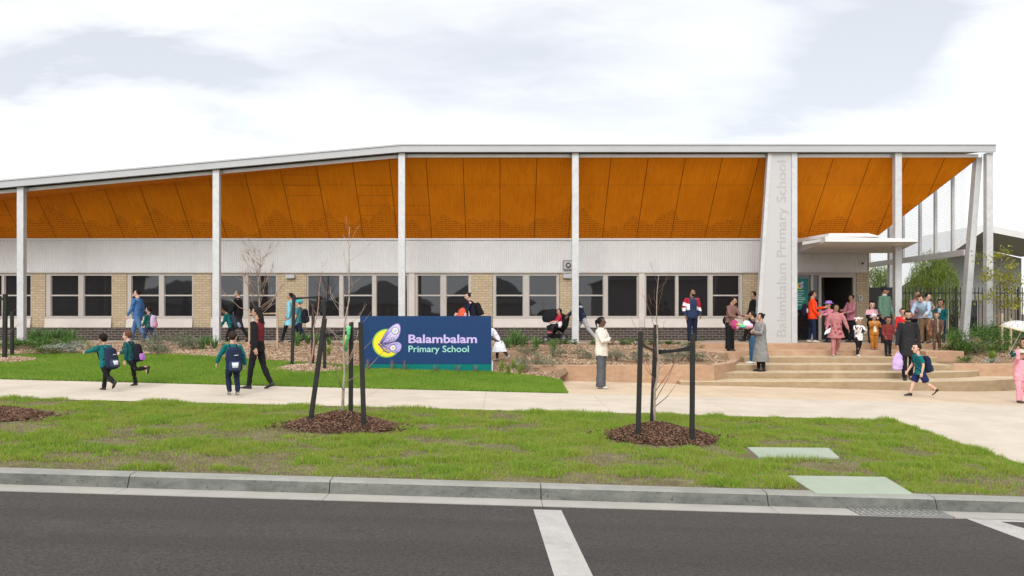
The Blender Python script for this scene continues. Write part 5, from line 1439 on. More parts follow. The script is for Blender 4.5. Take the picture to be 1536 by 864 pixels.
def backpack(g, label, c, c2=None, size=1.0, panel=None, straps=True):
    """worn on the back: a thing of its own"""
    H, k, w, T = g.H, g.k, g.w, g.T
    fr = g.fr; zt, zb = fr['sh'] * H - .01 * H, fr['sh'] * H - .01 * H - .36 * H * size * (0.9 if fr['hh'] > .15 else .75)
    d = .10 * k * size + .03
    back = .12 * w
    t = thing('backpack', label, 'backpack', g.loc, R(g.rot), 'school backpacks')
    mb = MB(); ww = .155 * w * size * 1.05
    q = [(zb, .6), (lerp(zb, zt, .08), .95), (lerp(zb, zt, .5), 1.0), (lerp(zb, zt, .88), .85), (zt, .5)]
    mb.tube([T(0, back + d * .9, z_) for z_, _ in q], [(ww * s, d * s * .95) for _, s in q], 16, ref=(0, 1, 0))
    remesh(mb, 'bag', cloth('bag%.2f%.2f%.2f' % c, c), t, .012, 2, .012, 8, g.H)
    mb = MB(); z0, z1 = lerp(zb, zt, .08), lerp(zb, zt, .45)
    mb.tube([T(0, back + d * 1.75, z_) for z_ in (z0, lerp(z0, z1, .5), z1)], [(ww * .7, d * .32), (ww * .76, d * .42), (ww * .66, d * .28)], 14, ref=(0, 1, 0))
    c2_ = c2 or tuple(min(1, x * 1.6 + .01) for x in c); remesh(mb, 'front_pocket', cloth('bag%.2f%.2f%.2f' % c2_, c2_), t, .012, 2)
    if panel:
        mb = MB(); mb.tube([T(0.0, back + d * 2.1, lerp(z0, z1, .3)), T(0.0, back + d * 2.1, lerp(z0, z1, .85))], [(ww * .34, d * .16), (ww * .42, d * .14)], 12, ref=(0, 1, 0)); mb.build('badge', cloth('bdg%.2f%.2f' % panel[:2], panel), t, True, world=False)
        mb = MB(); mb.tube([T(-.4 * ww, back + d * 1.78, lerp(z1, zt, .42)), T(.1 * ww, back + d * 1.8, lerp(z1, zt, .40))], [.008, .008], 6); mb.build('zip', cloth('zip', (.5, .5, .52)), t, True, world=False)
    if straps:
        for s in (-1, 1):
            sx = s * .085 * w
            pts = [T(sx, back + d * .2, lerp(zb, zt, .92)), T(sx, back * .4, fr['sh'] * H + .022 * H), T(sx * 1.05, -.09 * w, fr['sh'] * H - .02 * H), T(sx * 1.35, -.145 * w, fr['sh'] * H - .10 * H), T(sx * 1.8, -.06 * w, fr['sh'] * H - .2 * H), T(sx * 1.6, back * .8, lerp(zb, zt, .2))]
            mb = MB(); mb.tube(pts, [(.022 * k, .008)] * 6, 6); mb.build('strap', cloth('bag%.2f%.2f%.2f' % c, c), t, True, world=False)
    return t

def soft(name, label, cat, c, r, col, sub=None, seed=0, squash=None, n2='fold'):
    """a small soft thing held in the hands"""
    t = thing(name, label, cat, c)
    mb = MB(); 
    def fn(v): return v * (1 + .25 * mnoise.noise((v.x * 2 + seed, v.y * 2, v.z * 2)))
    mb.ball((0, 0, 0), r, 18, 12, fn=fn)
    remesh(mb, 'main', cloth('s%.2f%.2f%.2f' % col, col), t, max(min(r if isinstance(r, tuple) else (r,)) * .12, .006), 1, .01, 14, seed)
    if sub:
        for i, (o, rr, cc) in enumerate(sub):
            mb = MB(); mb.ball(o, rr, 12, 8, fn=fn); mb.build(n2, cloth('s%.2f%.2f%.2f' % cc, cc), t, True, world=False)
    return t

# ------------------------------------------------------------------ who stands where
WALK = ((24, 8), (-22, 14)); WALK2 = ((-24, 18), (22, 6)); STAND = ((2, 2), (-2, 2)); STEP = ((14, 16), (-10, 6))
def sw(a, b): return ((a, 6, 18, 4), (b, 6, 18, 4))
TEAL, NAVYC, BLK, DENIM = (0.008, 0.12, 0.125), (0.012, 0.018, 0.045), (0.012, 0.012, 0.014), (0.045, 0.11, 0.22)
YT = 28.9

# footpath, left
g = person('child in teal top running left on the path with both arms stretched out', 160, 586, on_ground(160, 586).z, 1.17, 238, kid=True, lean=14, legs=((30, 18), (-26, 40)), arms=((78, 12, 12, 0), (70, 10, 10, 0)), hair='short', top=('jumper', TEAL), bottom=('trousers', BLK), tone='tan', sex='m')
backpack(g, 'big navy backpack on the running child on the left path', (0.016, 0.022, 0.045), size=1.12, panel=(0.55, 0.57, 0.62))
g = person('brown haired child in teal and grey walking left on the path beside the running child', 197, 579, on_ground(197, 579).z, 1.15, 262, kid=True, lean=10, legs=((-4, 6), (-38, 62)), arms=((40, 8, 30, 6), (-10, 8, 20, 4)), hair='short', hairc=(0.12, 0.055, 0.03), top=('jumper', (0.012, 0.085, 0.085)), bottom=('slim', BLK), tone='fair', sex='f')
backpack(g, 'black backpack with a purple pocket on the brown haired child', (0.012, 0.012, 0.02), (0.40, 0.16, 0.50), 1.0)
g = person('child in teal top walking away on the path beside the long haired woman', 349, 592, on_ground(349, 592).z, 1.24, 205, kid=True, legs=((-16, 10), (18, 44)), arms=((8, 22, 10, 0), (14, 30, 18, 0)), head=(-20, 0), hair='crop', hairc=(0.03, 0.02, 0.015), top=('jumper', TEAL), bottom=('trousers', (0.012, 0.016, 0.04)), tone='fair', sole=(0.5, 0.5, 0.5))
backpack(g, 'large navy backpack with white print on the child beside the long haired woman', (0.014, 0.02, 0.048), size=1.22, panel=(0.55, 0.58, 0.65))
person('long haired woman in black and dark red coat walking left on the path', 386, 583, on_ground(386, 583).z, 1.72, 258, legs=((-12, 14), (12, 4)), arms=((22, 8, 22, 0), (-16, 8, 14, 0)), head=(6, 8), hair='long', hairc=(0.02, 0.015, 0.014), sex='f', tone='tan',
       top=('jacket', BLK, (0.13, 0.018, 0.022), lambda c, g, A, H, hz: 1 if (c.y > .03 and c.z > hz + .06 * H and abs(c.x) < .13) else 0), bottom=('slim', BLK))
# walkway in front of the windows
person('man in blue sweatshirt and jeans walking left past the windows', 206, 0, TERR, 1.78, 262, Y=YT, legs=WALK, arms=sw(-12, 14), head=(12, 0), hair='crop', tone='fair', fat=1.08, top=('jumper', (0.055, 0.145, 0.34), (0.45, 0.55, 0.68), lambda c, g, A, H, hz: 1 if (c.y < -.11 and hz + .36 * H * .55 < c.z < hz + .26 * H and abs(c.x) < .09) else 0), bottom=('trousers', (0.075, 0.15, 0.29)), shoes=(0.3, 0.3, 0.3))
g = person('child in green jumper following the man in blue past the windows', 223, 0, TERR, 1.20, 255, Y=28.7, kid=True, legs=WALK2, arms=sw(30, 10), head=(10, 4), hair='short', tone='tan', top=('jumper', (0.01, 0.085, 0.07)), bottom=('trousers', (0.03, 0.045, 0.10)), shoes=(0.4, 0.2, 0.25))
backpack(g, 'pale pink and lilac backpack on the child in green jumper', (0.46, 0.36, 0.50), (0.62, 0.28, 0.42), 1.05)
person('grey haired man in dark coat walking left past the windows behind the leaning child', 357, 0, TERR, 1.79, 268, Y=29.4, legs=WALK, arms=sw(-10, 16), hair='crop', hairc=(0.10, 0.095, 0.09), tone='fair', top=('jacket', (0.010, 0.010, 0.012)), bottom=('trousers', (0.02, 0.02, 0.026)))
g = person('child in teal top leaning forward under a bulky backpack on the walkway', 347, 0, TERR, 1.24, 268, Y=28.6, kid=True, lean=24, legs=WALK, arms=((30, 10, 30, 4), (10, 8, 20, 4)), hair='short', tone='tan', top=('jumper', TEAL), bottom=('trousers', BLK))
backpack(g, 'bulky grey and black backpack on the leaning child', (0.03, 0.035, 0.05), (0.25, 0.30, 0.36), 1.15)
person('woman with light blue top and dark ponytail walking left by the wide brick pier', 436, 0, TERR, 1.66, 262, Y=28.8, sex='f', legs=WALK2, arms=sw(20, -8), hair='pony', tone='tan', top=('tunic', (0.20, 0.50, 0.60)), bottom=('slim', BLK))
g = person('youngster in turquoise hat and greyish top behind the woman in light blue', 448, 0, TERR, 1.48, 264, Y=28.5, kid=True, legs=WALK, arms=sw(18, 8), hair='cap', hairc=(0.06, 0.42, 0.46), tone='fair', top=('tee', (0.06, 0.20, 0.23)), bottom=('trousers', NAVYC))
backpack(g, 'black backpack on the youngster in turquoise hat', (0.012, 0.012, 0.018), None, .95)
g = person('dark haired woman with a bun in navy leaning forward behind the blue sign', 711, 0, TERR, 1.70, 280, Y=28.6, sex='f', lean=16, legs=WALK, arms=((38, 10, 20, 6), (30, 10, 24, 6)), head=(14, 6), hair='bun', hairc=(0.03, 0.016, 0.012), tone='fair', top=('jumper', (0.012, 0.016, 0.034)), bottom=('trousers', BLK))
backpack(g, 'black backpack on the woman behind the blue sign', (0.012, 0.012, 0.014), (0.03, 0.02, 0.02), .95)
soft('carry_bag', 'orange red bag held by the woman behind the blue sign', 'bag', at_y(693, 471, 28.3), (.14, .12, .2), (0.62, 0.10, 0.05), [((.08, 0, -.05), (.08, .1, .14), (0.50, 0.36, 0.45))], 3)
person('child in white dress bending forward in the bed beside the blue sign', 748, 545, bed_z(at_y(748, 545, 24.2).x, 24.2) + .02, 1.16, 270, Y=24.2, kid=True, sex='f', lean=34, legs=((10, 12), (-22, 20)), arms=((20, 8, 30, 4), (10, 8, 30, 4)), head=(0, 10), hair='short', tone='brown', top=('dress', (0.66, 0.67, 0.72)), bottom=('slim', (0.05, 0.04, 0.05)), shoes=(0.4, 0.38, 0.36))
# pram and the person pushing it
g = person('person in navy hood and pale grey trousers pushing the pram behind a column', 874, 0, TERR, 1.66, 270, Y=29.0, lean=20, legs=((26, 6), (-26, 16)), arms=((36, 8, 12, 4), (36, 8, 12, 4)), hair='hood', hairc=(0.02, 0.028, 0.055), tone='brown', top=('jumper', (0.018, 0.026, 0.055), (0.5, 0.52, 0.6), lambda c, g, A, H, hz: 1 if (c.x > .05 and c.y < .0 and c.z > hz + .2 * H and c.z < hz + .24 * H) else 0), bottom=('trousers', (0.36, 0.37, 0.39)), shoes=(0.28, 0.34, 0.34), sole=(.6, .6, .6))
# people standing at the front
def crossed(s=1): return ((28, 14, 92, 62), (24, 14, 84, 60))
person('woman in cream cardigan and grey wide trousers with folded arms on the paving', 902, 582.5, 0.0, 1.66, 62, sex='f', legs=STAND, arms=crossed(), head=(12, -2), hair='pony', tone='dark', fat=1.08, top=('jacket', (0.66, 0.60, 0.52)), bottom=('wide', (0.085, 0.09, 0.10)), shoes=(0.5, 0.48, 0.45), Y=at_z(902, 582.5, 0.005).y)
def track(c, g, A, H, hz):
    for sh, el, wr, d1, d2 in A:
        t = (c - sh).dot(d1) / (el - sh).length
        if (abs(c.x) > .125 and t > -.2):
            if t < .38: return 1
            if t < .72: return 2
    return 0
person('bearded man in navy track jacket with red and white sleeves, hands near hips', 1038, 515, TERR, 1.72, 14, Y=27.75, legs=((2, 2), (1, 2)), arms=((-6, 16, 28, 10), (-6, 16, 28, 10)), head=(38, 0), hair='crop', tone='brown', fat=1.10, beard=True, top=('jacket', (0.022, 0.034, 0.075), (0.36, 0.02, 0.04), (0.72, 0.70, 0.72), track), bottom=('trousers', (0.012, 0.017, 0.036)), shoes=(0.30, 0.22, 0.10))
person('woman in brown knitted top and dark flared trousers standing on the left step block', 1095, 527, zk[1], 1.60, 38, Y=25.95, sex='f', lean=9, legs=STAND, arms=((20, 10, 58, 25), (26, 12, 60, 10)), head=(16, 16), hair='pony', tone='tan', fat=1.05, top=('jumper', (0.19, 0.105, 0.085)), bottom=('wide', (0.014, 0.012, 0.012)))
soft('toy_bundle', 'pink and magenta bundle handed over by the woman in brown', 'toy', at_y(1102, 487, 25.3), (.11, .08, .13), (0.40, 0.05, 0.16), [((.07, -.04, -.04), (.06, .05, .09), (0.72, 0.32, 0.45))], 5)
soft('shoulder_bag', 'black shoulder bag on the woman in brown', 'bag', at_y(1087.5, 481, 26.0), (.06, .1, .12), (0.012, 0.012, 0.014), None, 2)
person('man in dark coat half hidden behind the blade sign', 1130, 0, TERR, 1.74, 270, Y=29.6, legs=WALK, arms=sw(10, -10), hair='crop', tone='tan', top=('jacket', (0.010, 0.010, 0.012)), bottom=('trousers', BLK))
person('woman in navy top and blue jeans beside the grey coat on the steps', 1128, 546, zk[3], 1.47, 262, Y=24.75, sex='f', legs=STAND, arms=((38, 10, 75, 16), (34, 10, 80, 10)), head=(-8, 4), hair='pony', hairc=(0.02, 0.014, 0.012), tone='tan', top=('tee', (0.02, 0.016, 0.032)), bottom=('trousers', (0.045, 0.115, 0.21)), shoes=(0.7, 0.68, 0.66))
soft('paper_flowers', 'white, green and pink paper bouquet held by the woman in jeans', 'bouquet', at_y(1120, 486, 24.3), (.10, .08, .10), (0.72, 0.68, 0.70), [((-.12, 0, -.06), (.10, .06, .05), (0.12, 0.50, 0.36)), ((.08, -.03, -.05), (.09, .06, .07), (0.78, 0.42, 0.55)), ((-.19, 0, -.02), (.06, .05, .03), (0.50, 0.58, 0.15))], 7)
person('woman in long grey coat and black boots with folded arms on the steps', 1141, 557, zk[4], 1.57, 280, Y=23.75, sex='f', legs=STAND, arms=crossed(), head=(-10, 0), hair='bun', hairc=(0.014, 0.011, 0.010), tone='tan', fat=1.1, top=('coat', (0.20, 0.20, 0.195)), bottom=('slim', BLK), shoes=(0.012, 0.012, 0.012))
# entrance
person('woman in bright orange red jacket and navy trousers in front of the door', 1219, 514, TERR, 1.67, 72, Y=28.4, sex='f', legs=((6, 4), (-6, 4)), arms=((6, 8, 34, 10), (30, 8, 70, 20)), head=(10, 0), hair='pony', tone='tan', fat=1.05, top=('jacket', (0.80, 0.055, 0.012), (0.72, 0.42, 0.45), lambda c, g, A, H, hz: 1 if (c.y < -.12 and abs(c.x) < .07) else 0), bottom=('slim', (0.012, 0.018, 0.05)), shoes=(0.5, 0.45, 0.4))
soft('hand_bag', 'black bag hanging behind the woman in the orange red jacket', 'bag', at_y(1208, 467, 28.6), (.13, .14, .24), (0.016, 0.012, 0.028), [((.02, -.14, .02), (.03, .02, .08), (0.45, 0.45, 0.5))], 4)
person('child in wide purple hat and pink top reaching out beside the orange red jacket', 1243, 0, TERR, 1.34, 290, Y=28.7, kid=True, sex='f', legs=STAND, arms=((70, 10, 20, 6), (64, 14, 20, 6)), hair='hat', hairc=(0.38, 0.24, 0.62), tone='tan', top=('jumper', (0.62, 0.22, 0.32)), bottom=('trousers', NAVYC))
def floral(c, g, A, H, hz):
    if hz - .12 * H < c.z < hz + .12 * H and c.y < -.06 and abs(c.x) < .15: return 1 if mnoise.noise((c.x * 13, c.z * 13, 4.0)) > .16 else 0
    return 0
person('woman in dusty pink tunic suit stepping down the stairs with a white paper', 1254, 534.5, zk[2], 1.52, -12, Y=25.75, sex='f', legs=((4, 4), (-14, 34)), arms=((4, 18, 16, -4), (2, 24, 24, -8)), head=(34, 0), hair='bun', tone='brown', fat=1.1, top=('tunic', (0.38, 0.155, 0.16), (0.22, 0.05, 0.06), floral), bottom=('trousers', (0.40, 0.17, 0.175)), shoes=(0.45, 0.32, 0.26))
pp = thing('paper_sheet', 'white folded paper in the hand of the woman in dusty pink', 'paper', at_y(1241, 497, 25.6))
mb = MB(); mb.hexa([(-.09, .01, -.10), (.06, -.01, -.04), (.062, .0, -.04), (-.088, .02, -.10)], [(-.05, .01, .02), (.10, -.01, .11), (.102, .0, .11), (-.048, .02, .02)]); mb.build('sheet', mat('paper', (0.75, 0.75, 0.76), 0.7), pp, world=False)
mb = MB(); mb.hexa([(-.08, -.004, -.085), (.05, -.022, -.03), (.052, -.016, -.03), (-.078, .002, -.085)], [(-.05, -.02, .01), (.085, -.04, .085), (.087, -.034, .085), (-.048, -.014, .01)]); mb.build('inner_sheet', mat('paper2', (0.68, 0.68, 0.70), 0.7), pp, world=False)
person('woman in mauve knit turning left in front of the dark doorway', 1277, 0, TERR, 1.56, 285, Y=28.9, sex='f', legs=STAND, arms=((26, 10, 70, 30), (20, 12, 60, 20)), head=(10, 0), hair='bun', tone='brown', fat=1.15, top=('jumper', (0.36, 0.145, 0.185)), bottom=('trousers', BLK))
def cow(c, g, A, H, hz): return 1 if mnoise.noise((c.x * 8 + 2, c.y * 5, c.z * 8 + 1)) > .20 else 0
g = person('child in white and black patched animal costume walking down the steps', 1288, 534.5, zk[2], 1.14, 10, Y=25.9, kid=True, legs=((10, 8), (-12, 20)), arms=((30, 10, 100, 20), (30, 10, 100, 20)), hair='cow', hairc=(0.70, 0.69, 0.68), tone='tan', top=('jumper', (0.72, 0.71, 0.70), (0.015, 0.015, 0.015), cow), bottom=('trousers', BLK), shoes=(0.68, 0.66, 0.64))
backpack(g, 'dark backpack on the child in patched animal costume', (0.014, 0.02, 0.045), None, .9)
g = person('child in orange brown furry costume with white cap on the upper step', 1311, 524.5, zk[1], 1.09, 0, Y=26.7, kid=True, legs=STAND, arms=((40, 12, 95, 30), (40, 12, 95, 30)), hair='cap', hairc=(0.62, 0.60, 0.64), tone='tan', top=('jumper', (0.42, 0.165, 0.03), (0.70, 0.62, 0.52), lambda c, g, A, H, hz: 1 if (c.y < -.09 and hz + .02 < c.z < hz + .20 and abs(c.x) < .05) else 0), bottom=('trousers', (0.42, 0.165, 0.03)), shoes=(0.30, 0.11, 0.02), fat=1.15)
person('girl in dark red leather jacket with black skirt and leggings on the steps', 1332, 535, zk[2], 1.16, 4, Y=25.8, kid=True, sex='f', legs=STAND, arms=((6, 14, 40, 10), (10, 14, 50, 10)), head=(0, 8), hair='short', hairc=(0.035, 0.02, 0.016), tone='brown', top=('jacket', (0.16, 0.028, 0.026)), bottom=('slim', BLK))
person('tall man in sage green jumper with dark turban at the top of the steps', 1327, 514.5, TERR, 1.78, 30, Y=27.9, legs=STAND, arms=((4, 10, 14, 0), (4, 10, 14, 0)), head=(20, 4), hair='turban', hairc=(0.018, 0.022, 0.034), tone='brown', fat=1.12, top=('jumper', (0.095, 0.175, 0.125)), bottom=('trousers', (0.012, 0.014, 0.028)), collar=(0.5, 0.5, 0.5))
person('child in black with pink scarf behind the orange costume', 1308, 0, TERR, 1.34, 350, Y=28.0, kid=True, sex='f', legs=STAND, arms=((30, 8, 60, 20), (24, 8, 60, 20)), head=(0, 12), hair='short', tone='fair', top=('jumper', (0.015, 0.012, 0.016), (0.62, 0.36, 0.42), lambda c, g, A, H, hz: 1 if (c.y < -.02 and c.z > hz + .20 * H) else 0), bottom=('trousers', BLK))
person('boy in bright red top standing behind the man in the black kurta', 1354, 526, zk[1], 1.25, 340, Y=26.6, kid=True, legs=STAND, arms=((10, 12, 30, 6), (10, 12, 30, 6)), hair='short', tone='tan', top=('jumper', (0.50, 0.025, 0.025)), bottom=('trousers', BLK))
gk = person('bearded man in black kurta and trousers walking down the steps', 1362, 571, zk[5], 1.80, 344, Y=22.75, legs=((10, 8), (-10, 16)), arms=((2, 9, 14, 0), (-4, 9, 12, 0)), head=(0, 3), hair='short', tone='tan', beard=True, fat=1.0, top=('kurta', (0.022, 0.022, 0.024)), bottom=('trousers', (0.012, 0.012, 0.013)), shoes=(0.02, 0.02, 0.02))
hb = gk.hands[0]
bg = thing('tote_bag', 'lilac cloth bag hanging from the hand of the man in the black kurta', 'bag', hb + Vector((-.03, -.02, -.34)))
mb = MB(); mb.tube([(0, 0, -.22), (.0, 0, -.16), (.01, 0, .0), (.02, 0, .16), (.03, .0, .26)], [(.06, .04), (.13, .07), (.15, .08), (.11, .06), (.04, .03)], 14, ref=(0, 1, 0)); remesh(mb, 'bag', cloth('lilac_bag', (0.50, 0.36, 0.62)), bg, .012, 1, .03, 10, 2)
mb = MB(); mb.tube([(.0, 0, .22), (.03, .01, .34), (.06, 0, .22)], [.012] * 3, 6); mb.build('handle', cloth('lilac_strap', (0.62, 0.55, 0.66)), bg, True, world=False)
g = person('child in teal polo shirt and navy shorts striding left across the paving', 1380, 594, -0.165, 1.27, 268, kid=True, lean=8, legs=((26, 10), (-24, 30)), arms=((14, 10, 20, 6), (-14, 10, 24, 4)), head=(8, 0), hair='short', hairc=(0.02, 0.014, 0.012), tone='fair', top=('tee', (0.008, 0.135, 0.14)), bottom=('shorts', (0.014, 0.022, 0.085)), shoes=(0.014, 0.014, 0.014))
backpack(g, 'dark navy backpack on the child in teal polo and shorts', (0.013, 0.018, 0.035), (0.05, 0.06, 0.10), .95)
person('man in light blue shirt bending forward behind the brown costume', 1388, 0, TERR, 1.72, 318, Y=27.75, lean=42, legs=STAND, arms=((30, 10, 40, 20), (34, 10, 30, 10)), head=(-10, 14), hair='short', hairc=(0.05, 0.028, 0.018), tone='fair', fat=1.15, top=('jumper', (0.34, 0.46, 0.60)), bottom=('trousers', (0.20, 0.13, 0.08)))
soft('satchel', 'tan brown satchel beside the man in light blue shirt', 'bag', at_y(1398, 491, 27.4), (.15, .12, .28), (0.34, 0.17, 0.075), [((0, -.1, .05), (.10, .04, .10), (0.26, 0.12, 0.05))], 8)
person('child in brown striped costume walking down on the upper steps', 1405, 526, zk[1], 1.16, 330, Y=26.5, kid=True, lean=8, legs=((8, 8), (-10, 16)), arms=((8, 10, 24, 6), (6, 10, 24, 6)), head=(0, 10), hair='crop', hairc=(0.06, 0.035, 0.022), tone='tan', top=('jumper', (0.105, 0.06, 0.045), (0.30, 0.22, 0.18), lambda c, g, A, H, hz: 1 if abs(c.x - .04) < .018 and c.y < 0 and c.z > hz else 0), bottom=('trousers', (0.105, 0.06, 0.045)), shoes=(0.04, 0.025, 0.02))
person('child in dark teal jumper near the fence behind the brown costume', 1411, 0, TERR, 1.40, 310, Y=28.4, kid=True, legs=STAND, arms=((10, 10, 40, 10), (10, 10, 40, 10)), hair='short', tone='brown', top=('jumper', (0.006, 0.075, 0.08), (0.3, 0.4, 0.5), lambda c, g, A, H, hz: 1 if (c.z > hz + .22 * H and c.y < -.06 and abs(c.x) < .05) else 0), bottom=('trousers', NAVYC))
person('bald man in mauve shirt leaning forward near the fence', 1369, 0, TERR, 1.66, 20, Y=28.6, lean=14, legs=STAND, arms=((20, 10, 50, 20), (20, 10, 50, 20)), head=(0, 14), hair='none', tone='brown', fat=1.1, top=('jumper', (0.25, 0.15, 0.17)), bottom=('trousers', BLK))
person('dark haired woman in greyish tan top near the fence behind the light blue shirt', 1391, 0, TERR, 1.62, 30, Y=29.2, sex='f', legs=STAND, arms=((30, 10, 60, 20), (30, 10, 60, 10)), head=(10, 14), hair='short', tone='fair', top=('jumper', (0.26, 0.20, 0.17)), bottom=('trousers', BLK))
gp_ = person('child in pink costume with one arm raised at the right edge of the paving', 1530, 604, -0.215, 1.16, 20, kid=True, sex='f', legs=((4, 4), (-4, 6)), arms=((128, 30, 60, 20), (10, 14, 30, 6)), head=(0, 0), hair='hat', hairc=(0.60, 0.56, 0.48), tone='tan', fat=1.12, top=('jumper', (0.74, 0.32, 0.38)), bottom=('trousers', (0.74, 0.32, 0.38)), shoes=(0.02, 0.02, 0.02))
gu = person('youngster in dark teal holding the clear umbrella behind the pink costume', 1537, 587, -0.19, 1.36, 300, kid=True, legs=WALK2, arms=((60, 10, 75, 10), (20, 10, 20, 6)), hair='short', tone='tan', top=('jumper', (0.006, 0.075, 0.08)), bottom=('trousers', NAVYC))

# ------------------------------------------------------------------ pram
pr = thing('pram', 'black pushchair with a hood on small wheels on the walkway beside the steel column', 'pram', Vector((at_y(835, 510, 28.9).x, 28.9, TERR)))
M_PRAM = cloth('pram', (0.012, 0.012, 0.014)); M_PFR = mat('pram_frame', (0.03, 0.03, 0.03), .4, metal=.4)
def wheel(x, y, r):
    mb = MB(); n = 24; vs = []; fs = []
    for i in range(n):
        a = 2 * PI * i / n
        for j in range(8):
            b = 2 * PI * j / 8; rr_ = r - .02 + .02 * math.cos(b); vs.append((x + rr_ * math.cos(a), y + .022 * math.sin(b), r + rr_ * math.sin(a)))
    for i in range(n):
        for j in range(8): fs.append((i * 8 + j, ((i + 1) % n) * 8 + j, ((i + 1) % n) * 8 + (j + 1) % 8, i * 8 + (j + 1) % 8))
    mb.add(vs, fs); wo = mb.build('wheel', mat('tyre', (0.02, 0.02, 0.02), .8), pr, True, world=False)
    mb = MB(); mb.tube([(x, y - .02, r), (x, y + .02, r)], .03, 10)
    for i in range(6):
        a = PI * i / 3; mb.tube([(x, y, r), (x + (r - .02) * math.cos(a), y, r + (r - .02) * math.sin(a))], .007, 5)
    mb.build('rim', mat('rim_grey', (.25, .25, .26), .4), wo, True, world=False)
for y in (-.24, .24): wheel(.22, y, .14); wheel(-.36, y, .10)
for y in (-.22, .22):
    mb = MB(); mb.tube([(-.36, y, .12), (-.05, y, .45), (.30, y, .80), (.46, y, 1.0)], .013, 6); mb.tube([(.22, y, .14), (-.05, y, .45), (-.2, y, .62)], .013, 6); mb.build('frame', M_PFR, pr, True, world=False)
mb = MB(); mb.tube([(.46, -.22, 1.0), (.47, 0, 1.01), (.46, .22, 1.0)], .017, 6); mb.build('handle', M_PFR, pr, True, world=False)
mb = MB(); mb.tube([(-.28, 0, .36), (-.1, 0, .42), (.10, 0, .45), (.20, 0, .62), (.26, 0, .92)], [(.05, .18), (.09, .2), (.09, .2), (.05, .2), (.03, .18)], 10, ref=(1, 0, .4)); mb.build('seat', M_PRAM, pr, True, world=False)
mb = MB(); mb.tube([(-.30, 0, .22), (-.05, 0, .20), (.15, 0, .22)], [(.16, .06), (.19, .09), (.14, .06)], 12, ref=(0, 0, 1)); remesh(mb, 'basket', M_PRAM, pr, .012, 1)
mb = MB()
def fnh(v): return v if (v.z > -.35 and v.x > -.75) else v * .7
mb.ball((-.12, 0, .80), (.36, .24, .30), 20, 14, fn=lambda v: Vector((v.x, v.y, v.z)) if v.z > -.5 else Vector((v.x * .8, v.y * .8, -.5))); remesh(mb, 'hood', M_PRAM, pr, .014, 2, .012, 10, 1)
person('small child in red and white top sitting up in the pram', 839, 0, TERR, .98, 285, Y=28.55, kid=True, sit=.58, legs=((84, 60), (80, 60)), arms=((30, 12, 40, 10), (30, 12, 40, 10)), hair='short', tone='tan', top=('jumper', (0.42, 0.025, 0.055), (0.72, 0.66, 0.68), lambda c, g, A, H, hz: 1 if c.z < hz + .11 else 0), bottom=('trousers', (0.016, 0.016, 0.02)), shoes=(0.4, 0.05, 0.06))

# ------------------------------------------------------------------ umbrella
uc = at_y(1531, 502, 19.3)
um = thing('umbrella', 'clear dome umbrella with black print held open at the right edge', 'umbrella', uc); um.rotation_euler = (R(6), R(14), 0)
nU, mU = 24, 8; vs = [(0, 0, .30)]; fs = []
for i in range(1, mU + 1):
    ph = R(74) * i / mU
    for k_ in range(nU):
        a = 2 * PI * k_ / nU; sc_ = 1 - .03 * (abs(math.cos(4 * a)) < .3) * (i / mU); vs.append((.43 * math.sin(ph) / math.sin(R(74)) * math.cos(a) * sc_, .43 * math.sin(ph) / math.sin(R(74)) * math.sin(a) * sc_, .30 * math.cos(ph)))
fs = [(0, 1 + k_, 1 + (k_ + 1) % nU) for k_ in range(nU)]
for i in range(mU - 1):
    a = 1 + i * nU; fs += [(a + k_, a + nU + k_, a + nU + (k_ + 1) % nU, a + (k_ + 1) % nU) for k_ in range(nU)]
t = NT('umbrella_film'); co = t.coord('Object'); vo = t.new('ShaderNodeTexVoronoi'); vo.inputs['Scale'].default_value = 26; t.l.new(co, vo.inputs['Vector'])
t.col(t.ramp(vo.outputs['Distance'], [(.28, (.05, .05, .05)), (.36, (.72, .70, .66))])); t.rough(.25); t.set('Alpha', .72)
o = MB().add(vs, fs).build('canopy', t.m, um, True, world=False)
sl = o.modifiers.new('film', 'SOLIDIFY'); sl.thickness = .003
mb = MB(); rim = [(.435 * math.cos(2 * PI * i / 24), .435 * math.sin(2 * PI * i / 24), .082) for i in range(25)]; mb.tube(rim, .009, 6); mb.build('edge', mat('umb_edge', (.62, .55, .30), .5), um, True, world=False)
for i in range(8):
    a = 2 * PI * i / 8; MB().tube([(0, 0, .28), (.25 * math.cos(a), .25 * math.sin(a), .235), (.42 * math.cos(a), .42 * math.sin(a), .085)], .004, 4).build('rib', M_WHITE, um, True, world=False)
MB().tube([(0, 0, .34), (.0, 0, .1), (.03, .3, -.55)], .007, 6).build('shaft', M_WHITE, um, True, world=False)
# ================================================================== trees, stakes and garden plants
def m_leaf(name, cols, trans=0.25):
    t = NT(name); g = t.new('ShaderNodeNewGeometry')
    c = t.ramp(g.outputs['Random Per Island'], [(0.08 + 0.84 * i / (len(cols) - 1), c) for i, c in enumerate(cols)])
    t.col(c); t.rough(0.5); t.set('Specular IOR Level', 0.3)
    tr = t.new('ShaderNodeBsdfTranslucent'); t.l.new(c, tr.inputs[0]); mx = t.new('ShaderNodeMixShader'); mx.inputs[0].default_value = trans
    t.l.new(t.b.outputs[0], mx.inputs[1]); t.l.new(tr.outputs[0], mx.inputs[2]); t.l.new(mx.outputs[0], t.n['Material Output'].inputs[0]); return t.m
M_BARK = mat('pale_bark', (0.33, 0.27, 0.215), 0.85, 0.3, 25, 0.4, 60); M_TWIG = mat('red_twig', (0.20, 0.095, 0.075), 0.7, 0.3, 20); M_BARK2 = mat('grey_bark', (0.20, 0.16, 0.12), 0.85, 0.3, 25)
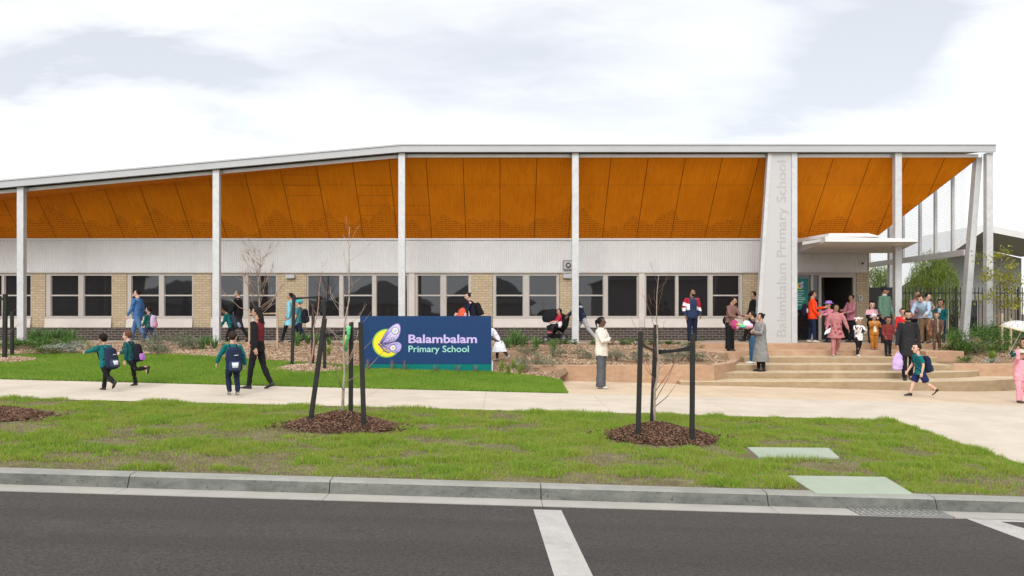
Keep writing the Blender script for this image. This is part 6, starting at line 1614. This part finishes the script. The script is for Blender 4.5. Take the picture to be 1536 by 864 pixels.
M_STAKE = mat('black_stake', (0.014, 0.014, 0.013), 0.7, 0.35, 8, 0.4, 40); M_STRAP = mat('black_strap', (0.018, 0.018, 0.018), 0.8, 0.2, 30, 0.3, 200); M_WOOD = mat('pale_stake', (0.40, 0.31, 0.21), 0.8, 0.25, 12, 0.3, 60)
def wob(a, b, n, amp, rs):
    return [Vector(lerp(a, b, i / n)) + Vector((rs.uniform(-amp, amp), rs.uniform(-amp, amp), 0)) * (0 if i in (0, n) else 1) for i in range(n + 1)]
def sapling(name, label, base, tip, r0, nb, seed, blen=(.25, .6), low=.18, up=(.55, 1.2), m1=None, m2=None, group=None, twigs=2, hi=.97, rmin=.0035):
    rs = random.Random(seed); t = thing(name, label, 'tree', base, 0, group)
    base, tip = Vector((0, 0, 0)), Vector(tip) - Vector(base)
    pts = wob(base, tip, 8, .012 * tip.length, rs); n = 8
    mb = MB(); mb.tube(pts, [lerp(r0, r0 * .16, (i / n) ** .8) for i in range(n + 1)], 7); mb.build('trunk', m1 or M_BARK, t, True, world=False)
    mb = MB()
    for i in range(nb):
        u = low + (hi - low) * (i + rs.random() * .8) / nb; k = min(int(u * n), n - 1); p = lerp(pts[k], pts[k + 1], u * n - k)
        a = rs.uniform(0, 2 * PI); L = rs.uniform(*blen) * (1.15 - .75 * u); el = rs.uniform(*up)
        d = Vector((math.cos(a) * math.cos(el), math.sin(a) * math.cos(el), math.sin(el)))
        q1 = p + d * L * .5 + Vector((rs.uniform(-.03, .03), rs.uniform(-.03, .03), 0)); q2 = p + (d + Vector((0, 0, .25 if up[1] > .9 else -.1))).normalized() * L
        rb = max(r0 * .34 * (1.1 - u), rmin); mb.tube([p, q1, q2], [rb, rb * .75, rb * .35], 4)
        for _ in range(twigs):
            v = rs.uniform(.3, .9); s = lerp(q1, q2, v) if v > .5 else lerp(p, q1, v * 2); dd = (d + Vector((rs.uniform(-.6, .6), rs.uniform(-.6, .6), rs.uniform(-.1, .6)))).normalized()
            mb.tube([s, s + dd * L * rs.uniform(.2, .45)], [rb * .5, rb * .2], 3)
    mb.build('branches', m2 or M_TWIG, t, True, world=False); return t
def stake(label, b, tp, wd=.066, m=None, group='tree stakes'):
    """b base pixel on the ground, tp top pixel at the same distance"""
    p = on_ground(*b) if not isinstance(b, Vector) else b
    q = at_y(tp[0], tp[1], p.y); h = wd / 2
    t = MB(); d = q - p
    t.hexa([(-h - d.x * .1, -h, -.12), (h - d.x * .1, -h, -.12), (h - d.x * .1, h, -.12), (-h - d.x * .1, h, -.12)], [(d.x - h, -h, d.z), (d.x + h, -h, d.z), (d.x + h, h, d.z), (d.x - h, h, d.z)])
    o = t.build('tree_stake', m or M_STAKE, None, world=False, bevel=.006); o.location = p
    tag(o, label, 'stake', group); return p
def strap(label, pa, ya, pb, yb, sag=.02, wd=.05, m=None, name='tree_tie'):
    a, b = at_y(pa[0], pa[1], ya - .035), at_y(pb[0], pb[1], yb - .035); mb = MB(); n = 6; vs = []; fs = []
    for i in range(n + 1):
        t = i / n; p = lerp(a, b, t) - Vector((0, 0, sag * 4 * t * (1 - t))); tw = 1 - .45 * math.sin(PI * t)
        vs += [p + Vector((0, -.004, -wd / 2 * tw)), p + Vector((0, -.004, wd / 2 * tw)), p + Vector((0, .004, wd / 2 * tw)), p + Vector((0, .004, -wd / 2 * tw))]
    for i in range(n): fs += [(4 * i + j, 4 * i + (j + 1) % 4, 4 * i + 4 + (j + 1) % 4, 4 * i + 4 + j) for j in range(4)]
    fs += [(0, 1, 2, 3), (4 * n + 3, 4 * n + 2, 4 * n + 1, 4 * n)]
    o = mb.add([v - a for v in vs], fs).build(name, m or M_STRAP, None, world=False); o.location = a
    tag(o, label, 'tie', 'tree ties'); return o
# sapling on the verge, left
a1 = stake('black stake leaning right, outer left of the verge sapling before the blue sign', (465, 641), (487, 478))
a2 = stake('upright black stake behind the verge sapling before the blue sign', (526, 629), (527, 483))
a3 = stake('black stake at the right of the verge sapling, overlapping the blue sign edge', (546, 646), (541, 483))
strap('black tie from the leaning stake to the sapling before the blue sign', (486, 503), a1.y, (524, 498), a2.y, .01, .075)
strap('black tie between the two right stakes of the sapling before the blue sign', (527, 512), a2.y, (542, 503), a3.y, .0, .06)
bA = on_ground(514, 640) + Vector((0, 0, .1)); sapling('bare_sapling', 'tall bare sapling with pale trunk on the verge before the blue sign', bA, at_y(524, 340, bA.y), .026, 22, 3, (.35, .95), .14, (.35, 1.15), M_BARK, mat('twig_mix', (0.36, 0.27, 0.22), .7, .3, 20))
tg = thing('plant_tag', 'green and yellow fabric tag tied to the bare sapling before the blue sign', 'tag', at_y(520, 508, a2.y - .12))
mb = MB(); mb.tube([(-.02, 0, -.2), (-.03, .0, -.06), (.01, 0, .06), (.035, 0, .2)], [(.03, .012), (.055, .018), (.05, .02), (.03, .012)], 8, ref=(0, 1, 0)); mb.build('ribbon', mat('tag_green', (0.05, 0.30, 0.12), .6, .4, 30, c2=(.12, .5, .2)), tg, True, world=False)
mb = MB(); mb.tube([(-.035, -.02, -.14), (-.02, -.022, .0), (0, -.02, .06)], [.012, .02, .01], 6); mb.build('stripe', mat('tag_lime', (0.5, 0.62, 0.12), .6), tg, True, world=False)
# sapling on the verge, right
b1 = stake('black stake at the left of the verge sapling in front of the retaining wall', (957, 661), (961, 497))
b2 = stake('taller black stake behind the verge sapling in front of the retaining wall', (978, 640), (984, 487))
b3 = stake('lone black stake standing apart at the right of the verge sapling near the steps', (1038, 665), (1039, 500))
strap('black tie slanting down between the two left stakes in front of the retaining wall', (961, 516), b1.y, (985, 527), b2.y, .01, .07)
strap('long sagging black tie reaching to the lone right stake near the steps', (985, 528), b2.y, (1039, 522), b3.y, .012, .085)
bB = on_ground(983, 652) + Vector((0, 0, .1)); sapling('bare_sapling', 'bare sapling with reddish upright twigs on the verge in front of the retaining wall', bB, at_y(988, 412, bB.y), .024, 19, 8, (.3, .95), .12, (.55, 1.3), M_BARK, M_TWIG)
# staked sapling on the lawn
c1 = stake('tallest left black stake of the staked sapling on the lawn', (438, 550), (441, 443), .075)
c2 = stake('middle black stake of the staked sapling on the lawn', (469, 547), (470, 452), .075)
c3 = stake('right black stake of the staked sapling on the lawn, nearest the blue sign', (487, 557), (486, 446), .075)
strap('straight black tie across the top of the stakes on the lawn', (441, 448), c1.y, (477, 446), c2.y, -.004, .075)
bC = on_ground(465, 551); sapling('bare_sapling', 'slender reddish sapling leaning right between black stakes on the lawn', bC, at_y(484, 392, bC.y), .026, 14, 5, (.3, .8), .3, (.6, 1.25), mat('pink_bark', (0.36, 0.22, 0.17), .8, .2, 20), M_TWIG)
cc = on_ground(466, 554); heap(cc, .78, .62, .10, 2200, 'wood_chips', M_BEDSOIL, M_CHIPS, .05)
# left edge
d1 = stake('thick black stake at the left picture edge with a stub of tie', (7, 542), (8, 441), .09)
d2 = stake('shorter black stake standing just right of the thick one at the left edge', (18, 534), (18, 468), .075)
strap('stub of black tie on the thick stake at the left edge', (-22, 450), d1.y, (8, 448), d1.y, .0, .085)
bD = on_ground(-4, 541); sapling('bare_sapling', 'reddish bare sapling cut by the left picture edge beside the black stakes', bD, at_y(-6, 415, bD.y), .025, 16, 12, (.4, .9), .2, (.3, 1.0))
heap(on_ground(2, 541), .85, .7, .08, 2200, 'wood_chips', M_BEDSOIL, M_CHIPS, .05)
# bare tree in the bed
def bedp(px, py):
    Y = 25.5
    for _ in range(40):
        X = (px - PX0) * Y / F; Y = lerp(Y, F * (ZC - bed_z(X, Y)) / (py - PY0), .4)
    X = (px - PX0) * Y / F; return Vector((X, Y, bed_z(X, Y)))
pE = bedp(388, 524); sapling('bare_tree', 'spreading bare tree with many fine pale twigs in front of the windows', pE, at_y(390, 372, pE.y), .042, 34, 21, (.85, 1.5), .30, (.25, 1.05), M_BARK, mat('tan_twig', (0.34, 0.25, 0.18), .8, .3, 20), twigs=7, rmin=.008)
s1 = stake('pale wooden stake left of the spreading bare tree, behind the long haired woman', bedp(374, 522), (374, 464), .05, M_WOOD)
s2 = stake('pale wooden stake right of the spreading bare tree', bedp(416, 523), (416, 462), .05, M_WOOD)
strap('pale wooden rail between the two pale stakes of the spreading tree', (372, 471), s1.y, (418, 470), s2.y, 0, .06, M_WOOD, 'stake_rail')

# leafy things
def leaf_cloud(pts, size, asp, m, name, parent, droop=0.0, fold=1.0):
    n = len(pts); P = np.array([tuple(p) for p in pts])
    sc = np.stack([np.full(n, size * asp) * rng.uniform(.7, 1.3, n), size * rng.uniform(.7, 1.4, n), np.full(n, size) * fold], 1)
    tl = rng.normal(.2, .8, n) if not droop else rng.normal(-droop, .35, n)
    return scatter_mesh(name, LEAF_V, LEAF_F, P, sc, rng.random(n) * 6.28, tl, m, parent)
# young yellow tree
pF = Vector((at_y(1499, 530, 27.2).x, 27.2, rbed_z(15.3, 27.2))); rsF = random.Random(4)
tF = sapling('young_tree', 'young tree with sparse yellow green leaves at the right picture edge', pF, at_y(1502, 384, 27.2), .03, 13, 6, (.5, 1.1), .35, (.2, .9), M_BARK2, M_BARK2)
pts = []
for _ in range(34):
    c = Vector((rsF.gauss(.12, .36), rsF.gauss(0, .3), rsF.uniform(1.15, 3.0))); c.x *= 1.1 if c.z < 2.3 else .8
    pts += [c + Vector((rsF.gauss(0, .10), rsF.gauss(0, .10), rsF.gauss(0, .09))) for _ in range(40)]
leaf_cloud(pts, .10, .5, m_leaf('yellow_leaf', [(0.20, 0.22, 0.02), (0.34, 0.33, 0.03), (0.42, 0.40, 0.06), (0.25, 0.30, 0.04)], .35), 'crown', tF, .5)
def gz2(px, Y): return Vector((at_y(px, 500, Y).x, Y, rbed_z(at_y(px, 500, Y).x, Y)))
f1 = stake('pale wooden stake left of the young yellow green tree', gz2(1503, 26.6), (1503, 470), .06, M_WOOD)
f2 = stake('pale wooden stake right of the young yellow green tree, beside the umbrella', gz2(1516, 26.4), (1516, 478), .06, M_WOOD)
strap('pale wooden rail joining the stakes of the young yellow green tree', (1502, 481), f1.y, (1518, 488), f2.y, 0, .06, M_WOOD, 'stake_rail')
# bushes at the right
M_BUSH = m_leaf('bush_leaf', [(0.035, 0.085, 0.015), (0.065, 0.15, 0.025), (0.10, 0.22, 0.04), (0.15, 0.28, 0.06)], .3)
def bush(label, base, rx, ry, hh, n, size, m, name='leafy_bush', cat='bush', group=None, asp=.45, clump=26, seed=1, upr=0.0):
    rs = random.Random(seed); t = thing(name, label, cat, base, 0, group); pts = []
    mb = MB()
    for i in range(7):
        a = rs.uniform(0, 2 * PI); mb.tube([(0, 0, 0), (rx * .4 * math.cos(a), ry * .4 * math.sin(a), hh * .5), (rx * .7 * math.cos(a), ry * .7 * math.sin(a), hh * .85)], [.012, .008, .003], 4)
    mb.build('stems', M_BARK2, t, world=False)
    cl = []
    for _ in range(clump):
        a, u = rs.uniform(0, 2 * PI), rs.random() ** .5; e = rs.random()
        cl.append((Vector((rx * u * math.cos(a), ry * u * math.sin(a), hh * (.12 + .88 * e * (1 - .55 * u * u)))), rs.uniform(.12, .28)))
    for _ in range(n):
        c, r = rs.choice(cl); pts.append(c + Vector((rs.gauss(0, r * rx * .8), rs.gauss(0, r * ry * .8), abs(rs.gauss(0, r * hh * .7)) - r * hh * .25)))
    pts = [p for p in pts if p.z > .01]
    leaf_cloud(pts, size, asp, m, 'foliage', t, -upr if upr else 0.0); return t
bush('largest bright green leafy bush in front of the two right steel posts', gz2(1466, 26.2), .85, .6, .85, 4200, .06, M_BUSH, seed=3)
bush('bright green leafy bush behind the pale stakes at the right', gz2(1502, 27.6), .7, .5, .75, 3000, .06, M_BUSH, seed=4)
bush('bright green bush at the right edge below the umbrella', gz2(1535, 26.6), .6, .5, .7, 2200, .06, M_BUSH, seed=5)
bush('low dark green mound left of the largest leafy bush', gz2(1441, 26.6), .5, .45, .35, 1500, .05, m_leaf('dark_leaf', [(0.03, 0.08, 0.015), (0.05, 0.12, 0.02), (0.08, 0.17, 0.03)]), seed=6)
for i, px in enumerate((1375, 1398, 1424, 1447)):
    bush('low green plants along the foot of the picket fence', Vector((at_y(px, 500, 33.2).x, 33.2, .78)), .45, .3, .38, 700, .06, M_BUSH, 'fence_plant', 'plant', 'plants along the fence', seed=30 + i)
# trees behind the fence
def willow(label, px, Y, ztop_, rx, hh, n, m, seed):
    rs = random.Random(seed); b = Vector((at_y(px, 400, Y).x, Y, .6)); t = thing('weeping_tree', label, 'tree', b)
    mb = MB(); top_ = ztop_ - .6; mb.tube(wob(Vector((0, 0, 0)), Vector((.1, 0, top_ * .8)), 5, .06, rs), [.10, .08, .07, .05, .035, .02], 8)
    for i in range(9):
        a = rs.uniform(0, 2 * PI); z = top_ * rs.uniform(.4, .75); mb.tube([(0, 0, z), (rx * .5 * math.cos(a), rx * .5 * math.sin(a), z + hh * .22), (rx * .9 * math.cos(a), rx * .9 * math.sin(a), z + hh * .2)], [.035, .02, .006], 5)
    mb.build('trunk', M_BARK2, t, True, world=False)
    P = []
    for _ in range(n):
        a, u = rs.uniform(0, 2 * PI), rs.random() ** .55; zc = top_ - hh * (.02 + .50 * u * u * u) - hh * .45 * rs.random() ** 2 + rs.gauss(0, .1); x, y = rx * u * math.cos(a), rx * u * math.sin(a)
        L = hh * rs.uniform(.12, .42); k = int(L / .055)
        for j in range(k): P.append((x + rs.gauss(0, .035) + .08 * u * math.cos(a) * j / k, y + rs.gauss(0, .035), zc - L * j / k))
    leaf_cloud(P, .13, .16, m, 'crown', t, 1.25)
M_WIL = m_leaf('willow_leaf', [(0.07, 0.12, 0.015), (0.14, 0.21, 0.025), (0.22, 0.30, 0.04), (0.30, 0.37, 0.08)], .4)
willow('full weeping green tree behind the fence, left of the leaning steel post', 1398, 41, 4.7, 1.2, 2.9, 620, M_WIL, 2)
willow('smaller weeping green tree behind the solid gate beside the doorway', 1318, 43, 4.3, 1.05, 2.6, 420, M_WIL, 3)
# garden bed plants
M_GREY = m_leaf('grey_leaf', [(0.13, 0.15, 0.085), (0.20, 0.22, 0.14), (0.28, 0.30, 0.21)], .15); M_SILV = m_leaf('silver_leaf', [(0.26, 0.30, 0.25), (0.38, 0.42, 0.36), (0.48, 0.52, 0.46)], .15)
M_GCOV = m_leaf('cover_leaf', [(0.045, 0.12, 0.02), (0.085, 0.20, 0.03), (0.13, 0.27, 0.045)], .25); M_OLIV = m_leaf('olive_leaf', [(0.08, 0.12, 0.03), (0.14, 0.18, 0.045), (0.20, 0.23, 0.07)], .25)
M_FLAX = m_leaf('flax_blade', [(0.06, 0.14, 0.035), (0.10, 0.22, 0.055), (0.16, 0.29, 0.09)], .2); M_LIMEG = m_leaf('lime_blade', [(0.12, 0.20, 0.02), (0.19, 0.29, 0.03), (0.25, 0.34, 0.06)], .3); M_DEAD = m_leaf('dry_stem', [(0.16, 0.10, 0.07), (0.25, 0.17, 0.12), (0.32, 0.24, 0.17)], .1)
def strappy(label, base, n, L, wd, m, name='strappy_plant', cat='plant', group=None, spread=.55, seed=0):
    rs = random.Random(seed); V = []; T = []
    for i in range(n):
        a = rs.uniform(0, 2 * PI); l = L * rs.uniform(.6, 1.1); s = spread * rs.uniform(.15, 1); d = Vector((math.cos(a), math.sin(a), 0)); side = Vector((-d.y, d.x, 0)) * wd
        k = len(V); b = d * .04 * rs.random()
        for j, t in enumerate((0, .45, .8)):
            p = b + d * l * s * t ** 1.5 + Vector((0, 0, l * (t - .35 * s * t * t))); ww = (1, .8, .45)[j]; V += [p - side * ww, p + side * ww]
        V.append(b + d * l * s * 1.15 + Vector((0, 0, l * (1 - .5 * s))))
        T += [(k, k + 1, k + 3), (k, k + 3, k + 2), (k + 2, k + 3, k + 5), (k + 2, k + 5, k + 4), (k + 4, k + 5, k + 6)]
    o = np_mesh(name, np.array([tuple(v) for v in V]), np.array(T), m); o.location = base; tag(o, label, cat, group); return o
G_ = dict(grey='grey green low shrubs in the bed', cover='dark ground cover along the walkway', flax='strappy plants in the bed', dry='dry tufts in front of the sign', lime='yellow green tufts in the bed')
sd_ = 100
for px, py, rx, hh in ((228, 526, .55, .42), (250, 524, .6, .46), (272, 523, .5, .44), (290, 524, .35, .34), (236, 530, .4, .24)):
    sd_ += 1; bush('grey green low shrub in the left bed beside the man in blue', bedp(px, py), rx, .4, hh, 1100, .05, M_GREY, 'grey_shrub', 'shrub', G_['grey'], .3, 20, sd_, .6)
for px, py, rx, hh in ((800, 553, .45, .36), (822, 549, .4, .40), (782, 556, .35, .22), (838, 536, .22, .30), (872, 538, .25, .3), (790, 533, .3, .25)):
    sd_ += 1; bush('grey green low shrub in the bed right of the blue sign', bedp(px, py), rx, .35, hh, 700, .05, M_GREY, 'grey_shrub', 'shrub', 'grey green shrubs right of the sign', .3, 16, sd_, .6)
for px, py, rx, hh in ((925, 541, .28, .34), (955, 543, .32, .32), (1000, 543, .4, .36), (1022, 542, .35, .38), (1045, 542, .3, .3)):
    sd_ += 1; bush('grey green low shrub on the bed just above the retaining wall', bedp(px, py), rx, .3, hh, 700, .05, M_GREY, 'grey_shrub', 'shrub', 'grey green shrubs above the retaining wall', .3, 16, sd_, .6)
for px, py, rx, hh in ((88, 530, .45, .26), (108, 529, .45, .30)):
    sd_ += 1; bush('pale silver low shrub at the lawn edge on the left', bedp(px, py), rx, .35, hh, 900, .045, M_SILV, 'silver_shrub', 'shrub', 'silver shrubs', .35, 18, sd_, .4)
for px, py, rx, hh in ((38, 525, .7, .28), (65, 524, .75, .36), (95, 522, .7, .34), (22, 523, .5, .3)):
    sd_ += 1; bush('dense mid green ground cover mound near the left steel column', bedp(px, py), rx, .45, hh, 1500, .05, M_GCOV, 'ground_cover_shrub', 'shrub', 'green mounds near the left column', .35, 22, sd_, .5)
for px, py, rx in ((62, 531, .5), (76, 529, .4), (150, 529, .3)):
    sd_ += 1; bush('flat olive green plant at the edge of the lawn on the left', bedp(px, py), rx, .35, .18, 800, .045, M_OLIV, 'olive_plant', 'plant', 'olive plants at the lawn edge', .35, 18, sd_, .5)
for i in range(16):
    px = 762 + i * 19.2; sd_ += 1
    if i in (6,): continue
    Y = 27.55; X = at_y(px, 515, Y).x; bush('dark green creeping plant along the edge of the walkway', Vector((X, Y, bed_z(X, Y))), random.Random(sd_).uniform(.22, .36), .22, random.Random(sd_).uniform(.12, .24), 520, .045, M_GCOV, 'edging_plant', 'plant', G_['cover'], .35, 12, sd_, .4)
for i, (px, py) in enumerate(((48, 518), (60, 517), (72, 518), (84, 517), (96, 517), (108, 518))):
    sd_ += 1; strappy('dense upright green tuft against the dark brick plinth at the left', bedp(px, py), 90, .62, .011, M_FLAX, 'strappy_plant', 'plant', 'tufts against the left plinth', .6, sd_)
for px, py, L in ((286, 520, .45), (303, 525, .5), (322, 524, .5), (338, 529, .4), (312, 519, .42), (446, 520, .62), (472, 519, .5), (494, 518, .5), (462, 516, .45)):
    sd_ += 1; strappy('strappy green plant in the wood chip bed left of the blue sign', bedp(px, py), 46, L, .014, M_FLAX, 'strappy_plant', 'plant', G_['flax'], .75, sd_)
for px, py, L in ((772, 519, .75), (783, 521, .6), (803, 526, .55), (830, 528, .42), (1052, 519, .35), (762, 523, .5)):
    sd_ += 1; strappy('strappy green plant in the bed between the sign and the pram', bedp(px, py), 46, L, .015, M_FLAX, 'strappy_plant', 'plant', 'strappy plants right of the sign', .75, sd_)
for px, py in ((752, 557), (771, 553), (780, 561), (493, 532), (762, 562), (345, 526)):
    sd_ += 1; strappy('yellow green grassy tuft in the wood chip bed', bedp(px, py), 40, .34, .008, M_LIMEG, 'grass_tuft', 'plant', G_['lime'], .6, sd_)
for px in (553, 589, 608, 654, 686, 714):
    sd_ += 1; b = Vector((sxp(px), YS - .16, 0)); b.z = slope_z(b.x, b.y) + .01; strappy('dry brownish tuft in front of the blue sign', b, 26, .33 if px < 640 else .24, .005, M_DEAD, 'dry_tuft', 'plant', G_['dry'], .45, sd_)
strappy('lime green strappy tuft before the largest leafy bush', gz2(1488, 25.1), 60, .42, .012, M_LIMEG, 'grass_tuft', 'plant', None, .6, 700)
bush('small round green plant on the wood chips right of the step block', gz2(1451, 25.2), .25, .25, .24, 600, .04, M_GCOV, 'small_plant', 'plant', None, .35, 12, 701)
bush('small silver plant low on the right wood chip bed', gz2(1486, 24.7), .25, .2, .16, 400, .04, M_SILV, 'small_plant', 'plant', None, .35, 12, 702)
